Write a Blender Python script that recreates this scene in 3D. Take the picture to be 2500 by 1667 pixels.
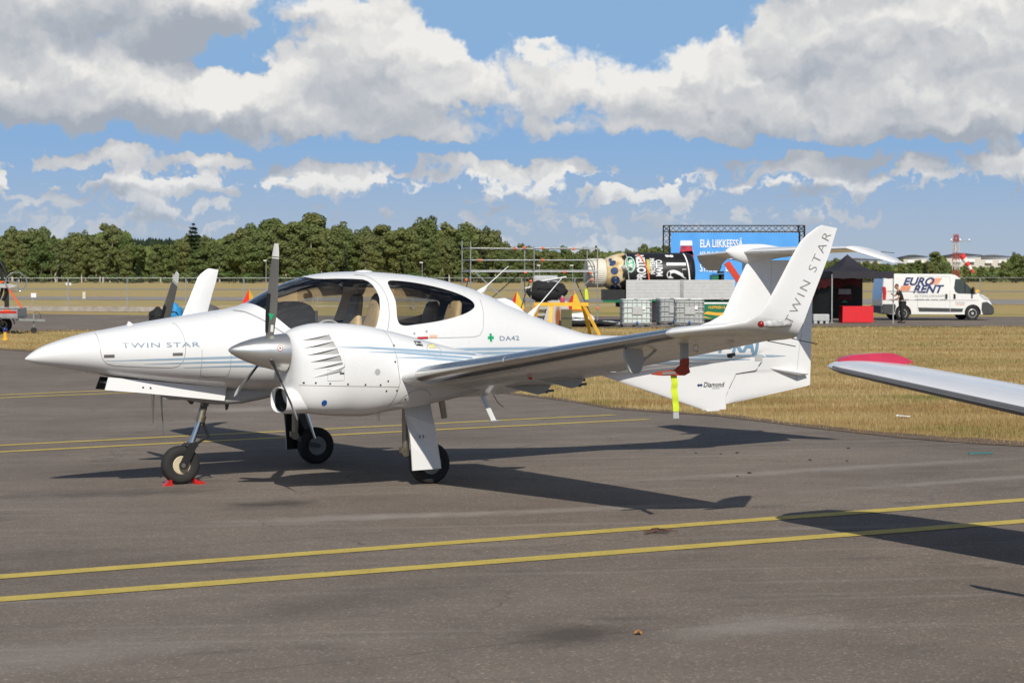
import bpy, bmesh, math, random
from math import sin, cos, pi, radians, sqrt, atan2, exp, tan
from mathutils import Vector, Matrix, Quaternion
from mathutils.bvhtree import BVHTree
from mathutils import noise as mnoise
random.seed(7)
for o in list(bpy.data.objects): bpy.data.objects.remove(o)
sc = bpy.context.scene
col = sc.collection

# ------------------------------------------------------------------ camera
FPX = 4921.365            # focal length in pixels of a 2500 px wide frame
CAM_Z = 2.2
cd = bpy.data.cameras.new('camera'); cam = bpy.data.objects.new('camera', cd); col.objects.link(cam)
cd.sensor_width = 36.0; cd.lens = FPX / 2500 * 36
cam.location = (0, 0, CAM_Z)
cam.rotation_euler = (pi / 2 - math.atan((833.5 - 670) / FPX), 0, 0)
cd.clip_start = 0.1; cd.clip_end = 20000
cd.dof.use_dof = True; cd.dof.focus_distance = 18.5; cd.dof.aperture_fstop = 8.0
sc.camera = cam

# ------------------------------------------------------------------ light
TO_SUN = Vector((0.123, -1.28, 1.018)).normalized()
ELEV = math.asin(TO_SUN.z); AZ = atan2(TO_SUN.x, TO_SUN.y)
sl = bpy.data.lights.new('sun', 'SUN'); so = bpy.data.objects.new('sun', sl); col.objects.link(so)
sl.energy = 4.25; sl.angle = radians(0.53); sl.color = (1.0, 0.945, 0.85)
so.rotation_euler = (-TO_SUN).to_track_quat('-Z', 'Y').to_euler(); so.location = (0, -20, 30)

sc.view_settings.view_transform = 'Standard'; sc.view_settings.look = 'None'
sc.view_settings.exposure = 0.0; sc.view_settings.gamma = 1.0
sc.render.engine = 'CYCLES'
sc.cycles.max_bounces = 8; sc.cycles.transparent_max_bounces = 24; sc.cycles.use_denoising = True
sc.cycles.caustics_reflective = False; sc.cycles.caustics_refractive = False

# ------------------------------------------------------------------ sky
world = bpy.data.worlds.new('World'); sc.world = world; world.use_nodes = True
def build_sky():
    nt = world.node_tree; nt.nodes.clear(); N = nt.nodes; L = nt.links
    def m(op, a, b=None, c=None, cl=False):
        n = N.new('ShaderNodeMath'); n.operation = op; n.use_clamp = cl
        for i, v in enumerate((a, b, c)):
            if v is None: continue
            if isinstance(v, (int, float)): n.inputs[i].default_value = v
            else: L.new(v, n.inputs[i])
        return n.outputs[0]
    def vm(op, a, b=None, c=None):
        n = N.new('ShaderNodeVectorMath'); n.operation = op
        for i, v in enumerate((a, b, c)):
            if v is None: continue
            if isinstance(v, (tuple, list)): n.inputs[i].default_value = v
            else: L.new(v, n.inputs[i])
        return n.outputs['Value'] if op == 'LENGTH' else n.outputs[0]
    def noise(vec, scale, detail, rough=.55, out=0):
        n = N.new('ShaderNodeTexNoise'); n.inputs['Scale'].default_value = scale; n.inputs['Detail'].default_value = detail
        n.inputs['Roughness'].default_value = rough; L.new(vec, n.inputs['Vector']); return n.outputs[out]
    def mapr(v, a, b, c=0., d=1., smooth=True):
        n = N.new('ShaderNodeMapRange'); n.interpolation_type = 'SMOOTHSTEP' if smooth else 'LINEAR'
        L.new(v, n.inputs[0])
        for i, q in enumerate((a, b, c, d)): n.inputs[1 + i].default_value = q
        return n.outputs[0]
    tc = N.new('ShaderNodeTexCoord'); D = vm('NORMALIZE', tc.outputs['Generated'])
    # billowing outlines: the direction is warped a little before the cloud masses are looked up
    w = vm('MULTIPLY', vm('SUBTRACT', noise(D, 34, 4, .62, 1), (.5, .5, .5)), (.05, .05, .034))
    P = vm('ADD', D, w)
    def polar(v):
        s = N.new('ShaderNodeSeparateXYZ'); L.new(v, s.inputs[0])
        c = N.new('ShaderNodeCombineXYZ'); L.new(m('ARCTAN2', s.outputs[0], s.outputs[1]), c.inputs[0]); L.new(s.outputs[2], c.inputs[1])
        return c.outputs[0]
    def masses(A):
        tot = None
        for (x, y, rx, ry, wgt) in BLOBS:
            d = vm('MULTIPLY_ADD', A, (FPX / rx, FPX / ry, 0), (-(x - 1250) / rx, -(670 - y) / ry, 0))
            v = mapr(vm('LENGTH', d), .2, 1.25, wgt, 0.)
            tot = v if tot is None else m('ADD', tot, v)
        return m('MINIMUM', tot, .40)
    A0 = polar(P)
    M0 = masses(A0)
    M1 = masses(vm('ADD', A0, (.002, .017, 0)))
    Q = vm('MULTIPLY', P, (1, 1, 2.0))
    n1 = noise(Q, 8, 3, .5); n1u = noise(vm('ADD', Q, (.003, 0, .032)), 8, 2, .5)
    n2 = noise(vm('MULTIPLY', P, (1, 1, 1.4)), 30, 4, .56)
    n2u = noise(vm('ADD', vm('MULTIPLY', P, (1, 1, 1.4)), (.002, 0, .010)), 30, 2, .5)
    # rounded billows
    def billow(v):
        n = N.new('ShaderNodeTexVoronoi'); n.feature = 'F1'; n.inputs['Scale'].default_value = 40
        n.inputs['Detail'].default_value = 1.0; n.inputs['Roughness'].default_value = .55; L.new(v, n.inputs['Vector']); return n.outputs['Distance']
    PB = vm('MULTIPLY', P, (1, 1, 1.25))
    v0 = billow(PB); v1 = billow(vm('ADD', PB, (.0015, 0, .0075)))
    base = m('ADD', m('MULTIPLY', m('SUBTRACT', n1, .5), 1.0), m('MULTIPLY', m('SUBTRACT', n2, .5), .50))
    base = m('ADD', base, m('MULTIPLY', m('SUBTRACT', .66, v0), .20))
    sp0 = N.new('ShaderNodeSeparateXYZ'); L.new(D, sp0.inputs[0])
    # low on the horizon the fair-weather cumulus crowd together
    band = m('MULTIPLY', mapr(sp0.outputs[2], .004, .03), mapr(sp0.outputs[2], .048, .062, 1., 0.))
    n3 = noise(vm('MULTIPLY', P, (1, 1, 2.0)), 62, 3, .55)
    dens = m('ADD', m('ADD', base, M0), m('MULTIPLY', band, m('ADD', m('MULTIPLY', m('SUBTRACT', n3, .5), 1.0), .09)))
    alpha = mapr(dens, .03, .17)
    # sunlit crowns, greyer undersides where more cloud lies above
    shade = m('ADD', m('MULTIPLY', m('SUBTRACT', M0, M1), 1.6), m('MULTIPLY', m('SUBTRACT', n1, n1u), 1.5))
    shade = m('ADD', shade, m('MULTIPLY', m('SUBTRACT', n2, n2u), 1.05))
    shade = m('ADD', shade, m('MULTIPLY', m('SUBTRACT', v1, v0), .32))
    for (x, y, rx, ry, wgt) in SHADES:
        d = vm('MULTIPLY_ADD', A0, (FPX / rx, FPX / ry, 0), (-(x - 1250) / rx, -(670 - y) / ry, 0)); shade = m('ADD', shade, mapr(vm('LENGTH', d), .3, 1.2, wgt, 0.))
    lit = m('ADD', m('SUBTRACT', shade, m('MULTIPLY', dens, .28)), .60, cl=True)
    ramp = N.new('ShaderNodeValToRGB'); L.new(lit, ramp.inputs[0]); cr = ramp.color_ramp
    cr.elements[0].position = .05; cr.elements[0].color = (.385, .42, .475, 1)
    cr.elements[1].position = .98; cr.elements[1].color = (.88, .86, .82, 1)
    cr.elements.new(.32).color = (.49, .515, .555, 1)
    cr.elements.new(.62).color = (.63, .635, .645, 1)
    sky = N.new('ShaderNodeTexSky'); sky.sky_type = 'NISHITA'; sky.sun_disc = False
    sky.sun_elevation = ELEV; sky.sun_rotation = AZ; sky.air_density = 1.0; sky.dust_density = .3; sky.ozone_density = 3.0
    sk = N.new('ShaderNodeVectorMath'); sk.operation = 'SCALE'; sk.inputs['Scale'].default_value = SKY_S; L.new(sky.outputs[0], sk.inputs[0])
    sp = N.new('ShaderNodeSeparateXYZ'); L.new(D, sp.inputs[0]); el = sp.outputs[2]
    # moist air towards the horizon
    hazec = N.new('ShaderNodeMix'); hazec.data_type = 'RGBA'; L.new(mapr(el, .06, .30, .95, 0.), hazec.inputs['Factor'])
    L.new(sk.outputs[0], hazec.inputs['A']); hazec.inputs['B'].default_value = (.235, .42, .70, 1)
    lowc = N.new('ShaderNodeMix'); lowc.data_type = 'RGBA'; L.new(mapr(el, .0, .075, .85, 0.), lowc.inputs['Factor'])
    L.new(hazec.outputs['Result'], lowc.inputs['A']); lowc.inputs['B'].default_value = (.44, .505, .585, 1)
    aa = m('MULTIPLY', alpha, mapr(el, .0, .06, .35, .97))
    mix = N.new('ShaderNodeMix'); mix.data_type = 'RGBA'; L.new(aa, mix.inputs['Factor'])
    L.new(lowc.outputs['Result'], mix.inputs['A']); L.new(ramp.outputs[0], mix.inputs['B'])
    bg = N.new('ShaderNodeBackground'); L.new(mix.outputs['Result'], bg.inputs[0]); bg.inputs[1].default_value = 1.0
    out = N.new('ShaderNodeOutputWorld'); L.new(bg.outputs[0], out.inputs[0])
    world.cycles.sampling_method = 'NONE'
SKY_S = 0.075
SHADES = [(330, 45, 560, 95, -.24), (1950, 20, 260, 60, -.14)]     # masses that lie in the shade of others
# cumulus masses: bearing x, height y, half width, half height (2500 px frame), weight
BLOBS = [(330, 20, 560, 105, .42), (170, 215, 460, 130, .40), (880, 235, 400, 135, .42), (900, 90, 210, 130, .34),
         (1580, 240, 430, 140, .42), (2180, 120, 520, 210, .42), (2050, 285, 560, 80, .32),
         (560, 160, 90, 45, -.35), (1330, 35, 420, 60, -.34),
         (1200, 366, 1700, 18, -.26), (230, 388, 170, 36, .27), (520, 398, 130, 32, .26), (830, 440, 190, 40, .25), (1290, 412, 260, 42, .26),
         (1960, 402, 160, 38, .28), (2230, 415, 80, 26, .28), (2450, 395, 120, 50, .34), (1560, 465, 150, 28, .2), (10, 445, 50, 26, .3), (430, 465, 170, 20, .22)]
build_sky()
# ------------------------------------------------------------------ helpers
MATS = {}
def nodes_of(m): return m.node_tree.nodes, m.node_tree.links
def mat(name, color, rough=.5, metal=0.0, var=.06, scale=6.0, bump=0.0, bscale=40.0, coat=0.0, spec=None, trans=0.0, alpha=None, coords='Object'):
    """principled material whose colour and roughness vary a little with a noise"""
    if name in MATS: return MATS[name]
    m = bpy.data.materials.new(name); m.use_nodes = True; N, L = nodes_of(m)
    p = N['Principled BSDF']
    tc = N.new('ShaderNodeTexCoord')
    nz = N.new('ShaderNodeTexNoise'); nz.inputs['Scale'].default_value = scale; nz.inputs['Detail'].default_value = 5
    L.new(tc.outputs[coords], nz.inputs['Vector'])
    rp = N.new('ShaderNodeValToRGB'); L.new(nz.outputs[0], rp.inputs[0])
    c = color
    rp.color_ramp.elements[0].position = .3; rp.color_ramp.elements[1].position = .7
    rp.color_ramp.elements[0].color = tuple(max(0, v * (1 - var)) for v in c) + (1,)
    rp.color_ramp.elements[1].color = tuple(min(1, v * (1 + var)) for v in c) + (1,)
    L.new(rp.outputs[0], p.inputs['Base Color'])
    mr = N.new('ShaderNodeMapRange'); L.new(nz.outputs[0], mr.inputs[0])
    mr.inputs[1].default_value = .25; mr.inputs[2].default_value = .75
    mr.inputs[3].default_value = max(0.0, rough * .88); mr.inputs[4].default_value = min(1, rough * 1.12)
    L.new(mr.outputs[0], p.inputs['Roughness'])
    p.inputs['Metallic'].default_value = metal
    if coat: p.inputs['Coat Weight'].default_value = coat; p.inputs['Coat Roughness'].default_value = .04
    if spec is not None: p.inputs['Specular IOR Level'].default_value = spec
    if trans: p.inputs['Transmission Weight'].default_value = trans
    if alpha is not None: p.inputs['Alpha'].default_value = alpha
    if bump:
        b = N.new('ShaderNodeBump'); b.inputs['Strength'].default_value = bump; b.inputs['Distance'].default_value = .01
        n2 = N.new('ShaderNodeTexNoise'); n2.inputs['Scale'].default_value = bscale; n2.inputs['Detail'].default_value = 6
        L.new(tc.outputs[coords], n2.inputs['Vector']); L.new(n2.outputs[0], b.inputs['Height']); L.new(b.outputs[0], p.inputs['Normal'])
    MATS[name] = m
    return m
def glass(name, tint, gloss=.06, mixf=.75):
    """thin pane: tinted see-through plus a mirror-like reflection"""
    m = bpy.data.materials.new(name); m.use_nodes = True; N, L = nodes_of(m); N.clear()
    t = N.new('ShaderNodeBsdfTransparent'); t.inputs[0].default_value = tint + (1,)
    g = N.new('ShaderNodeBsdfGlossy'); g.inputs['Roughness'].default_value = gloss; g.inputs[0].default_value = (.95, .97, 1, 1)
    f = N.new('ShaderNodeFresnel'); f.inputs[0].default_value = 1.5
    nz = N.new('ShaderNodeTexNoise'); nz.inputs['Scale'].default_value = 3
    mr = N.new('ShaderNodeMapRange'); L.new(nz.outputs[0], mr.inputs[0]); mr.inputs[3].default_value = .85; mr.inputs[4].default_value = 1.15
    mu = N.new('ShaderNodeMath'); mu.operation = 'MULTIPLY'; L.new(f.outputs[0], mu.inputs[0]); L.new(mr.outputs[0], mu.inputs[1])
    x = N.new('ShaderNodeMixShader'); L.new(mu.outputs[0], x.inputs[0]); L.new(t.outputs[0], x.inputs[1]); L.new(g.outputs[0], x.inputs[2])
    o = N.new('ShaderNodeOutputMaterial'); L.new(x.outputs[0], o.inputs[0]); MATS[name] = m
    return m
def tag(o, label=None, cat=None, group=None, kind=None):
    if label: o['label'] = label
    if cat: o['category'] = cat
    if group: o['group'] = group
    if kind: o['kind'] = kind
    return o
def empty(name, loc=(0, 0, 0), rz=0.0, label=None, cat=None, group=None, parent=None):
    o = bpy.data.objects.new(name, None); col.objects.link(o); o.empty_display_size = .2
    o.location = loc; o.rotation_euler = (0, 0, rz); o.parent = parent
    return tag(o, label, cat, group)
def link(name, me, m, parent=None, loc=None, rot=None):
    o = bpy.data.objects.new(name, me); col.objects.link(o); o.parent = parent
    ms = m if isinstance(m, (list, tuple)) else [m]
    if not me.materials:
        for q in ms: me.materials.append(q)
    if loc is not None: o.location = loc
    if rot is not None: o.rotation_euler = rot
    return o
def copy_tree(o, parent=None):
    c = o.copy(); col.objects.link(c); c.parent = parent
    for ch in list(o.children): copy_tree(ch, c)
    return c
class MB:
    """collects simple shapes for ONE mesh"""
    def __init__(s): s.v = []; s.f = []; s.mi = []; s.cur = 0
    def add(s, vs, fs):
        n = len(s.v); s.v += [tuple(p) for p in vs]
        for f in fs: s.f.append([i + n for i in f]); s.mi.append(s.cur)
        return s
    def box(s, c, d, rz=0.0, M=None):
        x, y, z = d[0] / 2, d[1] / 2, d[2] / 2
        vs = [Vector(p) for p in ((-x, -y, -z), (x, -y, -z), (x, y, -z), (-x, y, -z), (-x, -y, z), (x, -y, z), (x, y, z), (-x, y, z))]
        if M is not None: vs = [M @ p for p in vs]
        if rz: R = Matrix.Rotation(rz, 3, 'Z'); vs = [R @ p for p in vs]
        vs = [p + Vector(c) for p in vs]
        return s.add(vs, [(3, 2, 1, 0), (4, 5, 6, 7), (0, 1, 5, 4), (1, 2, 6, 5), (2, 3, 7, 6), (3, 0, 4, 7)])
    def bar(s, p, q, w, h=None, up=(0, 0, 1)):
        h = w if h is None else h
        p = Vector(p); q = Vector(q); d = (q - p).normalized(); u = Vector(up)
        if abs(d.dot(u)) > .97: u = Vector((1, 0, 0))
        a = d.cross(u).normalized() * w / 2; b = a.cross(d).normalized() * h / 2
        vs = [p - a - b, p + a - b, p + a + b, p - a + b, q - a - b, q + a - b, q + a + b, q - a + b]
        return s.add(vs, [(3, 2, 1, 0), (4, 5, 6, 7), (0, 1, 5, 4), (1, 2, 6, 5), (2, 3, 7, 6), (3, 0, 4, 7)])
    def tube(s, pts, r, n=8, cap=True):
        pts = [Vector(p) for p in pts]; rs = r if isinstance(r, (list, tuple)) else [r] * len(pts)
        rings = []; ref = None
        for i, p in enumerate(pts):
            d = (pts[min(i + 1, len(pts) - 1)] - pts[max(i - 1, 0)]).normalized()
            if ref is None: ref = Vector((0, 0, 1)) if abs(d.z) < .9 else Vector((1, 0, 0))
            a = d.cross(ref).normalized(); b = a.cross(d).normalized(); ref = b
            rings.append([p + (a * cos(2 * pi * k / n) + b * sin(2 * pi * k / n)) * rs[i] for k in range(n)])
        return s.loft(rings, cap, cap)
    def loft(s, rings, cap0=True, cap1=True, closed=True):
        n = len(rings[0]); vs = [p for r in rings for p in r]; fs = []
        for i in range(len(rings) - 1):
            for k in range(n if closed else n - 1):
                k2 = (k + 1) % n
                fs.append((i * n + k, i * n + k2, (i + 1) * n + k2, (i + 1) * n + k))
        if cap0: fs.append(tuple(reversed(range(n))))
        if cap1: fs.append(tuple(range((len(rings) - 1) * n, len(rings) * n)))
        return s.add(vs, fs)
    def lathe(s, prof, c=(0, 0, 0), axis='Z', n=24, cap=True):
        """prof: (radius, height) pairs along the axis"""
        A = {'X': (Vector((0, 1, 0)), Vector((0, 0, 1)), Vector((1, 0, 0))), 'Y': (Vector((0, 0, 1)), Vector((1, 0, 0)), Vector((0, 1, 0))), 'Z': (Vector((1, 0, 0)), Vector((0, 1, 0)), Vector((0, 0, 1)))}
        a, b, d = A[axis] if isinstance(axis, str) else axis
        c = Vector(c)
        rings = [[c + d * h + (a * cos(2 * pi * k / n) + b * sin(2 * pi * k / n)) * r for k in range(n)] for r, h in prof]
        return s.loft(rings, cap, cap)
    def prism(s, poly, t0, t1, f):
        """poly of 2-D points, f(u, v, t) -> point"""
        n = len(poly); vs = [f(u, v, t0) for u, v in poly] + [f(u, v, t1) for u, v in poly]
        fs = [tuple(reversed(range(n))), tuple(range(n, 2 * n))] + [(k, (k + 1) % n, n + (k + 1) % n, n + k) for k in range(n)]
        return s.add(vs, fs)
    def ball(s, c, r, nu=12, nv=8):
        r = r if isinstance(r, (tuple, list)) else (r, r, r); c = Vector(c)
        rings = []
        for j in range(nv + 1):
            t = -pi / 2 + pi * j / nv; q = max(cos(t), .02)
            rings.append([c + Vector((r[0] * q * cos(2 * pi * k / nu), r[1] * q * sin(2 * pi * k / nu), r[2] * sin(t))) for k in range(nu)])
        return s.loft(rings)
    def mesh(s, name='m', smooth=None, fix=True):
        me = bpy.data.meshes.new(name); me.from_pydata(s.v, [], s.f)
        me.polygons.foreach_set('material_index', s.mi)
        if fix:
            bm = bmesh.new(); bm.from_mesh(me); bmesh.ops.recalc_face_normals(bm, faces=bm.faces); bm.to_mesh(me); bm.free()
        if smooth is not None: smooth_by(me, smooth)
        me.update(); return me
    def build(s, name, m, parent=None, smooth=None, loc=None, rot=None, fix=True):
        return link(name, s.mesh(name, smooth, fix), m, parent, loc, rot)
def smooth_by(me, deg):
    me.polygons.foreach_set('use_smooth', [True] * len(me.polygons))
    me.set_sharp_from_angle(angle=radians(deg))
def bevel_mesh(me, w, seg=2, ang=30):
    bm = bmesh.new(); bm.from_mesh(me)
    es = [e for e in bm.edges if len(e.link_faces) == 2 and e.calc_face_angle(0) > radians(ang)]
    bmesh.ops.bevel(bm, geom=es, offset=w, segments=seg, affect='EDGES', profile=.6, clamp_overlap=True)
    bm.to_mesh(me); bm.free(); return me
def text_mesh(txt, size=1.0, sx=1.0, bold=0.0, shear=0.0, spacing=1.0, align='LEFT', res=3):
    """triangulated flat outline of a string in the built-in font; x from 0, z up as y"""
    cu = bpy.data.curves.new('t', 'FONT'); cu.body = txt; cu.size = size; cu.offset = bold; cu.shear = shear
    cu.space_character = spacing; cu.resolution_u = res; cu.align_x = align; cu.fill_mode = 'BOTH'
    o = bpy.data.objects.new('t', cu); col.objects.link(o)
    dg = bpy.context.evaluated_depsgraph_get(); me = bpy.data.meshes.new_from_object(o.evaluated_get(dg))
    bpy.data.objects.remove(o); bpy.data.curves.remove(cu)
    vs = [(v.co.x * sx, v.co.y) for v in me.vertices]; fs = [tuple(p.vertices) for p in me.polygons]
    bpy.data.meshes.remove(me)
    return vs, fs
def pchip(xs, ys, x):
    if x <= xs[0]: return ys[0]
    if x >= xs[-1]: return ys[-1]
    n = len(xs); h = [xs[i + 1] - xs[i] for i in range(n - 1)]; d = [(ys[i + 1] - ys[i]) / h[i] for i in range(n - 1)]
    def slope(i):
        if i == 0: return d[0]
        if i == n - 1: return d[-1]
        if d[i - 1] * d[i] <= 0: return 0
        w1 = 2 * h[i] + h[i - 1]; w2 = h[i] + 2 * h[i - 1]
        return (w1 + w2) / (w1 / d[i - 1] + w2 / d[i])
    for i in range(n - 1):
        if x <= xs[i + 1]:
            t = (x - xs[i]) / h[i]; m0, m1 = slope(i), slope(i + 1)
            return ((1 + 2 * t) * (1 - t) ** 2 * ys[i] + t * (1 - t) ** 2 * h[i] * m0 + t * t * (3 - 2 * t) * ys[i + 1] + t * t * (t - 1) * h[i] * m1)
def boolean(me, cutters, op='DIFFERENCE'):
    """mesh boolean with a list of cutter meshes; returns a new mesh"""
    o = bpy.data.objects.new('b', me); col.objects.link(o); cs = []
    for c in cutters:
        k = bpy.data.objects.new('c', c); col.objects.link(k); cs.append(k)
        md = o.modifiers.new('b', 'BOOLEAN'); md.operation = op; md.object = k; md.solver = 'EXACT'
    dg = bpy.context.evaluated_depsgraph_get(); dg.update()
    r = bpy.data.meshes.new_from_object(o.evaluated_get(dg))
    for k in cs: bpy.data.objects.remove(k)
    bpy.data.objects.remove(o); return r
def bvh_of(me):
    return BVHTree.FromPolygons([v.co for v in me.vertices], [tuple(p.vertices) for p in me.polygons])
# ground of the place: a gently sloping apron that levels out towards the field
def sxx(x): return x if abs(x) < 10 else math.copysign(10 + 6 * (1 - exp(-(abs(x) - 10) / 6)), x)
def ground(X, Y):
    pl = 0.53882 + 0.01963 * sxx(X) - 0.01183 * max(Y, -6)
    t = min(max((Y - 24) / 24., 0), 1); t = t * t * (3 - 2 * t)
    return pl * (1 - t)
def bx(u, D): return (u - 1250) / FPX * D     # lateral position of a bearing at distance D
# ------------------------------------------------------------------ ground, apron, taxiway
import numpy as np
def nz(N, L, vec, scale, detail=6, rough=.55, out=0):
    n = N.new('ShaderNodeTexNoise'); n.inputs['Scale'].default_value = scale; n.inputs['Detail'].default_value = detail
    n.inputs['Roughness'].default_value = rough; L.new(vec, n.inputs['Vector']); return n.outputs[out]
def ramp(N, L, v, stops, interp='LINEAR'):
    r = N.new('ShaderNodeValToRGB'); r.color_ramp.interpolation = interp; L.new(v, r.inputs[0]); cr = r.color_ramp
    while len(cr.elements) < len(stops): cr.elements.new(.5)
    for e, (p, c) in zip(cr.elements, stops): e.position = p; e.color = (c if len(c) == 4 else tuple(c) + (1,))
    return r.outputs[0]
def mixc(N, L, f, a, b, mode='MIX'):
    n = N.new('ShaderNodeMix'); n.data_type = 'RGBA'; n.blend_type = mode
    for s, v in (('Factor', f), ('A', a), ('B', b)):
        if isinstance(v, (int, float)): n.inputs[s].default_value = v
        elif isinstance(v, tuple): n.inputs[s].default_value = v + (1,)
        else: L.new(v, n.inputs[s])
    return n.outputs['Result']
def vscale(N, L, vec, s, rot=0.0):
    n = N.new('ShaderNodeMapping'); n.inputs['Scale'].default_value = s; n.inputs['Rotation'].default_value = (0, 0, rot); L.new(vec, n.inputs[0]); return n.outputs[0]
LINE_A = atan2(3.36, 7.19)        # heading of the painted lines
DK, PL = (.06, .05, .042), (.33, .295, .26)
STAINS = [(-2.0, 16.59, .55, .45, .35, DK, .85), (-1.0, 15.45, 1.5, .28, .12, PL, .6), (.6, 15.75, 1.6, .22, .2, PL, .5), (.30, 9.9, .55, .40, .4, DK, .7), (1.22, 10.05, .6, .35, .5, PL, .4), (-3.46, 17.87, 1.3, .5, .2, DK, .55), (-4.3, 32, 1.0, 1.1, .3, PL, .7),
          (3.0, 18.9, 3.2, .28, .40, PL, .45), (4.2, 17.6, 2.4, .2, .45, PL, .45), (-1.0, 11.0, 1.3, .5, .8, DK, .35), (3.6, 11.2, 1.0, .7, .2, DK, .4), (-2.2, 9.6, .9, .5, .4, PL, .35)]
def asphalt_mat():
    m = bpy.data.materials.new('asphalt'); m.use_nodes = True; N, L = nodes_of(m); p = N['Principled BSDF']
    tc = N.new('ShaderNodeTexCoord'); V = tc.outputs['Object']
    W3 = (1, 1, 1)
    big = nz(N, L, V, .35, 5, .6); mid = nz(N, L, V, 2.2, 6, .6)
    base = ramp(N, L, big, [(.3, (.150, .121, .097)), (.5, (.186, .152, .123)), (.72, (.222, .184, .150))])
    base = mixc(N, L, .55, base, ramp(N, L, mid, [(.3, (.42, .42, .42)), (.7, (.58, .58, .58))]), 'OVERLAY')
    # aggregate
    vo = N.new('ShaderNodeTexVoronoi'); vo.inputs['Scale'].default_value = 85; L.new(V, vo.inputs['Vector'])
    sepc = N.new('ShaderNodeSeparateColor'); L.new(vo.outputs['Color'], sepc.inputs[0])
    base = mixc(N, L, .8, base, ramp(N, L, sepc.outputs[0], [(.0, (.36, .36, .36)), (.55, (.49, .49, .49)), (.93, (.56, .56, .56)), (.975, (.95, .94, .92))]), 'OVERLAY')
    # worn streaks along the taxi lines
    st = nz(N, L, vscale(N, L, V, (.16, 2.6, 1), -LINE_A), 1.6, 5, .6)
    base = mixc(N, L, ramp(N, L, st, [(.56, (0, 0, 0)), (.72, (.40, .40, .40))]), base, (.30, .275, .245))
    # oil and rubber stains
    so_ = nz(N, L, vscale(N, L, V, (.6, 1.1, 1), -LINE_A), 1.1, 4, .55)
    base = mixc(N, L, ramp(N, L, so_, [(.63, (0, 0, 0)), (.74, (.5, .5, .5))]), base, (.055, .05, .046))
    # paving seams every few metres along and across the lanes
    rv = vscale(N, L, V, (1, 1, 1), -LINE_A); sx_ = N.new('ShaderNodeSeparateXYZ'); L.new(rv, sx_.inputs[0])
    def seam(sock, per, w, off, wob):
        a = N.new('ShaderNodeMath'); a.operation = 'MULTIPLY_ADD'; L.new(nz(N, L, V, .7, 3, .5), a.inputs[0]); a.inputs[1].default_value = wob; L.new(sock, a.inputs[2])
        b_ = N.new('ShaderNodeMath'); b_.operation = 'PINGPONG'; ad = N.new('ShaderNodeMath'); ad.operation = 'ADD'; L.new(a.outputs[0], ad.inputs[0]); ad.inputs[1].default_value = off; L.new(ad.outputs[0], b_.inputs[0]); b_.inputs[1].default_value = per
        return ramp(N, L, b_.outputs[0], [(0, (.8, .8, .8)), (w, (0, 0, 0))])
    base = mixc(N, L, seam(sx_.outputs[1], 2.35, .012, .6, .10), base, (.085, .07, .058))
    base = mixc(N, L, seam(sx_.outputs[0], 9.0, .010, 3.0, .10), base, (.27, .235, .20))
    # pale scuffs and tyre polish
    sc_ = nz(N, L, vscale(N, L, V, (.10, 5.5, 1), -LINE_A - .12), 1.0, 6, .68)
    base = mixc(N, L, ramp(N, L, sc_, [(.62, (0, 0, 0)), (.70, (.30, .30, .30))]), base, (.36, .33, .30))
    # thin cracks
    vc = N.new('ShaderNodeTexVoronoi'); vc.feature = 'DISTANCE_TO_EDGE'; vc.inputs['Scale'].default_value = .22
    wv = N.new('ShaderNodeVectorMath'); wv.operation = 'ADD'; L.new(V, wv.inputs[0])
    wn = N.new('ShaderNodeVectorMath'); wn.operation = 'SCALE'; wn.inputs['Scale'].default_value = .9; L.new(nz(N, L, V, 1.3, 5, .6, 1), wn.inputs[0]); L.new(wn.outputs[0], wv.inputs[1])
    L.new(wv.outputs[0], vc.inputs['Vector'])
    ck = ramp(N, L, vc.outputs['Distance'], [(.0, (.55, .55, .55)), (.0035, (0, 0, 0))])
    base = mixc(N, L, mixc(N, L, ramp(N, L, big, [(.47, (0, 0, 0)), (.55, (1, 1, 1))]), (0, 0, 0), ck), base, (.05, .045, .04))
    # stains and scuffs with a place of their own: x, y, half length, half width, heading, colour, strength
    for k, (sx0, sy0, rx, ry, rot, cl_, st_) in enumerate(STAINS):
        mpn = N.new('ShaderNodeMapping'); mpn.vector_type = 'TEXTURE'; mpn.inputs['Location'].default_value = (sx0, sy0, 0); mpn.inputs['Rotation'].default_value = (0, 0, rot); mpn.inputs['Scale'].default_value = (rx, ry, 1)
        L.new(V, mpn.inputs[0]); fl = N.new('ShaderNodeVectorMath'); fl.operation = 'MULTIPLY'; fl.inputs[1].default_value = (1, 1, 0); L.new(mpn.outputs[0], fl.inputs[0]); ln = N.new('ShaderNodeVectorMath'); ln.operation = 'LENGTH'; L.new(fl.outputs[0], ln.inputs[0])
        ad = N.new('ShaderNodeMath'); ad.operation = 'MULTIPLY_ADD'; L.new(nz(N, L, V, 3.5, 5, .65), ad.inputs[0]); ad.inputs[1].default_value = .7; hf = N.new('ShaderNodeMath'); hf.operation = 'MULTIPLY'; hf.inputs[1].default_value = .45; L.new(ln.outputs['Value'], hf.inputs[0]); L.new(hf.outputs[0], ad.inputs[2])
        base = mixc(N, L, ramp(N, L, ad.outputs[0], [(.42, (st_,) * 3), (.80, (0, 0, 0))]), base, cl_)
    L.new(base, p.inputs['Base Color'])
    p.inputs['Roughness'].default_value = .88; p.inputs['Specular IOR Level'].default_value = .3
    b = N.new('ShaderNodeBump'); b.inputs['Strength'].default_value = .55; b.inputs['Distance'].default_value = .006
    L.new(vo.outputs['Distance'], b.inputs['Height']); L.new(b.outputs[0], p.inputs['Normal'])
    return m
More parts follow.
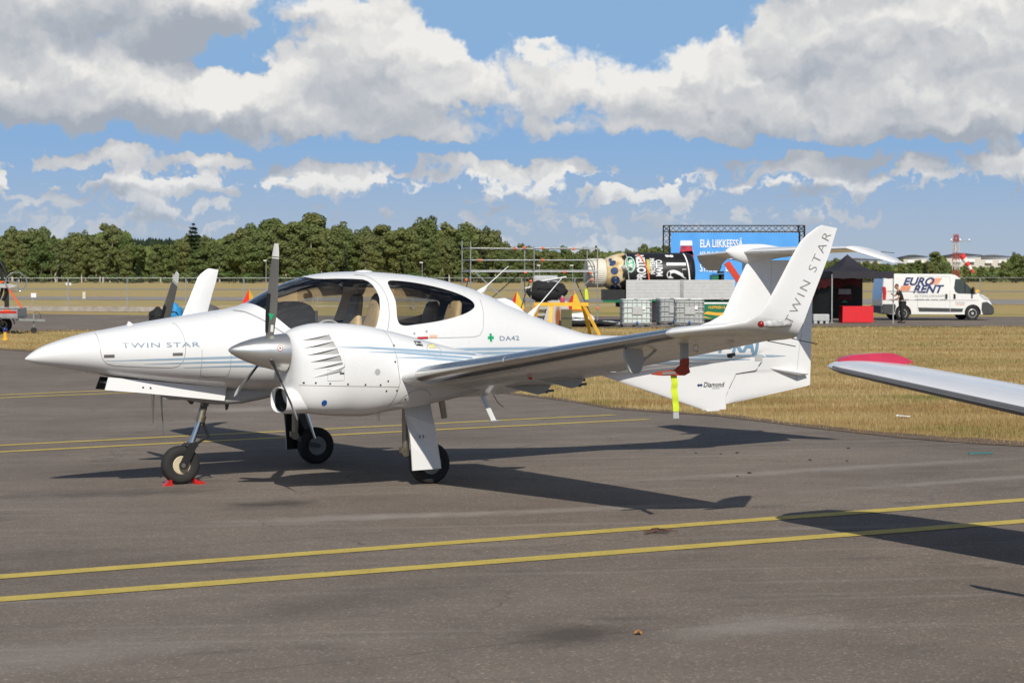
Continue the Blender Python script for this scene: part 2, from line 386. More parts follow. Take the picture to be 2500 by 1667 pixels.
def paint_mat():
    m = bpy.data.materials.new('yellow_paint'); m.use_nodes = True; N, L = nodes_of(m); p = N['Principled BSDF']
    tc = N.new('ShaderNodeTexCoord'); V = tc.outputs['Object']
    c = ramp(N, L, nz(N, L, V, 5, 6, .65), [(.3, (.46, .34, .055)), (.7, (.60, .46, .10))])
    c = mixc(N, L, ramp(N, L, nz(N, L, V, 46, 5, .75), [(.56, (0, 0, 0)), (.66, (.85, .85, .85))]), c, (.15, .13, .105))
    L.new(c, p.inputs['Base Color']); p.inputs['Roughness'].default_value = .75
    return m
def grass_base_mat():
    m = bpy.data.materials.new('dry_turf'); m.use_nodes = True; N, L = nodes_of(m); p = N['Principled BSDF']
    tc = N.new('ShaderNodeTexCoord'); V = tc.outputs['Object']
    # broad bands that stretch across the field
    bands = nz(N, L, vscale(N, L, V, (.012, .075, 1), .05), 1.0, 5, .6)
    c = ramp(N, L, bands, [(.30, (.27, .245, .085)), (.42, (.42, .335, .135)), (.52, (.45, .31, .135)), (.62, (.41, .34, .14)), (.74, (.27, .25, .09))])
    pat = nz(N, L, vscale(N, L, V, (.5, .8, 1)), 1.0, 6, .62)
    c = mixc(N, L, ramp(N, L, pat, [(.52, (0, 0, 0)), (.70, (.65, .65, .65))]), c, (.21, .215, .07))
    c = mixc(N, L, .5, c, ramp(N, L, nz(N, L, V, 14, 5, .7), [(.3, (.36, .36, .36)), (.7, (.62, .62, .62))]), 'OVERLAY')
    L.new(c, p.inputs['Base Color']); p.inputs['Roughness'].default_value = .95; p.inputs['Specular IOR Level'].default_value = .1
    b = N.new('ShaderNodeBump'); b.inputs['Strength'].default_value = .6; b.inputs['Distance'].default_value = .05
    L.new(nz(N, L, V, 22, 6, .7), b.inputs['Height']); L.new(b.outputs[0], p.inputs['Normal'])
    return m
M_ASPH = asphalt_mat(); M_YEL = paint_mat(); M_TURF = grass_base_mat()
# terrain
def axis(vals):
    o = []
    for a, b, n in vals: o += [a + (b - a) * i / n for i in range(n)]
    o.append(vals[-1][1]); return o
XS = axis([(-2500, -300, 8), (-300, -40, 8), (-40, -16, 10), (-16, 16, 32), (16, 40, 10), (40, 300, 8), (300, 2500, 8)])
YS = axis([(-60, -6, 6), (-6, 50, 56), (50, 120, 20), (120, 400, 10), (400, 4000, 10)])
mb = MB(); n = len(XS)
vs = [(x, y, ground(x, y) - .02) for y in YS for x in XS]
fs = [(j * n + i, j * n + i + 1, (j + 1) * n + i + 1, (j + 1) * n + i) for j in range(len(YS) - 1) for i in range(n - 1)]
mb.add(vs, fs); tag(mb.build('grass_field', M_TURF, smooth=60, fix=False), 'wide dry grass airfield', kind='structure')
# apron: the sloping parking area, its far side ends in grass
EDGE = [(-60, 112.0), (-36, 84), (-21.06, 66.83), (-13.93, 57.58), (-6.09, 46.1), (-0.31, 36.82), (0.93, 33.27), (1.54, 30.25), (2.85, 27.7), (3.62, 24.79), (4.47, 22.55), (5.38, 21.12), (6.32, 20.03), (9, 17.6), (16, 12), (40, -6)]
def edge_y(x):
    for (x0, y0), (x1, y1) in zip(EDGE, EDGE[1:]):
        if x <= x1:
            t = (x - x0) / (x1 - x0)
            return y0 + (y1 - y0) * t + .10 * mnoise.noise(Vector((x * 2.3, 1.7, 0))) + .05 * mnoise.noise(Vector((x * 9, 4.1, 0)))
    return EDGE[-1][1]
ax = axis([(-50, -16, 40), (-16, -1, 60), (-1, 9, 160), (9, 30, 40)]); K = 70
mb = MB(); vs = []
for x in ax:
    ye = edge_y(x)
    for k in range(K + 1):
        y = -30 + (ye + 30) * (k / K); vs.append((x, y, ground(x, y)))
fs = [(i * (K + 1) + k, (i + 1) * (K + 1) + k, (i + 1) * (K + 1) + k + 1, i * (K + 1) + k + 1) for i in range(len(ax) - 1) for k in range(K)]
mb.add(vs, fs); tag(mb.build('apron', M_ASPH, smooth=60, fix=False), 'worn brown-grey asphalt apron', kind='structure')
M_SOIL = mat('bare_soil', (.135, .092, .058), .95, var=.35, scale=5, bump=.8, bscale=25)
q = MB(); sv = []
for x in axis([(-30, -1, 60), (-1, 9, 220), (9, 20, 30)]):
    ye = edge_y(x); w_ = 1.3 + .6 * mnoise.noise(Vector((x * 1.7, 6.1, 0))) + .10 * mnoise.noise(Vector((x * 7, 2.1, 0)))
    for y in (ye - .05 - .06 * abs(mnoise.noise(Vector((x * 5, 9.2, 0)))), ye + .1, ye + max(.12, w_)): sv.append((x, y, ground(x, y) + (.006 if y < ye else -.012)))
q.add(sv, [(3 * i + k, 3 * i + 3 + k, 3 * i + 4 + k, 3 * i + 1 + k) for i in range(len(sv) // 3 - 1) for k in (0, 1)])
tag(q.build('soil_verge', M_SOIL, fix=False), 'bare brown soil along the apron edge', kind='structure')
def strip(name, near, far, z, m, label, jit=0.0, nx=120):
    """flat band between two polylines y(x)"""
    def yy(pl, x):
        for (x0, y0), (x1, y1) in zip(pl, pl[1:]):
            if x <= x1: return y0 + (y1 - y0) * (x - x0) / (x1 - x0)
        return pl[-1][1]
    x0, x1 = near[0][0], near[-1][0]; vs = []
    for i in range(nx + 1):
        x = x0 + (x1 - x0) * i / nx
        a = yy(near, x) + jit * mnoise.noise(Vector((x * .9, 3.3, z))); b = yy(far, x) + jit * mnoise.noise(Vector((x * .9, 8.3, z)))
        for k in range(5): y = a + (b - a) * k / 4; vs.append((x, y, ground(x, y) + z))
    fs = [(i * 5 + k, (i + 1) * 5 + k, (i + 1) * 5 + k + 1, i * 5 + k + 1) for i in range(nx) for k in range(4)]
    q = MB(); q.add(vs, fs); return tag(q.build(name, m, fix=False), label, kind='structure')
TAXI_N = [(-80, 60), (-22.5, 76.3), (-19.8, 77.9), (-7.6, 83.3), (7.6, 83.3), (14.6, 84.6), (25, 85.3), (90, 87)]
TAXI_F = [(-80, 130), (-34, 115.2), (-29, 114), (-18.7, 108.3), (0, 106.2), (16, 105.2), (31, 105.2), (90, 106)]
strip('taxiway', TAXI_N, TAXI_F, .004, M_ASPH, 'grey asphalt taxiway across the field', .5)
M_PALE = mat('pale_concrete', (.26, .235, .205), .9, var=.12, scale=.6)
strip('runway', [(-260, 220), (-45, 177.6), (37.7, 148.4), (260, 80)], [(-260, 262), (-51, 202), (45, 178), (260, 118)], .004, M_PALE, 'pale runway behind the taxiway', .8)
strip('far_runway', [(-400, 370), (-78, 300), (65, 256), (400, 150)], [(-400, 410), (-78, 322), (65, 272), (400, 168)], .004, M_PALE, 'distant pale taxiway strip', 1.0)
M_CONC = mat('kerb_concrete', (.33, .30, .26), .9, var=.2, scale=3)
q = MB()
kp = [(-60, 126.5), (-29, 121), (-19.5, 117.8)]
for (a, b), (c, d) in zip(kp, kp[1:]): q.prism([(0, 0), (1.2, 0), (1.2, .3), (0, .3)], 0, 1, lambda u, v, t: (a + (c - a) * t, b + (d - b) * t + u, v))
tag(q.build('concrete_kerb', M_CONC), 'low concrete kerb along the far side of taxiway', 'kerb')
def line(name, pts, w, label, y_of=None):
    pts = [Vector((a, b, 0)) for a, b in pts]; q = MB(); vs = []
    for i in range(len(pts) - 1):
        a, b = pts[i], pts[i + 1]; d = (b - a).normalized(); nrm = Vector((-d.y, d.x, 0)); n_ = max(2, int((b - a).length / .5))
        for k in range(n_ + (1 if i == len(pts) - 2 else 0)):
            p = a + (b - a) * k / n_
            for s_ in (-1, 1):
                j = w / 2 + .012 * mnoise.noise(Vector((p.x * 3, p.y * 3, s_ * 5)))
                u = p + nrm * s_ * j; vs.append((u.x, u.y, ground(u.x, u.y) + .004))
    fs = [(2 * i, 2 * i + 1, 2 * i + 3, 2 * i + 2) for i in range(len(vs) // 2 - 1)]
    q.add(vs, fs); return tag(q.build(name, M_YEL, fix=False), label, 'painted line', 'yellow lines painted on the apron', 'structure')
line('painted_line', [(-7.5, 10.40), (-3.17, 12.42), (0, 13.91), (4.02, 15.78), (9, 18.0)], .20, 'yellow line nearest but one to the camera')
line('painted_line', [(-7.5, 9.4), (-2.92, 11.45), (0, 12.73), (3.65, 14.33), (9, 16.6)], .20, 'yellow line nearest to the camera')
line('painted_line', [(-12, 21.4), (-6.21, 24.38), (-2.70, 26.22), (1.45, 28.55)], .20, 'farther yellow line passing behind the nose wheel')
line('painted_line', [(-12, 20.3), (-5.92, 23.27), (-2.31, 25.06), (1.85, 27.24)], .20, 'yellow line running just behind the nose wheel')
line('painted_line', [(-16, 34), (-9.52, 37.41), (-7.81, 38.59), (-5.85, 40.04)], .20, 'farthest yellow line at left under the nose')
line('painted_line', [(-16, 33), (-9.27, 36.45), (-7.24, 37.8), (-5.31, 39.2)], .20, 'second farthest yellow line at left under the nose')
# dry grass: blades, denser and finer close by
def grass():
    rng = np.random.default_rng(3); P = []
    def scatter(n, y0, y1, hmin, hmax, w):
        y = np.sqrt(rng.uniform(y0 * y0, y1 * y1, n)); x = rng.uniform(-1, 1, n) * (.262 * y + 1.2)
        for a, b in zip(x, y):
            de = b - edge_y(a)
            nn = mnoise.noise(Vector((a * 1.6, b * .9, 2)))
            if de < .12 + .5 * max(0, nn) or not (b < yy_taxi(a) + .3) or (de < 1.7 and rng.random() < 1.05 - .55 * de + .5 * nn): continue
            P.append((a, b, rng.uniform(hmin, hmax) * min(1, .35 + .5 * de), w))
    def yy_taxi(x):
        for (x0, y0), (x1, y1) in zip(TAXI_N, TAXI_N[1:]):
            if x <= x1: return y0 + (y1 - y0) * (x - x0) / (x1 - x0)
        return 87
    scatter(190000, 19.5, 34, .012, .045, .008)
    scatter(130000, 30, 60, .02, .065, .016)
    scatter(60000, 55, 86, .03, .07, .03)
    n = len(P); A = np.array(P); ang = rng.uniform(0, 2 * pi, n); lean = rng.uniform(.0, .6, n)
    # patchy height
    h = A[:, 2] * np.array([.65 + .7 * max(0, .5 + mnoise.noise(Vector((a * .35, b * .35, 0)))) for a, b in A[:, :2]])
    gz = np.array([ground(a, b) - .025 for a, b in A[:, :2]])
    w = A[:, 3] * rng.uniform(.6, 1.3, n); dx = np.cos(ang) * w / 2; dy = np.sin(ang) * w / 2
    lx = rng.uniform(-1, 1, n) * lean * h; ly = rng.uniform(-1, 1, n) * lean * h
    V = np.zeros((n, 3, 3)); V[:, 0] = np.c_[A[:, 0] - dx, A[:, 1] - dy, gz]; V[:, 1] = np.c_[A[:, 0] + dx, A[:, 1] + dy, gz]
    V[:, 2] = np.c_[A[:, 0] + lx, A[:, 1] + ly, gz + .025 + h]
    me = bpy.data.meshes.new('grass'); me.vertices.add(3 * n); me.vertices.foreach_set('co', V.reshape(-1).astype(np.float32))
    me.loops.add(3 * n); me.loops.foreach_set('vertex_index', np.arange(3 * n, dtype=np.int32))
    me.polygons.add(n); me.polygons.foreach_set('loop_start', np.arange(0, 3 * n, 3, dtype=np.int32)); me.update(calc_edges=True)
    m = bpy.data.materials.new('dry_grass'); m.use_nodes = True; N, L = nodes_of(m); p = N['Principled BSDF']
    tc = N.new('ShaderNodeTexCoord'); V_ = tc.outputs['Object']; ge = N.new('ShaderNodeNewGeometry')
    dry = ramp(N, L, ge.outputs['Random Per Island'], [(0, (.31, .215, .095)), (.4, (.45, .345, .165)), (.8, (.37, .265, .12)), (1, (.56, .46, .27))])
    grn = ramp(N, L, ge.outputs['Random Per Island'], [(0, (.09, .12, .028)), (.6, (.17, .175, .05)), (1, (.30, .25, .09))])
    pat = nz(N, L, vscale(N, L, V_, (.42, .62, 1)), 1.0, 6, .62)
    bands = nz(N, L, vscale(N, L, V_, (.012, .075, 1), .05), 1.0, 5, .6)
    f = N.new('ShaderNodeMath'); f.operation = 'ADD'; L.new(pat, f.inputs[0]); mu = N.new('ShaderNodeMath'); mu.operation = 'MULTIPLY_ADD'; L.new(bands, mu.inputs[0]); mu.inputs[1].default_value = .6; mu.inputs[2].default_value = -.3; L.new(mu.outputs[0], f.inputs[1])
    rus = ramp(N, L, ge.outputs['Random Per Island'], [(0, (.20, .115, .045)), (.6, (.29, .17, .07)), (1, (.40, .27, .13))])
    dry = mixc(N, L, ramp(N, L, nz(N, L, vscale(N, L, V_, (.16, .42, 1), .1), 1.0, 5, .6), [(.44, (0, 0, 0)), (.58, (.85, .85, .85))]), dry, rus)
    c = mixc(N, L, ramp(N, L, f.outputs[0], [(.50, (0, 0, 0)), (.66, (.9, .9, .9))]), dry, grn)
    L.new(c, p.inputs['Base Color']); p.inputs['Roughness'].default_value = .9; p.inputs['Specular IOR Level'].default_value = .15
    o = link('grass', me, m); tag(o, 'dry yellow grass beyond the apron edge', kind='stuff')
grass()
# ------------------------------------------------------------------ twin-engined aircraft (x aft, y starboard, z up)
M_WHITE = mat('white_gelcoat', (.765, .765, .76), .28, var=.012, scale=3, coat=.35)
M_SILV = mat('spinner_silver', (.62, .61, .58), .30, metal=.85, var=.04)
M_STEEL = mat('polished_steel', (.55, .54, .52), .22, metal=1.0, var=.06)
M_DKMET = mat('dark_metal', (.10, .10, .095), .45, metal=.6, var=.2)
M_BRNMET = mat('anodised_metal', (.30, .26, .20), .38, metal=.8, var=.15)
M_CHROME = mat('chrome', (.8, .8, .8), .06, metal=1.0, var=.02)
M_RUB = mat('tyre_rubber', (.022, .021, .020), .82, var=.25, scale=18, bump=.3, bscale=120)
M_BLK = mat('black_trim', (.012, .012, .012), .5, var=.2)
M_DARKIN = mat('cabin_lining', (.085, .085, .085), .8, var=.15)
M_BEIGE = mat('beige_leather', (.60, .45, .26), .55, var=.10, scale=14, bump=.2, bscale=60)
M_BLADE = mat('propeller_grey', (.125, .122, .11), .42, var=.08)
M_BOOT = mat('boot_black', (.010, .010, .010), .6, var=.2)
M_STRIPE = mat('blue_stripe', (.30, .41, .52), .3, var=.05, coat=.3)
M_LETTER = mat('letter_blue_grey', (.24, .30, .37), .7, var=.05, spec=.1)
M_LETG = mat('letter_grey', (.22, .21, .20), .4, var=.05)
M_LINE = mat('panel_gap', (.30, .30, .29), .8, var=.1)
M_LINED = mat('dark_gap', (.06, .06, .06), .8, var=.1)
M_RED = mat('red_plastic', (.50, .015, .012), .35, var=.15, coat=.3)
M_ORED = mat('faded_red', (.42, .05, .02), .6, var=.15)
M_HIVIS = mat('hivis_ribbon', (.58, .72, .03), .75, var=.12, scale=12, bump=.4, bscale=30)
M_GREEN = mat('green_decal', (.02, .38, .16), .45, var=.05)
M_BLUE = mat('blue_dot', (.015, .09, .36), .4, var=.05)
M_NAVY = mat('navy_decal', (.02, .035, .13), .45, var=.1)
M_GREY = mat('grey_paint', (.42, .43, .43), .45, var=.08)
M_LOUV = mat('duct_grey', (.34, .34, .33), .5, var=.06)
G_FRONT = glass('canopy_glass', (.93, .94, .935), .015)
G_REAR = glass('tinted_glass', (.80, .80, .77), .015)

PR = Matrix(((0.8942808, -0.44707565, -0.01962668), (0.44733817, 0.89428669, 0.01182744), (0.01226411, -0.01935682, 0.99973742)))
plane = empty('twin_aircraft'); plane.matrix_world = Matrix.Translation((-4.3408, 18.0366, 0.2402)) @ PR.to_4x4()
tag(plane, 'white twin-engined low-wing aircraft with T-tail parked on the apron', 'aircraft')

def ring(x, zt, zb, w, zc, nt, nb, n=64, yc=0.0):
    o = []
    for k in range(n):
        a = 2 * pi * k / n; c, s_ = cos(a), sin(a)
        e = 2.0 / (nt if s_ >= 0 else nb)
        y = w * math.copysign(abs(c) ** e, c); z = zc + ((zt - zc) if s_ >= 0 else (zc - zb)) * math.copysign(abs(s_) ** e, s_)
        o.append(Vector((x, yc + y, z)))
    return o
def body(tab, xs, zcf, nt, nb, d=0.0, n=64, yc=0.0):
    X = [t[0] for t in tab]; out = []
    for x in xs:
        zt = pchip(X, [t[1] for t in tab], x) - d; zb = pchip(X, [t[2] for t in tab], x) + d; w = pchip(X, [t[3] for t in tab], x) - d
        a, b = (nt(x), nb(x))
        out.append(ring(x, zt, zb, max(w, .003), zb + (zt - zb) * zcf(x), a, b, n, yc))
    return out
def spread(stops, n_each): return axis([(a, b, n_each) for a, b in zip(stops, stops[1:])])
FT = [(0, 1.209, 1.199, .006), (.05, 1.251, 1.172, .058), (.16, 1.312, 1.142, .118), (.32, 1.366, 1.110, .178), (.55, 1.423, 1.065, .250), (.73, 1.451, 1.027, .297),
      (.90, 1.479, .997, .337), (1.35, 1.546, .936, .418), (1.60, 1.578, .905, .455), (1.83, 1.608, .876, .488), (1.95, 1.624, .862, .503), (2.08, 1.662, .848, .518),
      (2.24, 1.748, .838, .537), (2.41, 1.829, .828, .556), (2.55, 1.876, .815, .570), (2.72, 1.919, .802, .585), (2.91, 1.942, .790, .595), (3.10, 1.949, .778, .600), (3.29, 1.947, .770, .602),
      (3.54, 1.930, .766, .600), (3.80, 1.903, .765, .588), (4.06, 1.860, .766, .562), (4.33, 1.791, .768, .524), (4.53, 1.720, .772, .488), (4.78, 1.613, .780, .440),
      (5.11, 1.478, .800, .370), (5.52, 1.338, .826, .292), (5.78, 1.272, .842, .250), (6.2, 1.252, .868, .200), (6.7, 1.248, .895, .155), (7.2, 1.246, .930, .115), (7.6, 1.235, .955, .080), (7.85, 1.215, .975, .052), (8.1, 1.17, 1.01, .030), (8.3, 1.12, 1.05, .006)]
def f_zc(x): return .5 if x < 1.2 else (.5 - .10 * min(1, (x - 1.2) / 1.0) if x < 4.3 else .40 + .08 * min(1, (x - 4.3) / 1.5))
def f_nt(x): return 2.05 + (.25 * min(1, x / 1.2) if x < 2 else .25 - .1 * min(1, (x - 2) / .6))
def f_nb(x): return 2.02 + .33 * min(1, x / 1.3) if x < 5 else 2.35 - .2 * min(1, (x - 5) / 1.5)
xs = spread([0, .012, .05], 2)[:-1] + spread([.05, .32, .9, 2.0], 9)[:-1] + spread([2.0, 2.8], 16)[:-1] + spread([2.8, 4.8], 26)[:-1] + spread([4.8, 8.3], 24)
fus_base = MB().loft(body(FT, xs, f_zc, f_nt, f_nb)).mesh('fus', 40)
fus_bvh = bvh_of(fus_base)
cav = MB().loft(body([(t[0], t[1], max(t[2], .93), t[3]) for t in FT], spread([2.06, 2.4, 3.0, 4.3, 4.85], 8), f_zc, f_nt, lambda x: 3.5, .022)).mesh('cav')
def smooth_poly(pts, n=6):
    """closed Catmull-Rom through 2-D points"""
    o = []; L_ = len(pts)
    for i in range(L_):
        p0, p1, p2, p3 = [Vector(pts[(i + k) % L_]) for k in (-1, 0, 1, 2)]
        for k in range(n):
            t = k / n
            o.append(tuple(.5 * ((2 * p1) + (-p0 + p2) * t + (2 * p0 - 5 * p1 + 4 * p2 - p3) * t * t + (-p0 + 3 * p1 - 3 * p2 + p3) * t ** 3)))
    return o
W_FRONT = [(2.055, 1.70), (2.17, 1.585), (2.245, 1.505), (2.315, 1.435), (2.37, 1.395), (2.46, 1.38), (2.75, 1.375), (3.08, 1.372), (3.135, 1.39), (3.17, 1.43), (3.205, 1.52), (3.228, 1.60), (3.245, 1.69), (3.238, 1.76), (3.222, 1.815),
           (3.195, 1.85), (3.155, 1.868), (3.05, 1.876), (2.90, 1.880), (2.78, 1.879), (2.70, 1.884), (2.655, 1.90), (2.62, 2.0), (2.30, 2.05), (2.0, 1.85)]
W_REAR = smooth_poly([(3.385, 1.80), (3.402, 1.66), (3.388, 1.49), (3.435, 1.425), (3.60, 1.432), (3.86, 1.462), (4.10, 1.512), (4.24, 1.565), (4.275, 1.61), (4.24, 1.66), (4.12, 1.72), (3.94, 1.776), (3.70, 1.828), (3.50, 1.852), (3.41, 1.848)], 4)
def yprism(poly, y0, y1): return MB().prism(poly, y0, y1, lambda u, v, t: (u, t, v)).mesh('pr')
def take_normals(me, base, tol=.006):
    """smooth shading of the uncut body on the cut one"""
    bv = bvh_of(base); bn = [v.normal.copy() for v in base.vertices]; bp = [tuple(p.vertices) for p in base.polygons]; bc = [v.co for v in base.vertices]
    me.polygons.foreach_set('use_smooth', [True] * len(me.polygons)); me.update()
    out = [None] * len(me.loops)
    for p in me.polygons:
        fn = p.normal
        for li in p.loop_indices:
            co = me.vertices[me.loops[li].vertex_index].co
            loc, nr, idx, dist = bv.find_nearest(co)
            if loc is not None and dist < tol and nr.dot(fn) > .75:
                acc = Vector()
                for vi in bp[idx]: acc += bn[vi] / ((bc[vi] - co).length + 1e-4)
                out[li] = acc.normalized()
            else: out[li] = fn.copy()
    me.normals_split_custom_set(out)
fus = boolean(fus_base.copy(), [cav]); fus = boolean(fus, [yprism(W_FRONT, -1, 1), yprism(W_REAR, -1, 1)])
# faces of the cavity get the dark lining
fus.materials.clear(); fus.materials.append(M_WHITE); fus.materials.append(M_DARKIN)
for p in fus.polygons:
    loc, nr, idx, dist = fus_bvh.find_nearest(p.center)
    p.material_index = 0 if (dist < .009 or (p.center.x < 2.0 or p.center.x > 4.9)) else 1
take_normals(fus, fus_base)
fuse = link('fuselage', fus, [M_WHITE, M_DARKIN], plane)
gl_solid = MB().loft(body(FT, xs, f_zc, f_nt, f_nb, .006)).mesh('gs')
gl_bvh = bvh_of(gl_solid)
def pane(name, poly, m, ys):
    g = boolean(gl_solid.copy(), [yprism(poly, *ys)], 'INTERSECT')
    bm = bmesh.new(); bm.from_mesh(g)
    dead = [f for f in bm.faces if gl_bvh.find_nearest(f.calc_center_median())[3] > .004]
    bmesh.ops.delete(bm, geom=dead, context='FACES'); bm.to_mesh(g); bm.free(); g.materials.clear()
    take_normals(g, gl_solid); return link(name, g, m, fuse)
pane('canopy_glass', W_FRONT, G_FRONT, (-1, 1))
pane('side_window', W_REAR, G_REAR, (-1, -.05)); pane('side_window', W_REAR, G_REAR, (.05, 1))

# --- decals laid onto a curved surface (side = -1 port) ---
def onto(bv, x, z, side=-1, lift=.0022, y_far=4.0):
    hit = bv.ray_cast(Vector((x, side * y_far, z)), Vector((0, -side, 0)))
    if hit[0] is None: return None
    return hit[0] + hit[1] * (lift if hit[1].y * side > 0 else -lift)
def refine(uv, faces, mx=.03):
    """splits faces until their edges are short enough to follow a curved skin"""
    uv = [tuple(p) for p in uv]; work = []; out = []
    for f in faces:
        for k in range(1, len(f) - 1): work.append((f[0], f[k], f[k + 1])) if len(f) > 3 and len(f) < 5 or len(f) == 3 else None
        if len(f) >= 5:
            c = len(uv); uv.append((sum(uv[i][0] for i in f) / len(f), sum(uv[i][1] for i in f) / len(f))); work += [(c, f[k], f[(k + 1) % len(f)]) for k in range(len(f))]
    cache = {}
    while work:
        a, b, c = work.pop(); e = [(a, b), (b, c), (c, a)]; ln = [(Vector(uv[i]) - Vector(uv[j])).length for i, j in e]; k = ln.index(max(ln))
        if ln[k] <= mx: out.append((a, b, c)); continue
        i, j = e[k]; o = (c, a, b)[k]; key = (min(i, j), max(i, j))
        if key not in cache: cache[key] = len(uv); uv.append(((uv[i][0] + uv[j][0]) / 2, (uv[i][1] + uv[j][1]) / 2))
        m_ = cache[key]; work += [(i, m_, o), (m_, j, o)]
    return uv, out
def decal_mesh(name, uv, faces, fmap, bv, m, parent, side=-1, lift=.0022):
    uv, faces = refine(uv, faces); vs = []
    for u, v in uv:
        x, z = fmap(u, v); p = onto(bv, x, z, side, lift); vs.append(p)
    good = [f for f in faces if all(vs[i] is not None for i in f)]
    used = sorted({i for f in good for i in f}); mp = {k: i for i, k in enumerate(used)}
    q = MB().add([vs[i] for i in used], [tuple(mp[i] for i in f) for f in good])
    return q.build(name, m, parent, fix=False)
def words(txt, vs, fs):
    """faces of a two-word string, word by word"""
    if ' ' not in txt: return [fs]
    iv = sorted((min(vs[i][0] for i in f), max(vs[i][0] for i in f)) for f in fs); hi = iv[0][1]; gap = (0, 0)
    for a, b in iv:
        if a - hi > gap[0]: gap = (a - hi, (a + hi) / 2)
        hi = max(hi, b)
    return [[f for f in fs if vs[f[0]][0] < gap[1]], [f for f in fs if vs[f[0]][0] >= gap[1]]]
def decal_text(name, txt, x, z, size, sx, m, parent, bv, bold=.0, shear=0., spacing=1.0, slope=0.0, side=-1, lift=.0025):
    vs, fs = text_mesh(txt, size, sx, bold, shear, spacing)
    for part in words(txt, vs, fs)[1:]: decal_mesh(name, vs, part, lambda u, v: (x + u, z + v + u * slope), bv, m, parent, side, lift)
    fs = words(txt, vs, fs)[0]
    return decal_mesh(name, vs, fs, lambda u, v: (x + u, z + v + u * slope), bv, m, parent, side, lift)
def ribbon(name, pts, w, m, parent, bv, side=-1, lift=.0018, step=.02):
    """line of constant or varying width drawn on the surface through (x, z) points"""
    pts = [Vector(p) for p in pts]; dense = []
    ws = w if isinstance(w, (list, tuple)) else [w] * len(pts); dw = []
    for i in range(len(pts) - 1):
        n_ = max(1, int((pts[i + 1] - pts[i]).length / step))
        for k in range(n_): dense.append(pts[i].lerp(pts[i + 1], k / n_)); dw.append(ws[i] + (ws[i + 1] - ws[i]) * k / n_)
    dense.append(pts[-1]); dw.append(ws[-1]); uv = []; fs = []
    for i, p in enumerate(dense):
        d = (dense[min(i + 1, len(dense) - 1)] - dense[max(i - 1, 0)]).normalized(); nr = Vector((-d.y, d.x))
        uv += [tuple(p + nr * dw[i] / 2), tuple(p), tuple(p - nr * dw[i] / 2)]
    for i in range(len(dense) - 1):
        for k in (0, 1): fs.append((3 * i + k, 3 * i + k + 1, 3 * i + k + 4, 3 * i + k + 3))
    return decal_mesh(name, uv, fs, lambda u, v: (u, v), bv, m, parent, side, lift)
def disc(name, x, z, r, m, parent, bv, lift=.003, n=14):
    uv = [(0, 0)] + [(r * cos(2 * pi * k / n), r * sin(2 * pi * k / n)) for k in range(n)]
    return decal_mesh(name, uv, [(0, 1 + k, 1 + (k + 1) % n) for k in range(n)], lambda u, v: (x + u, z + v), bv, m, parent, -1, lift)
def patch(name, x0, z0, x1, z1, m, parent, bv, lift=.003, slope=0.0, nx=6, nz_=3):
    uv = [(x0 + (x1 - x0) * i / nx, z0 + (z1 - z0) * j / nz_) for j in range(nz_ + 1) for i in range(nx + 1)]
    fs = [(j * (nx + 1) + i, j * (nx + 1) + i + 1, (j + 1) * (nx + 1) + i + 1, (j + 1) * (nx + 1) + i) for j in range(nz_) for i in range(nx)]
    return decal_mesh(name, uv, fs, lambda u, v: (u, v + slope * (u - x0)), bv, m, parent, -1, lift)
FB = fus_bvh
decal_text('lettering', 'TWIN STAR', .80, 1.285, .062, 1.95, M_LETTER, fuse, FB, .0004, spacing=1.10, slope=-.012)
for (x0, z0, x1, z1) in ((.66, 1.170, 2.02, 1.166), (1.00, 1.133, 2.10, 1.122), (1.345, 1.090, 2.2, 1.073)):
    ribbon('stripe', [(x0, z0), (x0 + .45, z0 + .0), (x1, z1 + .006)], [.002, .017, .026], M_STRIPE, fuse, FB)
for (z0, z1, xe) in ((1.180, 1.150, 5.7), (1.140, 1.105, 5.9), (1.096, 1.06, 6.1)):
    ribbon('stripe', [(3.2, z0 + .01), (4.3, z0 - .004), (xe, z1)], [.030, .028, .026], M_STRIPE, fuse, FB)
for (x1, z1, z0) in ((8.0, .992, 1.035), (7.69, .964, 1.0), (7.21, .938, .962)):
    pass
decal_text('lettering', 'DA42', 4.497, 1.252, .062, 1.55, M_LETTER, fuse, FB, .0012, spacing=1.1, slope=-.01)
cx, cz = 4.398, 1.284
ca = decal_mesh('first_aid_cross', [(-.014, -.040), (.014, -.040), (.014, .040), (-.014, .040), (-.036, -.015), (.036, -.015), (.036, .013), (-.036, .013)], [(0, 1, 2, 3), (4, 5, 6, 7)], lambda u, v: (cx + u, cz + v), FB, M_GREEN, fuse)
# nose door and panel outlines
ND = [(.612, 1.425), (.612, 1.32), (.616, 1.25), (.632, 1.19), (.672, 1.145), (.74, 1.125), (1.0, 1.105), (1.24, 1.092), (1.30, 1.105), (1.338, 1.15), (1.356, 1.22), (1.362, 1.30), (1.35, 1.39), (1.33, 1.46), (1.30, 1.50)]
ribbon('door_outline', ND, .005, M_LINE, fuse, FB)
for k, (x0, x1) in enumerate(((.645, .735), (1.243, 1.333))):
    pl = patch('door_latch', x0, 1.203, x1, 1.227, M_STEEL, fuse, FB, .006)
ribbon('panel_outline', [(1.506, 1.25), (1.504, 1.05), (1.515, 1.01), (1.547, .996), (1.735, .994), (1.76, 1.012), (1.767, 1.06), (1.768, 1.25)], .004, M_LINE, fuse, FB)
ribbon('canopy_joint', [(1.90, 1.60), (1.98, 1.585), (2.09, 1.515), (2.20, 1.43), (2.27, 1.38)], .012, M_LINE, fuse, FB)
ribbon('door_outline', [(3.10, 1.915), (3.20, 1.905), (3.262, 1.86), (3.295, 1.81), (3.318, 1.72), (3.322, 1.63), (3.31, 1.52), (3.285, 1.41), (3.26, 1.34), (3.25, 1.30)], .006, M_LINE, fuse, FB)
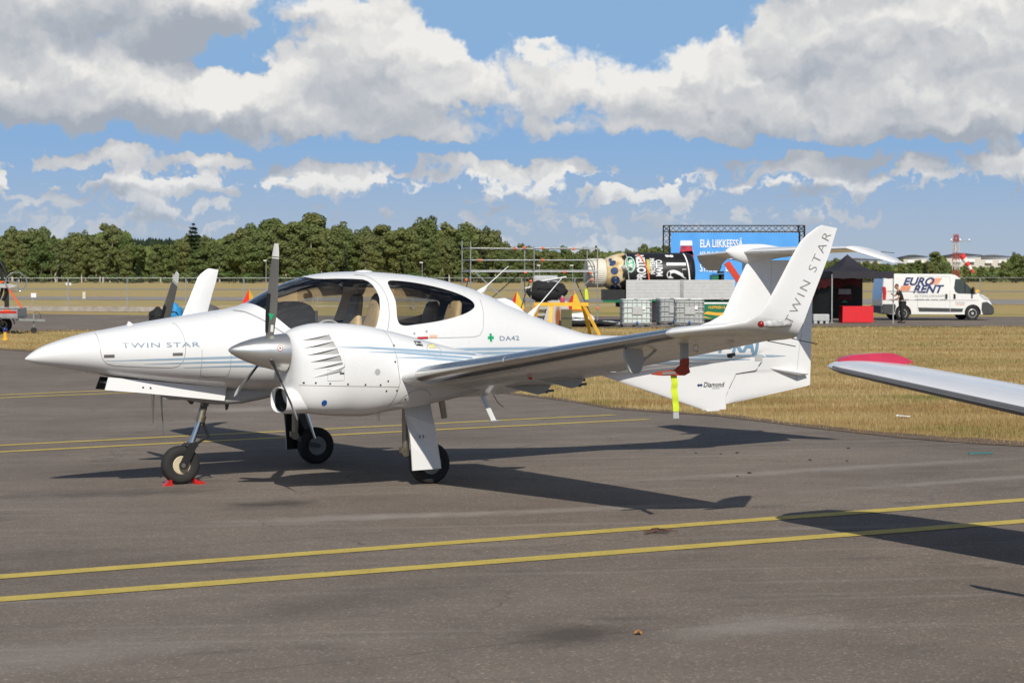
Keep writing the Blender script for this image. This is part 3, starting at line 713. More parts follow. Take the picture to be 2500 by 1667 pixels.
ribbon('door_outline', [(3.40, 1.30), (3.8, 1.297), (4.20, 1.294), (4.27, 1.31), (4.312, 1.36), (4.335, 1.45), (4.36, 1.56), (4.37, 1.66)], .005, M_LINE, fuse, FB)
for x, z in ((3.55, 1.345), (3.68, 1.362)): disc('door_lock', x, z, .011, M_LOUV, fuse, FB)
patch('door_handle', 3.575, 1.293, 3.69, 1.312, M_RED, fuse, FB, .008)
patch('placard', 3.71, 1.300, 3.79, 1.326, mat('placard_orange', (.75, .45, .30), .5), fuse, FB)

# --- wing: lofted aerofoil sections ---
def foil(u, t):        # thickness law
    u = max(u, 0.0)
    return 5 * t * (.2969 * sqrt(u) - .126 * u - .3516 * u * u + .2843 * u ** 3 - .1036 * u ** 4)
def section(LE, TE, nrm, t, a=0.0, b=1.0, off=0.0, n=18):
    """closed outline between chord fractions a and b; thickness along nrm, a little camber"""
    LE, TE, nrm = Vector(LE), Vector(TE), Vector(nrm).normalized(); c = (TE - LE).length
    us = [a + (b - a) * (1 - cos(pi * k / n)) / 2 if a == 0 else a + (b - a) * k / n for k in range(n + 1)]
    up, lo = [], []
    for u in us:
        cam_ = .022 * (4 * u * (1 - u)); h = foil(u, t); p = LE.lerp(TE, u) + nrm * cam_ * c
        up.append(p + nrm * (h * c + off)); lo.append(p - nrm * (h * c * .92 + off))
    if a == 0.0: return list(reversed(up)) + lo[1:]
    return list(reversed(up)) + lo
WS = [(.35, (2.72, .83), (4.27, .70), .16), (1.2, (2.755, .912), (4.23, .775), .16), (2.1, (2.800, 1.000), (4.17, .868), .155), (4.0, (2.925, 1.190), (4.04, 1.086), .145), (6.1, (3.05, 1.400), (3.855, 1.322), .125)]
def wing_at(y):
    for A, B in zip(WS, WS[1:]):
        if y <= B[0] + 1e-6:
            t = (y - A[0]) / (B[0] - A[0]); l = lambda p, q: tuple(p[i] + (q[i] - p[i]) * t for i in range(2)); return l(A[1], B[1]), l(A[2], B[2]), A[3] + (B[3] - A[3]) * t
def wsec(y, s, a=0., b=1., off=0.):
    le, te, t = wing_at(y); return section((le[0], s * y, le[1]), (te[0], s * y, te[1]), (0, -s * .1, 1), t, a, b, off)
TIP = [((3.05, 6.10, 1.400), (3.855, 6.10, 1.322), (0, -.1, 1), .125), ((3.085, 6.20, 1.412), (3.850, 6.22, 1.328), (0, -.12, 1), .12), ((3.17, 6.32, 1.428), (3.845, 6.34, 1.335), (0, -.15, 1), .115),
       ((3.29, 6.42, 1.444), (3.835, 6.46, 1.345), (0, -.3, 1), .105), ((3.42, 6.50, 1.470), (3.815, 6.54, 1.362), (0, -.55, .8), .10), ((3.50, 6.555, 1.525), (3.805, 6.585, 1.402), (0, -.8, .45), .10),
       ((3.545, 6.585, 1.60), (3.825, 6.61, 1.46), (0, -1, .2), .10), ((3.62, 6.615, 1.74), (3.873, 6.635, 1.60), (0, -1, .12), .09), ((3.70, 6.65, 1.90), (3.94, 6.67, 1.79), (0, -1, .1), .085),
       ((3.755, 6.68, 2.005), (4.0, 6.69, 1.945), (0, -1, .1), .08), ((3.80, 6.692, 2.05), (4.024, 6.70, 2.03), (0, -1, .1), .075), ((3.875, 6.706, 2.103), (4.04, 6.707, 2.085), (0, -1, .1), .07), ((3.915, 6.710, 2.120), (4.046, 6.708, 2.098), (0, -1, .1), .05)]
M_WICK = M_BLK
def wing(s):
    w = MB()
    # fixed structure up to the flap and aileron hinge
    w.loft([wsec(y, s, 0., .74) for y in (.35, 1.2, 2.1, 3.0, 4.0, 5.0, 6.1)])
    o = w.build('wing', M_WHITE, plane, smooth=50)
    for nm, a, b in (('flap', .62, 1.9), ('flap', 1.95, 3.55), ('aileron', 3.58, 6.07)):
        MB().loft([wsec(y, s, .748, 1.0) for y in axis([(a, b, 6)])]).build(nm, M_WHITE, o, smooth=50)
    MB().loft([wsec(y, s, .748, 1.0) for y in (6.08, 6.1)]).build('trailing_edge', M_WHITE, o, smooth=50)
    MB().loft([section((l[0], s * l[1], l[2]), (t[0], s * t[1], t[2]), (0, n_[1] * s, n_[2]), th) for l, t, n_, th in TIP]).build('winglet', M_WHITE, o, smooth=50)
    # polished ice-protection strip round the leading edge
    def le_shell(y, off=.002):
        le, te, t = wing_at(y); P = section((le[0], s * y, le[1]), (te[0], s * y, te[1]), (0, -s * .1, 1), t, 0., 1., off, 40)
        mid = len(P) // 2; return P[mid - 7:mid + 9]
    q = MB(); ys = axis([(2.27, 3.76, 5), (3.78, 6.08, 8)]); q.loft([le_shell(y) for y in axis([(2.27, 3.77, 6)])], False, False, closed=False); q.loft([le_shell(y) for y in axis([(3.785, 6.06, 8)])], False, False, closed=False)
    q.build('leading_edge_strip', M_STEEL, o, smooth=60)
    # hinge brackets, tie-down ring, lamp, static wicks
    for y in (2.25, 2.95, 5.62):
        le, te, t = wing_at(y); P = lambda f, dz: (le[0] + (te[0] - le[0]) * f, le[1] + (te[1] - le[1]) * f + dz)
        if y < 5: MB().prism([P(.55, -.02), P(.74, -.03), P(.98, -.005), P(.94, -.075), P(.88, -.095)], s * y - .012, s * y + .012, lambda u, v, tt: (u, tt, v)).build('hinge_fairing', M_GREY, o)
        h = MB(); a_, b_ = P(.93, -.06), P(1.0, -.03); h.bar((a_[0], s * y, a_[1]), (b_[0] + .0, s * y, b_[1] - .02), .018, .022); h.tube([(a_[0] + .02, s * y - .02, a_[1] - .01), (a_[0] + .02, s * y + .02, a_[1] - .01)], .011, 8); h.build('hinge', M_DKMET, o)
    y = 5.62; le, te, t = wing_at(y)
    q = MB(); pad = [(3.085, 1.275), (3.125, 1.298), (3.20, 1.29), (3.235, 1.26), (3.24, 1.2), (3.225, 1.13), (3.20, 1.10), (3.15, 1.095), (3.12, 1.115), (3.10, 1.18), (3.08, 1.23)]
    q.prism(pad, s * 5.40, s * 5.425, lambda u, v, tt: (u, tt, v)); q.build('balance_weight', M_GREY, o)
    q = MB(); q.tube([(3.22, s * 5.41, 1.20), (3.28, s * 5.41, 1.21), (3.36, s * 5.41, 1.27)], .010, 6); q.tube([(3.20, s * 5.41, 1.15), (3.28, s * 5.41, 1.215)], .008, 6); q.build('balance_arm', M_GREY, o)
    q = MB(); R_ = [(3.36 + .025 * cos(a * pi / 6), s * 5.95, 1.283 + .025 * sin(a * pi / 6)) for a in range(13)]; q.tube(R_, .004, 6); q.build('tie_down_ring', M_STEEL, o)
    q = MB(); q.lathe([(.002, -.125), (.020, -.11), (.025, -.02), (.025, .06), (.018, .12), (.004, .15)], (3.585, s * 6.60, 1.452), 'X', 12); q.build('lamp_housing', mat('lamp_housing_grey', (.50, .50, .49), .4, var=.4, scale=40), o, smooth=40)
    q = MB(); q.ball((3.478, s * 6.603, 1.452), (.024, .023, .023)); q.build('navigation_lamp', mat('lamp_red', (.28, .008, .008), .15, coat=.6) if s < 0 else M_GREEN, o, smooth=60)
    for y, dx in ((6.5, .22), (6.2, .24)):
        q = MB(); q.tube([(3.80, s * y, 1.345 if y > 6.4 else 1.325), (3.80 + dx, s * (y - .01), 1.30 if y > 6.4 else 1.28)], .0035, 6); q.build('static_wick', M_WICK, o)
    # pitot mast on the under side
    if s < 0:
        q = MB(); q.box((3.325, -5.85, 1.265), (.055, .028, .13)); q.box((3.325, -5.85, 1.33), (.09, .05, .03)); q.build('pitot_mast', M_GREY, o)
        q = MB(); q.box((3.39, -3.3, 1.00), (.03, .03, .02)); q.build('drain_port', M_RED, o)
    return o
wp = wing(-1); ws_ = wing(1)
# winglet lettering follows the outer face
def winglet_text():
    vs, fs = text_mesh('TWIN STAR', .095, 1.2, -.0012, 0, 1.32); P = []
    a = Vector((3.735, 1.435)); b = Vector((4.0, 2.055)); d = (b - a).normalized(); nr = Vector((-d.y, d.x)); W_ = max(v[0] for v in vs); k = (b - a).length / W_
    tri = []
    wl = wp.children
    me = [c for c in wl if c.name.startswith('winglet')][0].data; bv = bvh_of(me)
    for u, v in vs:
        q = a + d * u * k + nr * v * 1.0
        p = onto(bv, q.x, q.y, -1, .002, 9.0); P.append(p)
    for part in words('TWIN STAR', vs, fs):
        good = [f for f in part if all(P[i] is not None for i in f)]
        used = sorted({i for f in good for i in f}); mp = {i: j for j, i in enumerate(used)}
        MB().add([P[i] for i in used], [tuple(mp[i] for i in f) for f in good]).build('winglet_lettering', M_LETG, wp, fix=False)
winglet_text()

# --- fin, rudder, tailplane ---
def fin_loft(rows, n=12, blunt_aft=False, blunt_fore=False):
    rings = []
    for z, xl, xr, T in rows:
        P, Q = [], []
        for k in range(n + 1):
            u = (1 - cos(pi * k / n)) / 2
            h = T * (sqrt(u) * 1.9 - 1.0 * u if u < .8 else 1.9 * sqrt(.8) - .8) if blunt_aft else (T * (1 - u) ** .9 if blunt_fore else T * 4 * u * (1 - u))
            h = max(h, .0012); x = xl + (xr - xl) * u; P.append(Vector((x, -h, z))); Q.append(Vector((x, h, z)))
        rings.append(P + list(reversed(Q)))
    return rings
FX = [(.443, 7.10), (.452, 7.09), (.65, 6.50), (.852, 5.895), (.95, 5.62), (1.0, 5.62), (1.15, 5.8), (1.22, 6.2), (1.262, 6.6), (1.30, 6.95), (1.374, 7.222), (1.448, 7.385), (1.6, 7.47), (1.962, 7.68), (2.09, 7.755)]
FR = [(.443, 7.39), (.585, 7.385), (.70, 7.447), (.815, 7.51), (.826, 7.6), (.842, 7.76), (.90, 7.81), (.97, 7.862), (1.3, 7.93), (2.09, 7.99)]
def lin(tab, z):
    for (a, p), (b, q) in zip(tab, tab[1:]):
        if z <= b: return p + (q - p) * (z - a) / (b - a)
    return tab[-1][1]
zs = sorted(set([a for a, _ in FX] + [a for a, _ in FR] + axis([(.46, 2.08, 24)])))
TT = [(.443, .022), (.8, .034), (.95, .05), (1.25, .058), (1.45, .058), (2.1, .045)]
fin = MB().loft(fin_loft([(z, lin(FX, z), lin(FR, z), lin(TT, z)) for z in zs], blunt_aft=True)).build('fin', M_WHITE, plane, smooth=45)
def rud_xr(z): return 7.43 + (z - .497) / (.656 - .497) * (8.482 - 7.43) if z < .656 else 8.482 + (z - .656) * .055
rz = [z for z in zs if .50 < z < 2.03]
rud = MB().loft(fin_loft([(z, lin(FR, z) + .003, rud_xr(z), lin(TT, z) * .88) for z in [.5] + rz], blunt_fore=True)).build('rudder', M_WHITE, plane, smooth=45)
FINB = bvh_of(fin.data); RUDB = bvh_of(rud.data)
def both(x, z):
    best = None
    for b in (FINB, RUDB, FB):
        p = onto(b, x, z, -1, .003)
        if p is not None and (best is None or p.y < best.y): best = p
    return best
class Multi:
    def __init__(s, bs): s.bs = bs
    def ray_cast(s, o, d):
        best = (None, None, None, None)
        for b in s.bs:
            h = b.ray_cast(o, d)
            if h[0] is not None and (best[3] is None or h[3] < best[3]): best = h
        return best
TAILB = Multi([FINB, RUDB, FB])
decal_text('registration', 'OY-KAJ', 7.02, 1.062, .21, 1.0, mat('registration_blue', (.18, .31, .44), .6), fin, TAILB, .011, .22, 1.12, -.018, lift=.004)
for (x0, z0, x1, z1) in ((5.6, 1.085, 8.15, .985), (5.8, 1.043, 7.69, .963), (6.0, 1.0, 7.21, .938)):
    ribbon('stripe', [(x0, z0), (x1 - .2, z1 + .006), (x1, z1)], [.026, .024, .004], M_STRIPE, fin, TAILB, lift=.004)
decal_text('lettering', 'Diamond', 7.105, .688, .075, .92, M_BLK, fin, TAILB, .001, .25, 1.0, -.02, lift=.003)
decal_text('lettering', 'AIRCRAFT', 7.215, .664, .020, 1.1, M_LETG, fin, TAILB, 0, .25, 1.0, -.02, lift=.003)
decal_mesh('maker_emblem', [(0, .012), (.02, .03), (.026, .02), (.045, .02), (.05, .03), (.07, .012), (.05, -.008), (.045, .003), (.026, .003), (.02, -.008)], [tuple(range(10))], lambda u, v: (7.03 + u, .698 + v), TAILB, M_NAVY, fin)
patch('tail_latch', 7.745, .945, 7.84, 1.0, M_GREY, fin, TAILB, .005)
ribbon('panel_outline', [(8.30, .72), (8.315, .87), (8.33, 1.0), (8.36, 1.15), (8.395, 1.33)], .004, M_LINE, rud, TAILB)
ribbon('rudder_gap', [(7.862, .985), (7.858, .962), (7.80, .89), (7.762, .838), (7.64, .826), (7.515, .812), (7.45, .70), (7.388, .585)], [.012, .012, .012, .012, .010, .009, .006, .005], M_LINED, rud, TAILB, lift=.004)
disc('tail_lock', 8.43, 1.43, .02, M_LINED, rud, TAILB)
q = MB(); q.loft([[Vector((7.92, -.02, .865)), Vector((7.92, .02, .865)), Vector((7.92, .02, .86)), Vector((7.92, -.02, .86))], [Vector((8.28, -.11, .80)), Vector((8.28, .11, .80)), Vector((8.28, .09, .775)), Vector((8.28, -.09, .775))], [Vector((8.42, -.06, .782)), Vector((8.42, .06, .782)), Vector((8.42, .05, .775)), Vector((8.42, -.05, .775))]])
q.build('tail_strake', M_WHITE, rud, smooth=40)
q = MB(); q.box((7.23, 0, .445), (.16, .035, .03)); bevel_mesh(q.mesh('x'), .01); q.build('tail_skid', M_WHITE, fin)
HS = [(0.0, (7.60, 2.105), (8.43, 2.075), .105), (.7, (7.775, 2.106), (8.40, 2.072), .10), (1.42, (7.955, 2.103), (8.365, 2.066), .10), (1.55, (8.055, 2.045), (8.39, 2.018), .10), (1.66, (8.17, 1.992), (8.42, 1.975), .09), (1.745, (8.29, 1.942), (8.457, 1.932), .08)]
def hsec(i, s, a, b):
    y, le, te, t = HS[i]; nrm = (0, 0, 1) if i < 3 else (0, -s * -.45, .9)
    return section((le[0], s * y, le[1]), (te[0], s * y, te[1]), nrm, t, a, b, 0, 14)
tp = MB(); tp.loft([hsec(i, -1, 0., .60) for i in (2, 1, 0)] + [hsec(i, 1, 0., .60) for i in (1, 2)])
tail = tp.build('tailplane', M_WHITE, plane, smooth=50)
for s in (-1, 1):
    MB().loft([hsec(i, s, .612, 1.) for i in (0, 1, 2)]).build('elevator', M_WHITE, tail, smooth=50)
    MB().loft([hsec(i, s, 0., 1.) for i in (2, 3, 4, 5)]).build('drooped_tip', M_WHITE, tail, smooth=50)
    q = MB(); q.tube([(8.37, s * 1.45, 2.06), (8.53, s * 1.46, 2.045)], .003, 5); q.build('static_wick', M_BLK, tail)
BT = [(7.432, 2.122, 2.108, .004), (7.47, 2.148, 2.073, .030), (7.56, 2.175, 2.015, .056), (7.70, 2.190, 1.982, .068), (7.85, 2.190, 1.995, .07), (8.1, 2.160, 2.035, .055), (8.46, 2.10, 2.07, .010)]
MB().loft(body(BT, spread([7.432, 7.5, 7.7, 8.1, 8.46], 6), lambda x: .5, lambda x: 2., lambda x: 2., 0, 24)).build('tail_bullet', M_WHITE, tail, smooth=50)
# --- engine nacelles, propellers ---
NY = 1.65
NT = [(1.865, 1.392, .93, .155), (1.88, 1.408, .86, .20), (1.92, 1.430, .765, .258), (2.0, 1.457, .712, .308), (2.15, 1.480, .682, .345), (2.33, 1.476, .664, .360), (2.55, 1.456, .655, .366), (2.66, 1.436, .665, .366), (2.80, 1.402, .688, .362), (3.0, 1.35, .708, .35), (3.2, 1.292, .735, .33), (3.44, 1.231, .775, .30), (3.75, 1.157, .84, .25), (4.05, 1.08, .91, .17), (4.32, 1.02, .965, .05)]
def nac_zc(x): return .56 - .08 * min(1, max(0, (x - 2.2) / 1.5))
nx_ = spread([1.865, 1.93, 2.15, 2.7, 3.4, 4.32], 10)
def blade_sec(r):
    c = pchip([.09, .2, .45, .70, .86, .935], [.060, .088, .118, .108, .086, .055], r); tw = radians(pchip([.09, .3, .6, .935], [52, 38, 26, 19], r)); t = pchip([.09, .25, .6, .935], [.5, .2, .11, .07], r)
    P = []
    for k in range(14):
        a = 2 * pi * k / 14; u = c / 2 * cos(a); h = c * t / 2 * sin(a) * (1 - .35 * cos(a))
        P.append(Vector((u * sin(tw) + h * cos(tw), -u * cos(tw) + h * sin(tw), r)))
    return P
def blade_parts():
    full = axis([(.09, .45, 8), (.45, .80, 6)])
    g = MB().loft([blade_sec(r) for r in full + [.803]]).mesh('blade', 60)
    wb = MB().loft([blade_sec(r) for r in (.8035, .814)]).mesh('band', 60)
    gb = MB().loft([blade_sec(r) for r in (.8145, .822)]).mesh('band', 60)
    tp_ = MB().loft([blade_sec(r) for r in (.8225, .86, .90, .925, .935)]).mesh('tip', 60)
    def boot(r):
        P = blade_sec(r); ctr = sum(P, Vector()) / len(P); Q = [ctr + (p - ctr) * 1.10 for p in P]; return [Q[i] for i in (4, 5, 6, 7, 8, 9, 10)]
    bt = MB().loft([boot(r) for r in axis([(.165, .50, 10)])], closed=False, cap0=False, cap1=False).mesh('boot', 60)
    return g, wb, gb, tp_, bt
BP = blade_parts()
M_WTIP = mat('blade_tip_white', (.72, .72, .68), .45, var=.06)
def nacelle(s):
    yc = s * NY
    base = MB().loft(body(NT, nx_, nac_zc, lambda x: 2.15, lambda x: 2.5 + 1.6 * max(0, min(1, (2.35 - x) / .4)), 0, 56, yc)).mesh('nac', 40)
    # slanted cooling gills on the flank and the chin intake are cut out
    cut = []
    if s < 0:
        G = [((1.935, 1.335), (2.175, 1.378, 1.330)), ((1.935, 1.270), (2.195, 1.322, 1.272)), ((1.95, 1.208), (2.215, 1.262, 1.212)), ((1.97, 1.148), (2.235, 1.202, 1.152)), ((1.99, 1.085), (2.25, 1.142, 1.118))]
        bv = bvh_of(base)
        for (x0, z0), (x1, za, zb) in G:
            p0 = onto(bv, x0, z0, -1, .002); pa = onto(bv, x1, za, -1, .004); pb = onto(bv, x1 + .012, zb, -1, .004)
            inn = Vector((.0, .018, 0)); out_ = Vector((.0, -.10, 0)); mid = (pa + pb) / 2
            vs = [p0 + Vector((0, -.002, 0)), p0 + Vector((0, -.04, .0)), pa + out_, pb + out_, pa + inn * .55, pb + inn]
            me = bpy.data.meshes.new('w'); bm = bmesh.new(); bvv = [bm.verts.new(v) for v in vs]; bmesh.ops.convex_hull(bm, input=bvv); bm.to_mesh(me); bm.free(); cut.append(me)
    me = boolean(base.copy(), cut) if cut else base.copy()
    me.materials.clear(); me.materials.append(M_WHITE); me.materials.append(M_LOUV)
    bb = bvh_of(base)
    for p in me.polygons: p.material_index = 0 if bb.find_nearest(p.center)[3] < .004 else 1
    take_normals(me, base); o = link('engine_nacelle', me, [M_WHITE, M_LOUV], plane)
    NBV = bvh_of(base)
    # chin intake: rounded lip and dark throat
    def oval(x, ry, rz_, zc, n=28): return [Vector((x, yc + ry * math.copysign(abs(cos(2 * pi * k / n)) ** .75, cos(2 * pi * k / n)), zc + rz_ * math.copysign(abs(sin(2 * pi * k / n)) ** .75, sin(2 * pi * k / n)))) for k in range(n)]
    q = MB(); q.loft([oval(2.25, .18, .09, .83), oval(2.12, .215, .108, .822), oval(2.0, .238, .118, .818), oval(1.90, .230, .118, .818), oval(1.83, .220, .116, .82), oval(1.80, .210, .111, .822), oval(1.795, .205, .107, .822), oval(1.80, .200, .103, .822), oval(1.84, .194, .098, .822), oval(2.1, .17, .08, .822)], False, True)
    lip = q.build('air_intake', M_WHITE, o, smooth=60)
    MB().loft([oval(1.83, .1935, .0975, .822), oval(2.05, .165, .075, .822)], False, True).build('intake_throat', M_BLK, lip, smooth=60)
    # spinner and three blades
    pr = MB(); ax_z = 1.242
    pr.lathe([(.003, -.362), (.014, -.354), (.035, -.327), (.072, -.252), (.105, -.162), (.134, -.052), (.153, .048), (.163, .118), (.166, .150), (.150, .151)], (0, 0, 0), 'X', 40)
    HUB = Matrix.Translation((1.712, yc, ax_z)) @ Matrix.Rotation(radians(4), 4, 'Y')
    prop = empty('propeller', parent=plane)
    spn = pr.build('spinner', M_SILV, prop, smooth=50); spn.matrix_local = HUB
    ph0 = radians(5) if s < 0 else radians(38)
    for k in range(3):
        a = ph0 + k * 2 * pi / 3            # blade direction, positive towards port
        R_ = Matrix.Rotation(a, 4, 'X')
        def put(nm, me_, m_, par):
            x = bpy.data.objects.new(nm, me_); col.objects.link(x); x.parent = par
            if not me_.materials: me_.materials.append(m_)
            return x
        b = put('blade', BP[0], M_BLADE, prop); b.matrix_local = HUB @ R_
        put('blade_band', BP[1], M_WTIP, b); put('blade_band', BP[2], M_BLADE, b); put('blade_tip', BP[3], M_WTIP, b); put('deicing_boot', BP[4], M_BOOT, b)
        if s < 0 and k == 0:
            q = MB(); bvb = bvh_of(BP[0])
            vd = Vector((-.447, -.894, 0)); ve = Vector((.894, -.447, 0))
            def onb(y, z):
                h = bvb.ray_cast(ve * y + Vector((0, 0, z)) + vd, -vd); return (h[0] + vd * .004) if h[0] else ve * y + Vector((0, 0, z)) + vd * .02
            q.add([onb(-.026, .33), onb(.028, .33), onb(.002, .27)], [(0, 1, 2)]); q.build('blade_decal', M_GREEN, b, fix=False)
            q = MB(); q.add([onb(.006, .175), onb(.03, .175), onb(.03, .235), onb(.006, .235)], [(0, 1, 2, 3)]); q.build('blade_label', M_WTIP, b, fix=False)
    if s > 0: return o
    spb = bvh_of(spn.data)
    for nm, r_, m_, lf in (('spinner_sticker', .024, M_RED, .002), ('sticker_centre', .019, M_WTIP, .003), ('sticker_mark', .008, M_LINED, .004)):
        k_ = 16; vs_ = []
        for j in range(k_ + 1):
            a_ = 2 * pi * j / k_; u_ = .05 + (r_ * cos(a_) if j < k_ else 0); w_ = .035 + (r_ * sin(a_) if j < k_ else 0); h_ = spb.ray_cast(Vector((u_, -2, w_)), Vector((0, 1, 0))); vs_.append(h_[0] + h_[1] * lf)
        MB().add(vs_, [(j, (j + 1) % k_, k_) for j in range(k_)]).build(nm, m_, prop, fix=False).matrix_local = HUB
    # port flank details
    lipm = M_WHITE
    fr = [(1.99, 1.355), (2.08, 1.385), (2.15, 1.396), (2.19, 1.385), (2.215, 1.33), (2.265, 1.15), (2.262, 1.11), (2.225, 1.092), (2.12, 1.06), (2.0, 1.02)]
    pts = [onto(NBV, x, z, -1, .001) for x, z in fr]; pts = [p for p in pts if p is not None]
    def dens(P, n=5):
        out = []
        for i in range(len(P) - 1):
            for k in range(n): out.append(P[i].lerp(P[i + 1], k / n))
        return out + [P[-1]]
    D_ = dens(pts[1:], 3); MB().tube(D_, [.003 + .009 * min(1, i / 6) * min(1, (len(D_) - 1 - i) / 8) for i in range(len(D_))], 8).build('gill_rim', M_WHITE, o, smooth=70)
    q = MB(); P = [onto(NBV, 2.0 + .24 * k / 8, 1.022 + .05 * (k / 8) ** 1.2, -1, .001) for k in range(9)]; q.tube(P, [.002 + .007 * k / 8 for k in range(9)], 6); q.build('gill_rim', M_LOUV, o, smooth=60)
    for (x0, z0, x1, z1) in ((2.20, 1.272, 3.62, 1.165), (2.50, 1.222, 3.55, 1.135), (2.74, 1.168, 3.45, 1.115)):
        ribbon('stripe', [(x0, z0), (x0 + .3, z0 - .013), ((x0 + x1) / 2 + .1, (z0 + z1) / 2 - .003), (x1, z1)], [.002, .017, .024, .018], M_STRIPE, o, NBV)
    ribbon('cowl_joint', [(1.90, .955), (2.1, .945), (2.4, .930), (2.7, .915), (2.78, .91)], .005, M_LINE, o, NBV)
    ribbon('cowl_joint', [(2.735, 1.405), (2.745, 1.3), (2.755, 1.2), (2.77, 1.05), (2.785, .95), (2.76, .84), (2.72, .73)], .005, M_LINE, o, NBV)
    ribbon('panel_outline', [(2.12, .985), (2.12, 1.08), (2.265, 1.08), (2.265, .985), (2.12, .985)], .003, M_LINE, o, NBV)
    patch('panel_latch', 2.225, 1.04, 2.265, 1.055, M_LINED, o, NBV, .004, nx=3)
    for x, z in ((1.93, .975), (2.02, .972), (2.14, .962), (2.30, .952), (2.46, .942), (2.60, .935), (2.67, .965), (2.66, .88), (2.76, .88), (2.755, 1.27), (2.74, 1.13), (2.86, .80), (2.93, .94), (3.02, .90)): disc('fastener', x, z, .0085, M_DKMET, o, NBV)
    disc('blue_marker', 2.10, .800, .024, M_BLUE, o, NBV, .004); disc('vent_cap', 2.57, 1.05, .026, M_GREY, o, NBV, .004)
    ribbon('panel_outline', [(2.80, .76), (2.84, .82), (2.90, .865), (2.98, .885), (3.06, .87), (3.11, .82)], .004, M_LINE, o, NBV)
    patch('fuel_placard', 2.985, 1.262, 3.06, 1.302, M_BLK, o, NBV, .004, -.1, 4, 2)
    vs, fs = text_mesh('JET A1', .024, 1.2, .001); decal_mesh('placard_lettering', vs, fs, lambda u, v: (2.99 + u * .85, 1.272 + v - .1 * u), NBV, M_WTIP, o, -1, .006)
    ribbon('cowl_joint', [(3.16 + .075 * cos(a * pi / 10), 1.215 + .055 * sin(a * pi / 10)) for a in range(21)], .004, M_LINE, o, NBV)
    patch('placard', 3.12, 1.235, 3.20, 1.265, mat('placard_yellow', (.8, .75, .35), .5), o, NBV, .004)
    q = MB(); q.lathe([(.014, 0), (.013, .07), (.006, .075)], (2.70, yc - .05, .60), 'Z', 10); q.build('drain_pipe', M_STEEL, o)
    q = MB(); q.tube([(3.32, yc - .02, .80), (3.34, yc - .02, .70), (3.355, yc - .02, .60)], [.03, .03, .028], 10); q.build('damping_strut', M_BRNMET, o, smooth=50)  # this tube stands for a damping strut below the nacelle
    return o
nac_p = nacelle(-1); nac_s = nacelle(1)

# --- landing gear ---
def wheel(parent, c, R_, w, rim_r, rim_m):
    q = MB(); h = w / 2
    q.lathe([(rim_r, -h * .72), (rim_r + .012, -h * .9), (R_ * .80, -h), (R_ * .93, -h * .86), (R_, -h * .45), (R_, h * .45), (R_ * .93, h * .86), (R_ * .80, h), (rim_r + .012, h * .9), (rim_r, h * .72)], c, 'Y', 40, cap=False)
    t = q.build('tyre', M_RUB, parent, smooth=50)
    q = MB(); q.lathe([(rim_r + .003, -h * .74), (rim_r * .88, -h * .80), (rim_r * .80, -h * .45), (rim_r * .45, -h * .40), (rim_r * .36, -h * .75), (.012, -h * .78), (.012, h * .78), (rim_r * .36, h * .75), (rim_r * .45, h * .40), (rim_r * .80, h * .45), (rim_r * .88, h * .80), (rim_r + .003, h * .74)], c, 'Y', 32)
    q.build('rim', rim_m, parent, smooth=40)
    q = MB()
    for k in range(6):
        a = 2 * pi * k / 6 + .3; q.lathe([(.007, -h * .62), (.007, -h * .40)], (c[0] + rim_r * .62 * cos(a), c[1], c[2] + rim_r * .62 * sin(a)), 'Y', 6)
    q.build('wheel_bolts', M_DKMET, parent)
M_RIM = mat('rim_cream', (.52, .44, .30), .5, var=.12)
ng = empty('nose_gear', parent=plane)
wheel(ng, (1.413, 0, .178), .178, .125, .083, M_RIM)
d = Vector((1.415 - 1.70, 0, .178 - .86)).normalized()
q = MB(); q.tube([(1.70, 0, .88), (1.665, 0, .76), (1.625, 0, .62)], [.035, .037, .036], 16); q.build('oleo_leg', M_BRNMET, ng, smooth=50)
q = MB(); q.tube([(1.69, 0, .80), (1.675, 0, .75)], .047, 16); q.bar((1.66, -.05, .73), (1.66, .05, .73), .05, .03); q.bar((1.615, -.03, .70), (1.66, -.03, .71), .03); q.build('steering_collar', M_DKMET, ng, smooth=40)
q = MB(); q.tube([(1.632, 0, .63), (1.61, 0, .565)], .045, 16); q.build('leg_collar', M_BRNMET, ng, smooth=50)
q = MB(); q.tube([(1.618, 0, .60), (1.52, 0, .36)], .025, 16); q.build('chrome_piston', M_CHROME, ng, smooth=60)
q = MB()
q.box((1.51, 0, .352), (.10, .18, .05), M=Matrix.Rotation(radians(-22), 3, 'Y'))
for s in (-1, 1): q.bar((1.515, s * .085, .36), (1.418, s * .085, .178), .016, .075, up=(1, 0, 0)); q.lathe([(.038, -.012), (.038, .012)], (1.415, s * .088, .178), 'Y', 16)
bevel_mesh(q.mesh('f'), .004); q.build('fork', M_BLK, ng, smooth=35)
q = MB(); q.lathe([(.021, -.105), (.021, -.09)], (1.413, 0, .178), 'Y', 14); q.lathe([(.021, .09), (.021, .105)], (1.413, 0, .178), 'Y', 14); q.build('axle_nut', M_STEEL, ng, smooth=40)
q = MB(); q.bar((1.64, 0, .57), (1.69, 0, .43), .03, .022); q.bar((1.69, 0, .43), (1.545, 0, .35), .03, .022); q.tube([(1.645, -.03, .575), (1.645, .03, .575)], .009, 8); q.tube([(1.69, -.03, .43), (1.69, .03, .43)], .009, 8); q.build('torque_link', M_BLK, ng, smooth=40)
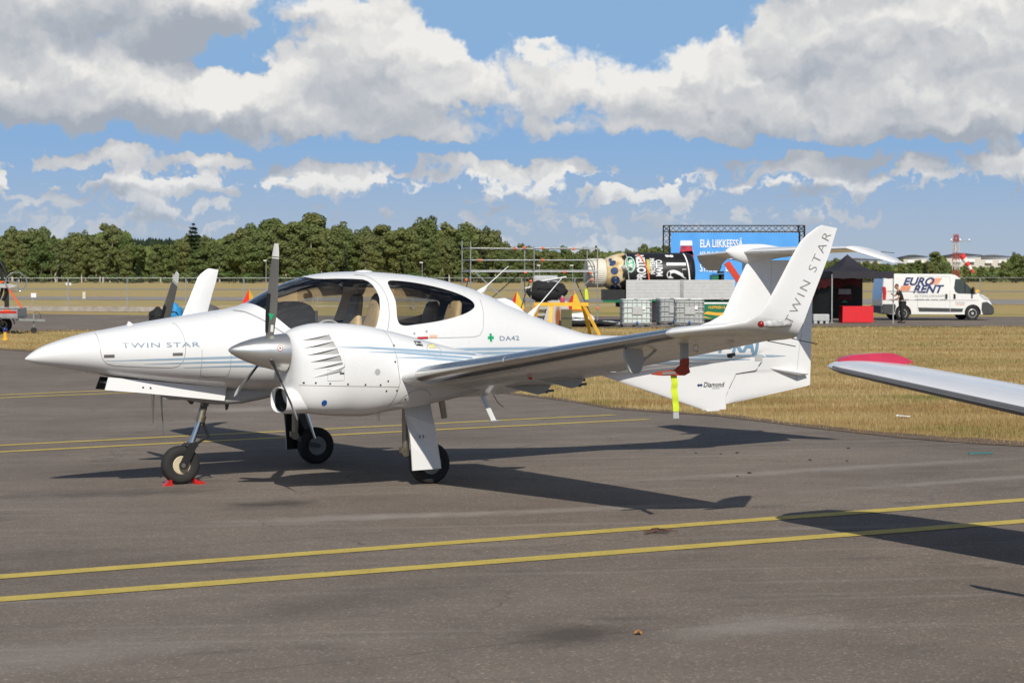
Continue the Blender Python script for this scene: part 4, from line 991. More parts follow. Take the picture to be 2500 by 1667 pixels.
# long gear doors hanging open under the nose
def door_panel(s):
    top = [(.715, 1.018), (1.0, .985), (1.4, .935), (1.83, .885)]; bot = [(.675, .905), (1.0, .868), (1.4, .815), (1.80, .762)]
    R0 = []
    for dy in (0.0, .012):
        R0.append([Vector((x, s * (.135 + dy), z)) for x, z in top] + [Vector((x, s * (.155 + dy), z)) for x, z in reversed(bot)])
    return MB().loft(R0)
door_panel(-1).build('gear_door', M_WHITE, ng); tag(door_panel(1).build('gear_door', mat('door_inside_black', (.02, .02, .02), .6), ng))
q = MB(); q.box((1.27, 0, .905), (1.15, .22, .02), M=Matrix.Rotation(radians(6.6), 3, 'Y')); q.build('wheel_bay', M_LINED, ng)
q = MB()
for x in (1.03, 1.10): q.lathe([(.009, 0), (.009, .006)], (x, -.165, .915 - (x - 1.03) * .1), 'Y', 8)
q.build('door_rivet', M_DKMET, ng)
q = MB()
for x in (.96, 1.05, 1.22, 1.38, 1.52, 1.66): q.box((x, -.13, 1.0 - (x - .8) * .115), (.06, .02, .03))
q.build('door_hinge', M_DKMET, ng)
# belly fairing with the cooling duct behind the nose wheel
PT = [(1.26, .86, .815, .05), (1.30, .88, .795, .07), (1.45, .90, .778, .09), (1.80, .90, .722, .11), (1.95, .90, .72, .13), (2.33, .90, .778, .20), (2.75, .88, .80, .20)]
MB().loft(body(PT, spread([1.26, 1.4, 1.86, 2.75], 6), lambda x: .4, lambda x: 3, lambda x: 3, 0, 28)).build('belly_fairing', M_GREY, fuse, smooth=40)  # its grey puts the shade under the belly into the colour
q = MB(); q.prism([(1.86, .74), (1.90, .735), (1.885, .675), (1.865, .665)], -.01, .01, lambda u, v, t: (u, t, v)); q.prism([(1.49, .775), (1.56, .77), (1.545, .735), (1.525, .735)], -.012, .012, lambda u, v, t: (u, t, v)); q.build('belly_drain', M_DKMET, fuse)
q = MB(); q.tube([(1.175, .02, .905), (1.172, .02, .70), (1.17, .02, .575)], [.017, .011, .005], 8); q.build('temperature_probe', M_STEEL, fuse, smooth=60)
def main_gear(s):
    g = empty('main_gear', parent=plane); y = s * 1.43
    wheel(g, (3.302, y, .183), .188, .15, .095, mat('main_rim_shade_grey', (.28, .28, .27), .5, var=.15))  # rim grey darkened to carry the deep shadow on the far wheel
    q = MB(); q.tube([(3.10, s * 1.42, .86), (3.085, s * 1.42, .60), (3.075, s * 1.42, .30)], [.040, .036, .032], 14); q.build('leg', M_BRNMET, g, smooth=50)
    q = MB(); q.bar((3.075, s * 1.42, .29), (3.20, s * 1.40, .21), .05, .05); q.bar((3.2, s * 1.36, .21), (3.302, s * 1.345, .183), .03, .045); q.tube([(3.302, s * 1.33, .183), (3.302, s * 1.50, .183)], .02, 10); q.build('trailing_link', M_DKMET, g, smooth=40)
    q = MB(); q.lathe([(.04, -.03), (.04, .03)], (3.07, s * 1.42, .295), 'Y', 14); q.box((3.045, s * 1.42, .315), (.04, .05, .05)); q.build('link_pivot', M_BRNMET, g, smooth=40)
    q = MB(); q.tube([(3.15, s * 1.37, .62), (3.27, s * 1.37, .26)], [.024, .018], 12); q.build('damper', M_CHROME, g, smooth=50)
    # door plate fixed outboard of the leg
    out = [(3.03, .735), (3.285, .765), (3.275, .62), (3.28, .54), (3.30, .40), (3.335, .146), (3.052, .142), (3.043, .36), (3.03, .50), (3.015, .56), (3.018, .64)]
    def yd(z): return s * (1.50 + .11 * max(0, min(1, (.75 - z) / .2)) - .0 * z)
    q = MB(); q.prism(out, 0, .014, lambda u, v, t: (u, yd(v) + s * t, v)); dr = q.build('gear_door', M_WHITE, g)
    if s > 0: q = MB(); q.prism(out, -.008, -.004, lambda u, v, t: (u, yd(v) + s * t, v)); q.build('door_lining', M_BLK, dr)
    q = MB()
    for x in (3.13, 3.165):
        for z in (.435, .45): q.lathe([(.006, -.004), (.006, .004)], (x, yd(z) + s * .014, z), 'Y', 8)
    q.build('door_rivet', M_DKMET, dr)
    return g
main_gear(-1); main_gear(1)

# --- aerials and small fittings ---
def blade_aerial(name, base, tip, w0, par, m=M_WHITE):
    b, t = Vector(base), Vector(tip); q = MB(); d_ = (t - b)
    prof = [(0, w0), (.12, w0 * .75), (.22, w0 * .35), (.33, w0 * .16), (.7, w0 * .12), (1, w0 * .10)]
    rings = []
    for f_, w in prof:
        p = b + d_ * f_
        if f_ < .3: p = p + Vector((.02 * (f_ - .3), 0, 0))
        rings.append([p + Vector((w * cos(2 * pi * k / 10), max(.007, w * .25) * sin(2 * pi * k / 10), 0)) for k in range(10)])
    q.loft(rings); return q.build(name, m, par, smooth=50)
blade_aerial('aerial', (4.53, 0, 1.725), (4.857, 0, 1.984), .055, fuse); blade_aerial('aerial', (5.09, 0, 1.482), (5.464, 0, 1.86), .05, fuse)
q = MB(); q.ball((3.288, 0, 1.945), (.095, .06, .018), 16, 6); q.build('aerial_dome', M_WHITE, fuse, smooth=60)
q = MB(); q.loft([[Vector((x, y_, z_)) for y_, z_ in ((-.07, z0 - .02), (-.06, z0 + h), (.06, z0 + h), (.07, z0 - .02))] for x, z0, h in ((4.70, 1.655, .0), (4.78, 1.62, .045), (4.86, 1.585, .05), (4.95, 1.545, .02), (5.0, 1.52, .0))]); q.build('air_scoop', M_WHITE, fuse, smooth=50)
q = MB(); q.loft([[Vector((x + dx, yy_, z)) for dx, yy_ in ((-.028, 0), (0, -.008), (.028, 0), (0, .008))] for x, z in ((4.49, .80), (4.66, .445))]); q.build('ventral_aerial', M_WHITE, fuse)
q = MB(); q.box((4.665, 0, .443), (.10, .022, .008)); q.build('ventral_aerial', M_GREY, fuse)
q = MB(); q.tube([(4.63, -.02, .79), (4.64, -.02, .72), (4.70, -.02, .62), (4.76, -.02, .575)], .004, 5); q.build('trailing_cable', M_BLK, fuse)
q = MB(); q.prism([(5.55, .83), (5.70, .85), (5.70, .80), (5.58, .795)], -.02, .02, lambda u, v, t: (u, t, v)); q.build('belly_aerial', M_DKMET, fuse)
q = MB(); q.add([(0.93, -.03, 1.478), (.99, -.03, 1.492), (.95, -.03, 1.52), (0.93, .0, 1.478), (.99, .0, 1.492), (.95, .0, 1.52)], [(0, 1, 2), (5, 4, 3), (0, 3, 4, 1), (1, 4, 5, 2), (2, 5, 3, 0)]); q.build('ice_lamp', M_WHITE, fuse)

# --- cabin: seats, instrument panel, rear shelf ---
def seat(x, y, hs=1.0):
    g = empty('seat', parent=plane)
    secs = [(0, .10, .20), (.12, .115, .215), (.3, .10, .215), (.45, .085, .20), (.52, .075, .155), (.62, .075, .135), (.70, .06, .12), (.735, .03, .08)]
    rings = []
    for h, t, w in secs:
        c = Vector((x + h * .22, y, 1.0 + h * hs)); rings.append([c + Vector((t * .55 * math.copysign(abs(cos(a)) ** .6, cos(a)), w * math.copysign(abs(sin(a)) ** .6, sin(a)), 0)) for a in [2 * pi * k / 20 for k in range(20)]])
    MB().loft(rings).build('backrest', M_BEIGE, g, smooth=60)
    q = MB(); q.box((x - .22, y, 1.02), (.46, .42, .14)); me = bevel_mesh(q.mesh('c'), .05, 3); smooth_by(me, 50); link('cushion', me, M_BEIGE, g)
    q = MB(); q.lathe([(.012, -.002), (.012, .004)], (x + .10, y, 1.62), (Vector((0, 1, 0)), Vector((0, 0, 1)), Vector((-1, 0, .2))), 8); q.build('seat_stud', M_BLK, g)
for x in (3.17, 3.98):
    for y in (-.27, .27): seat(x, y, 1.0 if x < 3.5 else .88)
q = MB(); q.loft([[Vector((x, y_, z)) for y_, z in ((-w, 1.2), (-w, zt - .06), (-w * .8, zt - .01), (-w * .3, zt), (w * .3, zt), (w * .8, zt - .01), (w, zt - .06), (w, 1.2))] for x, zt, w in ((2.20, 1.60, .40), (2.35, 1.655, .43), (2.52, 1.675, .45), (2.60, 1.64, .45))])
q.build('glare_shield', mat('glare_shield_black', (.035, .035, .037), .7, var=.1), plane, smooth=40)
q = MB(); q.box((2.62, 0, 1.38), (.03, .9, .40)); q.box((3.0, 0, 1.05), (.8, .14, .25)); q.build('instrument_panel', M_DARKIN, plane)
for y in (-.27, .27):
    q = MB(); q.tube([(2.86, y, 1.02), (2.80, y, 1.22), (2.80, y, 1.34)], [.014, .014, .022], 10); q.build('control_stick', M_BLK, plane, smooth=50)
q = MB(); q.box((4.55, 0, 1.2), (.45, .74, .3)); q.build('baggage_shelf', M_DARKIN, plane)
q = MB(); R_ = [(2.95 + .13 * cos(a), .1 + .0 * a, 1.38 + .10 * sin(a)) for a in [pi * k / 12 for k in range(13)]]; q.tube(R_, .012, 8); q.build('headset_band', M_GREY, plane, smooth=60)
for dx in (-.13, .13): q = MB(); q.ball((2.95 + dx, .1, 1.36), (.03, .05, .05)); q.build('headset_cup', M_BLK, plane, smooth=60)

# --- things put on or against the aircraft ---
def to_world(p): return plane.matrix_world @ Vector(p)
def wedge(x0, dirx, label):
    e = empty('wheel_chock'); e.matrix_world = plane.matrix_world @ Matrix.Translation((x0, 0, 0)); tag(e, label, 'chock', 'red chocks at the nose wheel')
    q = MB(); q.prism([(0, 0), (dirx * .07, 0), (dirx * .07, .008), (dirx * .055, .010), (dirx * .012, .045), (0, .05)], -.09, .02, lambda u, v, t: (u, t, v)); q.build('wedge', M_RED, e)
    q = MB(); q.prism([(dirx * .0, .0), (dirx * .10, 0), (dirx * .07, .022), (dirx * .02, .035)], -.14, -.095, lambda u, v, t: (u, t, v)); q.build('side_flange', M_RED, e)
wedge(1.305, -1, 'red wheel chock in front of the nose wheel'); wedge(1.52, 1, 'red wheel chock behind the nose wheel')
e = empty('pitot_cover'); e.matrix_world = plane.matrix_world.copy(); tag(e, 'red pitot cover with a yellow-green ribbon hanging below the near wing', 'pitot cover')
q = MB(); q.box((3.325, -5.85, 1.185), (.055, .04, .05)); q.prism([(3.345, 1.165), (3.36, 1.11), (3.315, 1.09), (3.125, 1.095), (3.055, 1.105), (3.115, 1.123), (3.25, 1.133), (3.30, 1.165)], -5.87, -5.83, lambda u, v, t: (u, t, v)); q.build('cover', M_ORED, e)
q = MB(); q.box((3.18, -5.874, 1.112), (.11, .004, .02)); q.build('cover_label', M_LETG, e)
q = MB(); n_ = 14; vs = []
for k in range(n_ + 1):
    z = 1.102 - .265 * k / n_; dx = .003 * sin(k * .7) + .014 * k / n_; w = .05 if k < n_ else .048
    for sx_ in (-1, 1):
        for dy in (0, .003): vs.append((3.235 + dx + sx_ * w / 2, -5.85 + dy + .004 * sin(k * 1.3), z))
fs = []
for k in range(n_): b = 4 * k; fs += [(b, b + 4, b + 6, b + 2), (b + 1, b + 3, b + 7, b + 5), (b, b + 1, b + 5, b + 4), (b + 2, b + 6, b + 7, b + 3)]
q.add(vs, fs); q.build('ribbon', M_HIVIS, e, smooth=40)
q = MB(); q.box((3.25, -5.845, .815), (.045, .008, .055)); q.build('ribbon_tag', M_GREY, e)
# ------------------------------------------------------------------ trees and wood behind the field
def leaf_mat(name, a, b, c):
    m = bpy.data.materials.new(name); m.use_nodes = True; N, L = nodes_of(m); p = N['Principled BSDF']
    oi = N.new('ShaderNodeObjectInfo'); ge = N.new('ShaderNodeNewGeometry')
    col1 = ramp(N, L, ge.outputs['Random Per Island'], [(0, a), (.55, b), (1, c)])
    tint = ramp(N, L, oi.outputs['Random'], [(0, (.36, .44, .30)), (.35, (.50, .50, .50)), (.7, (.56, .54, .44)), (1, (.43, .50, .46))])
    c2 = mixc(N, L, .8, col1, tint, 'OVERLAY')
    tr_ = N.new('ShaderNodeBsdfTranslucent'); L.new(c2, tr_.inputs[0]); mx = N.new('ShaderNodeMixShader'); mx.inputs[0].default_value = .34; L.new(p.outputs[0], mx.inputs[1]); L.new(tr_.outputs[0], mx.inputs[2]); L.new(mx.outputs[0], N['Material Output'].inputs['Surface'])
    L.new(c2, p.inputs['Base Color']); p.inputs['Roughness'].default_value = .75; p.inputs['Specular IOR Level'].default_value = .2
    MATS[name] = m; return m
M_BIRCH = leaf_mat('birch_leaves', (.140, .165, .058), (.195, .220, .085), (.255, .265, .120))
M_ALDER = leaf_mat('alder_leaves', (.098, .140, .044), (.142, .188, .066), (.195, .225, .092))
M_SPRUCE = leaf_mat('spruce_needles', (.024, .040, .022), (.038, .056, .030), (.058, .074, .040))
M_BARKW = mat('birch_bark', (.55, .52, .46), .8, var=.35, scale=3)
M_BARK = mat('dark_bark', (.09, .07, .05), .9, var=.3, scale=4)
def leaves(rng, clumps, n, size):
    """leaf cards through the volume of ellipsoid clumps; each card a bent pair of triangles"""
    w = np.array([c[3] * c[4] * c[5] for c in clumps]) ** .66; w /= w.sum(); V = []; F = []
    idx = rng.choice(len(clumps), n, p=w)
    for i in idx:
        cx_, cy_, cz_, rx, ry, rz_ = clumps[i]
        d = rng.normal(size=3); d /= np.linalg.norm(d); r = rng.uniform(.35, 1.0) ** .5
        p = np.array((cx_ + d[0] * rx * r, cy_ + d[1] * ry * r, cz_ + d[2] * rz_ * r))
        nrm = d + rng.normal(size=3) * .38 + np.array((0, 0, .25)); nrm /= np.linalg.norm(nrm)
        t = np.cross(nrm, rng.normal(size=3)); t /= np.linalg.norm(t) + 1e-9; b = np.cross(nrm, t); s = size * rng.uniform(.55, 1.25)
        k = len(V); V += [p - t * s - b * s * .7, p + t * s - b * s * .5 + nrm * s * .25, p + t * s * .7 + b * s, p - t * s * .9 + b * s * .6 + nrm * s * .2]; F += [(k, k + 1, k + 2), (k, k + 2, k + 3)]
    me = bpy.data.meshes.new('crown'); me.from_pydata([tuple(v) for v in V], [], F); me.update(); return me
def trunk_mesh(rng, h, r, limbs):
    q = MB(); pts = [(rng.normal() * .12 * i, rng.normal() * .12 * i, h * i / 6) for i in range(7)]; q.tube(pts, [r * (1 - .85 * i / 6) for i in range(7)], 7)
    for (z, a, l, up) in limbs:
        b = Vector(pts[min(6, int(z / h * 6))]); b.z = z
        q.tube([b, b + Vector((cos(a) * l * .5, sin(a) * l * .5, up * .6)), b + Vector((cos(a) * l, sin(a) * l, up))], [r * .35, r * .22, r * .08], 5)
    return q.mesh('trunk', 60)
TREES = {}
def proto(kind, k):
    rng = np.random.default_rng(100 * k + len(kind)); cl = []
    if kind == 'birch':
        H = 14; base = 1.6 + rng.uniform(0, 2.6); n = int(rng.integers(13, 22)); wide = rng.uniform(.65, 1.25); bend = rng.uniform(-.09, .09); pk = rng.uniform(.56, .80)
        for i in range(n):
            f = i / (n - 1); z = base + (H - base) * (f ** .9); R_ = 2.2 * wide * (sin(pi * (.14 + pk * f)) ** .8) * rng.uniform(.6, 1.2) + .2
            a = i * 2.4 + rng.uniform(0, 1); off = R_ * .55
            cl.append((cos(a) * off * rng.uniform(.5, 1.4) + bend * z, sin(a) * off, z + rng.uniform(-.4, .4), R_ * rng.uniform(.5, .85), R_ * .7, rng.uniform(.7, 1.6)))
        me = leaves(rng, cl, 3600, .23); m = M_BIRCH; tr = trunk_mesh(rng, 12, .17, [(3 + i * 1.1, i * 2.4, 1.5, 1.3) for i in range(7)]); bm_ = M_BARKW
    elif kind == 'round':
        H = 14
        for i in range(26):
            d = rng.normal(size=3); d /= np.linalg.norm(d); r = rng.uniform(.3, .85)
            cl.append((d[0] * 4.4 * r, d[1] * 4.4 * r, 8.0 + d[2] * 4.8 * r, rng.uniform(1.1, 1.9), rng.uniform(1.1, 1.9), rng.uniform(.9, 1.4)))
        me = leaves(rng, cl, 4600, .25); m = M_ALDER; tr = trunk_mesh(rng, 8, .35, [(3 + i * .8, i * 1.9, 3, 2.6) for i in range(7)]); bm_ = M_BARK
    elif kind == 'spruce':
        H = 14
        for i in range(15):
            f = i / 14; z = 1.0 + 12.6 * f; R_ = 2.5 * (1 - f) ** .85 + .18
            for j in range(5):
                a = j * 2 * pi / 5 + i * .7 + rng.uniform(-.2, .2); cl.append((cos(a) * R_ * .55, sin(a) * R_ * .55, z - .15 * R_, R_ * .52, R_ * .52, .34))
        me = leaves(rng, cl, 2300, .24); m = M_SPRUCE; tr = trunk_mesh(rng, 13, .2, []); bm_ = M_BARK
    else:
        H = 4
        for i in range(9): cl.append((rng.uniform(-1.6, 1.6), rng.uniform(-1.2, 1.2), rng.uniform(.7, 2.6), rng.uniform(.8, 1.3), rng.uniform(.8, 1.3), rng.uniform(.6, 1.1)))
        me = leaves(rng, cl, 900, .26); m = M_ALDER; tr = trunk_mesh(rng, 2.2, .09, [(.6, i * 1.3, .9, 1.1) for i in range(5)]); bm_ = M_BARK
    me.materials.append(m); tr.materials.append(bm_); return (me, tr, H)
for kind, cnt in (('birch', 8), ('round', 4), ('spruce', 2), ('bush', 2)): TREES[kind] = [proto(kind, k) for k in range(cnt)]
def tree(kind, k, X, Y, h, label, group, name=None, sx=1.0):
    me, tr, H = TREES[kind][k % len(TREES[kind])]
    nm = name or {'birch': 'birch_tree', 'round': 'broadleaf_tree', 'spruce': 'spruce_tree', 'bush': 'bush'}[kind]
    e = empty(nm, (X, Y, -.1), random.uniform(0, 6.28), label, 'bush' if kind == 'bush' else 'tree', group); s = h / H; e.scale = (s * sx, s * sx, s)
    for n_, m_ in (('crown', me), ('trunk', tr)):
        o = bpy.data.objects.new(n_, m_); col.objects.link(o); o.parent = e
    return e
SKYLINE = [(-80, 575), (0, 575), (40, 562), (75, 566), (105, 562), (150, 572), (190, 566), (230, 560), (260, 556), (310, 553), (330, 590), (420, 592), (450, 575), (480, 572), (520, 575), (560, 566), (610, 552), (680, 538), (735, 531), (785, 540), (815, 549), (845, 545), (865, 572), (900, 560), (960, 553), (1010, 543), (1045, 541), (1075, 553), (1120, 549), (1170, 553), (1205, 562), (1235, 590), (1270, 598), (1340, 604), (1420, 610), (1500, 603), (1545, 606), (1600, 594), (1680, 612), (1850, 622), (2000, 628), (2100, 634), (2200, 636), (2260, 632), (2300, 616), (2318, 640), (2440, 645), (2470, 618), (2520, 612), (2600, 615)]
def sky_y(u): return lin(SKYLINE, u)
rt = random.Random(11); GR = 'trees of the wood behind the field'
LAB = {'birch': 'slender birch tree in the wood behind the airfield', 'round': 'broad round-crowned tree in the wood behind the airfield', 'spruce': 'dark pointed spruce tree in the wood behind the airfield', 'bush': 'low green bush at the foot of the wood'}
ZONES = [(240, 'at the far left of the wood'), (440, 'near the round twin crowns'), (620, 'above the far winglet'), (800, 'behind the near propeller tip'), (1000, 'on the high part of the wood above the cabin'), (1130, 'just left of the scaffold'), (1310, 'behind the left scaffold bay'), (1470, 'behind the right scaffold bay'), (1640, 'above the giant bottle'), (1980, 'behind the blue banner'), (2190, 'behind the tent roof'), (2330, 'above the white van'), (9999, 'at the far right near the windsock')]
def lab(kd, u): return {'birch': 'slender birch tree ', 'round': 'broad-crowned tree ', 'spruce': 'dark pointed spruce ', 'bush': 'low green bush '}[kd] + [z for m_, z in ZONES if u < m_][0]
def top_z(u, D): return 2.2 + (670 - sky_y(u)) / FPX * D
cnt = 0
u = -60
while u < 2560:                                        # tall row that makes the skyline
    D = rt.uniform(575, 615); kd = 'birch' if rt.random() < .84 else 'round'
    if 325 < u < 425: u += 20; continue
    far_ = u > 1240
    hh = top_z(u, D) * (rt.uniform(.72, .92) if rt.random() < .5 else rt.uniform(.9, 1.04))
    if 2318 < u < 2455: u += 26; continue
    tree(kd, rt.randrange(9), bx(u, D), D, max(5, hh), lab(kd, u), GR, sx=rt.uniform(.95, 1.35) if kd == 'birch' else rt.uniform(.6, .9)); cnt += 1
    u += rt.uniform(10, 24)
u = -60
while u < 2560:                                        # front row, lower, trunks showing
    D = rt.uniform(530, 565); kd = 'birch' if rt.random() < .82 else ('round' if rt.random() < .6 else 'spruce')
    hh = top_z(u, D) * rt.uniform(.60, .92)
    tree(kd, rt.randrange(9), bx(u, D), D, max(4.5, hh), lab(kd, u), GR, sx=1.25); cnt += 1
    u += rt.uniform(16, 38)
u = -40
while u < 2540:
    D = rt.uniform(505, 522); tree('bush', rt.randrange(9), bx(u, D), D, rt.uniform(2.2, 4.2), lab('bush', u), 'bushes at the foot of the wood', sx=1.5); cnt += 1
    u += rt.uniform(40, 62)
tree('spruce', 0, bx(473, 560), 560, top_z(473, 560) + 3.4, 'tall dark spruce standing alone above the left part of the wood', None, sx=1.7)
for u, y, k in ((288, 553, 0), (300, 560, 1)): 
    tree('round', k, bx(u - 8 if k == 0 else u + 10, 600), 600, 2.2 + (670 - y) / FPX * 600, 'large round green tree towering at left over the wood' if k == 0 else 'right half of the twin round crowns at left', None, sx=1.05)
tree('round', 2, bx(1205, 640), 640, 2.2 + (670 - 568) / FPX * 640, 'open-crowned tree at the right end of the high wood', None, sx=.8)
for u, y in ((30, 562), (70, 566), (105, 561)): tree('birch', u, bx(u, 600), 600, 2.2 + (670 - y) / FPX * 600, lab('birch', u), GR, sx=1.1)
# the wood behind: one mass of foliage
def wood_mass():
    rng = np.random.default_rng(9); V = []; F = []
    for i in range(26000):
        u = rng.uniform(-120, 2620); D = rng.uniform(600, 660)
        yt = sky_y(u) + 16
        zt = 2.2 + (670 - yt) / FPX * D
        z = zt * rng.uniform(0, 1) ** .8; p = np.array(((u - 1250) / FPX * D, D, z)); s = rng.uniform(.5, 1.2) * D / 620
        nrm = np.array((rng.normal() * .5, -1, rng.normal() * .6 + .3)); nrm /= np.linalg.norm(nrm); t = np.cross(nrm, rng.normal(size=3)); t /= np.linalg.norm(t); b = np.cross(nrm, t)
        k = len(V); V += [p - t * s - b * s * .7, p + t * s - b * s * .5 + nrm * s * .3, p + t * s * .7 + b * s, p - t * s * .9 + b * s * .6 + nrm * s * .2]; F += [(k, k + 1, k + 2), (k, k + 2, k + 3)]
    me = bpy.data.meshes.new('wood'); me.from_pydata([tuple(v) for v in V], [], F); me.update()
    tag(link('distant_wood', me, M_ALDER), 'dense green wood along the horizon', kind='stuff')
wood_mass()
def ridge():
    rng = np.random.default_rng(5); V = []; F = []
    for i in range(5000):
        u = rng.uniform(230, 560); D = rng.uniform(1500, 1700); yt = 588 + 5 * mnoise.noise(Vector((u * .05, 0, 0))) + 3 * mnoise.noise(Vector((u * .21, 3, 0))) + rng.uniform(0, 4)
        z = (2.2 + (670 - yt) / FPX * D) * rng.uniform(.45, 1); p = np.array(((u - 1250) / FPX * D, D, z)); s = rng.uniform(.8, 2.0)
        k = len(V); V += [p + np.array((-s, 0, -s * 1.2)), p + np.array((s, rng.normal(), -s)), p + np.array((0, rng.normal(), s * 1.8))]; F.append((k, k + 1, k + 2))
    me = bpy.data.meshes.new('ridge'); me.from_pydata([tuple(v) for v in V], [], F); me.update(); tag(link('far_ridge_wood', me, M_SPRUCE), 'dark wooded ridge far behind the left trees', kind='stuff')
ridge()
# ------------------------------------------------------------------ things in the middle distance (ground level z = 0)
M_GALV = mat('galvanised_steel', (.36, .37, .37), .45, metal=.45, var=.12)
M_ORANGE = mat('orange_paint', (.75, .11, .02), .5, var=.1)
M_YPAINT = mat('yellow_steel', (.78, .42, .035), .45, var=.12, scale=5)
M_REDC = mat('red_cloth', (.62, .012, .020), .7, var=.08, scale=3, bump=.2, bscale=8)
M_BLKC = mat('black_canopy', (.020, .018, .026), .75, var=.15, scale=2)
M_VAN = mat('van_white', (.74, .73, .69), .28, var=.02, coat=.4)
M_GPLAS = mat('grey_plastic', (.045, .047, .050), .6, var=.1)
M_SKIN = mat('skin', (.45, .24, .15), .55, var=.08)
M_TSH = mat('black_clothing', (.012, .012, .013), .85, var=.2, bump=.4, bscale=20)
M_TRGREEN = mat('truck_green', (.012, .16, .075), .35, var=.06, coat=.3)
M_BOARD = mat('alu_board', (.52, .52, .51), .5, metal=.15, var=.05)
M_BANNER = mat('banner_blue', (.075, .33, .78), .6, var=.05, scale=1.2)
M_WPRINT = mat('white_print', (.80, .80, .80), .6, var=.03)
M_IBC = mat('tank_plastic', (.55, .62, .60), .45, var=.08)
def flat_text(name, txt, size, sx, m, parent, org, ux, uz, bold=0.0, shear=0.0, spacing=1.0, align='LEFT', lift=0.0):
    """letters laid on a flat face: org + u*ux + v*uz"""
    vs, fs = text_mesh(txt, size, sx, bold, shear, spacing, align); ux, uz, org = Vector(ux), Vector(uz), Vector(org); nrm = ux.cross(uz).normalized()
    return MB().add([org + ux * u + uz * v + nrm * lift for u, v in vs], fs).build(name, m, parent, fix=False)

# --- temporary fence along the taxiway ---
FENCE = [(-34.0, 121.5), (36.0, 138.0)]
def fence():
    a, b = Vector(FENCE[0] + (0,)), Vector(FENCE[1] + (0,)); d = (b - a).normalized(); L_ = 3.5; n = int((b - a).length / (L_ + .06)); rz_ = atan2(d.y, d.x)
    fr = MB(); R_ = .021
    fr.tube([(0, 0, .05), (0, 0, 2.0)], R_, 6); fr.tube([(L_, 0, .05), (L_, 0, 2.0)], R_, 6); fr.tube([(0, 0, 1.98), (L_, 0, 1.98)], .017, 6); fr.tube([(0, 0, .2), (L_, 0, .2)], .017, 6)
    frm = fr.mesh('frame', 60); w = MB()
    for k in range(1, 32): w.bar((L_ * k / 32, 0, .2), (L_ * k / 32, 0, 1.98), .004)
    for k in range(1, 8): w.bar((0, .004, .2 + 1.78 * k / 8), (L_, .004, .2 + 1.78 * k / 8), .004)
    wm = w.mesh('wires'); ft = MB(); ft.box((0, 0, .07), (.62, .24, .14)); fm = bevel_mesh(ft.mesh('foot'), .03)
    for i in range(n):
        p = a + d * (L_ + .06) * i
        e = empty('wire_fence', (p.x, p.y, 0), rz_ + random.uniform(-.012, .012), 'grey wire-mesh fence ' + ('at the far left edge' if i < 2 else 'left of the far winglet' if i < 5 else 'behind the windscreen' if i < 8 else 'behind the scaffold' if i < 12 else 'behind the lorry and tent' if i < 17 else 'right of the van'), 'fence', 'temporary wire-mesh fences')
        link('frame', frm, M_GALV, e); link('wire_mesh', wm, M_GALV, e)
        link('foot', fm, M_CONC, e, (-.03, 0, 0), (0, 0, pi / 2))
fence()
e = empty('fence_sign', (bx(167, 123.2), 123.25, 1.62), 0, 'small white sign hung on the fence near its left end', 'sign')
MB().box((0, 0, 0), (.34, .012, .15)).build('board', M_WPRINT, e); MB().box((0, -.008, .0), (.14, .002, .04)).build('printing', M_GPLAS, e)
e = empty('field_marker', (bx(78, 140), 140, 0), 0, 'white box on a leaning grey stake behind the fence', 'marker')
MB().bar((0, 0, 0), (.12, 0, .62), .05).build('stake', M_GALV, e); me = bevel_mesh(MB().box((.15, 0, .75), (.36, .3, .30)).mesh('x'), .03); link('box', me, M_WPRINT, e)
e = empty('runway_marker', (bx(206, 182), 182, 0), 0, 'pale upright block standing on the pale runway strip', 'marker')
link('block', bevel_mesh(MB().box((0, 0, .33), (.28, .28, .6)).mesh('x'), .03), mat('cream_paint', (.62, .56, .42), .7), e); MB().box((0, 0, .015), (.45, .45, .05)).build('plinth', M_CONC, e)
def edge_lamp(u, D, label):
    e = empty('taxiway_lamp', (bx(u, D), D, ground(bx(u, D), D)), 0, label, 'airfield lamp', 'blue taxiway edge lamps')
    MB().lathe([(.10, 0), (.10, .05), (.06, .07), (.055, .27), (.07, .28)], (0, 0, 0), 'Z', 14).build('stem', M_YPAINT, e, smooth=40)
    MB().lathe([(.06, .28), (.075, .31), (.075, .37), (.05, .42), (.01, .44)], (0, 0, 0), 'Z', 14).build('lens', mat('cobalt_glass', (.01, .02, .16), .15, coat=.6), e, smooth=50)
edge_lamp(12, 67.5, 'yellow taxiway lamp with blue lens at the far left grass edge'); edge_lamp(523, 112, 'yellow taxiway lamp with blue lens right of the far winglet')
e = empty('yellow_sign_lamp', (bx(2386, 230), 230, 0), 0, 'small yellow marker on the field right of the van', 'marker'); MB().box((0, 0, .3), (.5, .3, .28)).build('box', M_YPAINT, e); MB().bar((0, 0, 0), (0, 0, .2), .06).build('post', M_GALV, e)
def pyramid(u, D, h, label, rz_=.4):
    e = empty('pyramid_marker', (bx(u, D), D, 0), rz_, label, 'marker', 'red and yellow pyramid markers'); w = h * .34
    P = [(-w, -w, 0), (w, -w, 0), (w, w, 0), (-w, w, 0), (0, 0, h)]
    MB().add([P[3], P[0], P[4]], [(0, 1, 2)]).add([P[1], P[2], P[4]], [(0, 1, 2)]).build('red_face', mat('fluorescent_red', (.75, .035, .02), .6, var=.1), e, fix=False)
    MB().add([P[0], P[1], P[4]], [(0, 1, 2)]).add([P[2], P[3], P[4]], [(0, 1, 2)]).build('yellow_face', mat('marker_yellow', (.62, .42, .02), .6, var=.1), e, fix=False)
    MB().box((0, 0, .03), (2 * w + .06, 2 * w + .06, .06)).build('base', M_ORANGE, e)
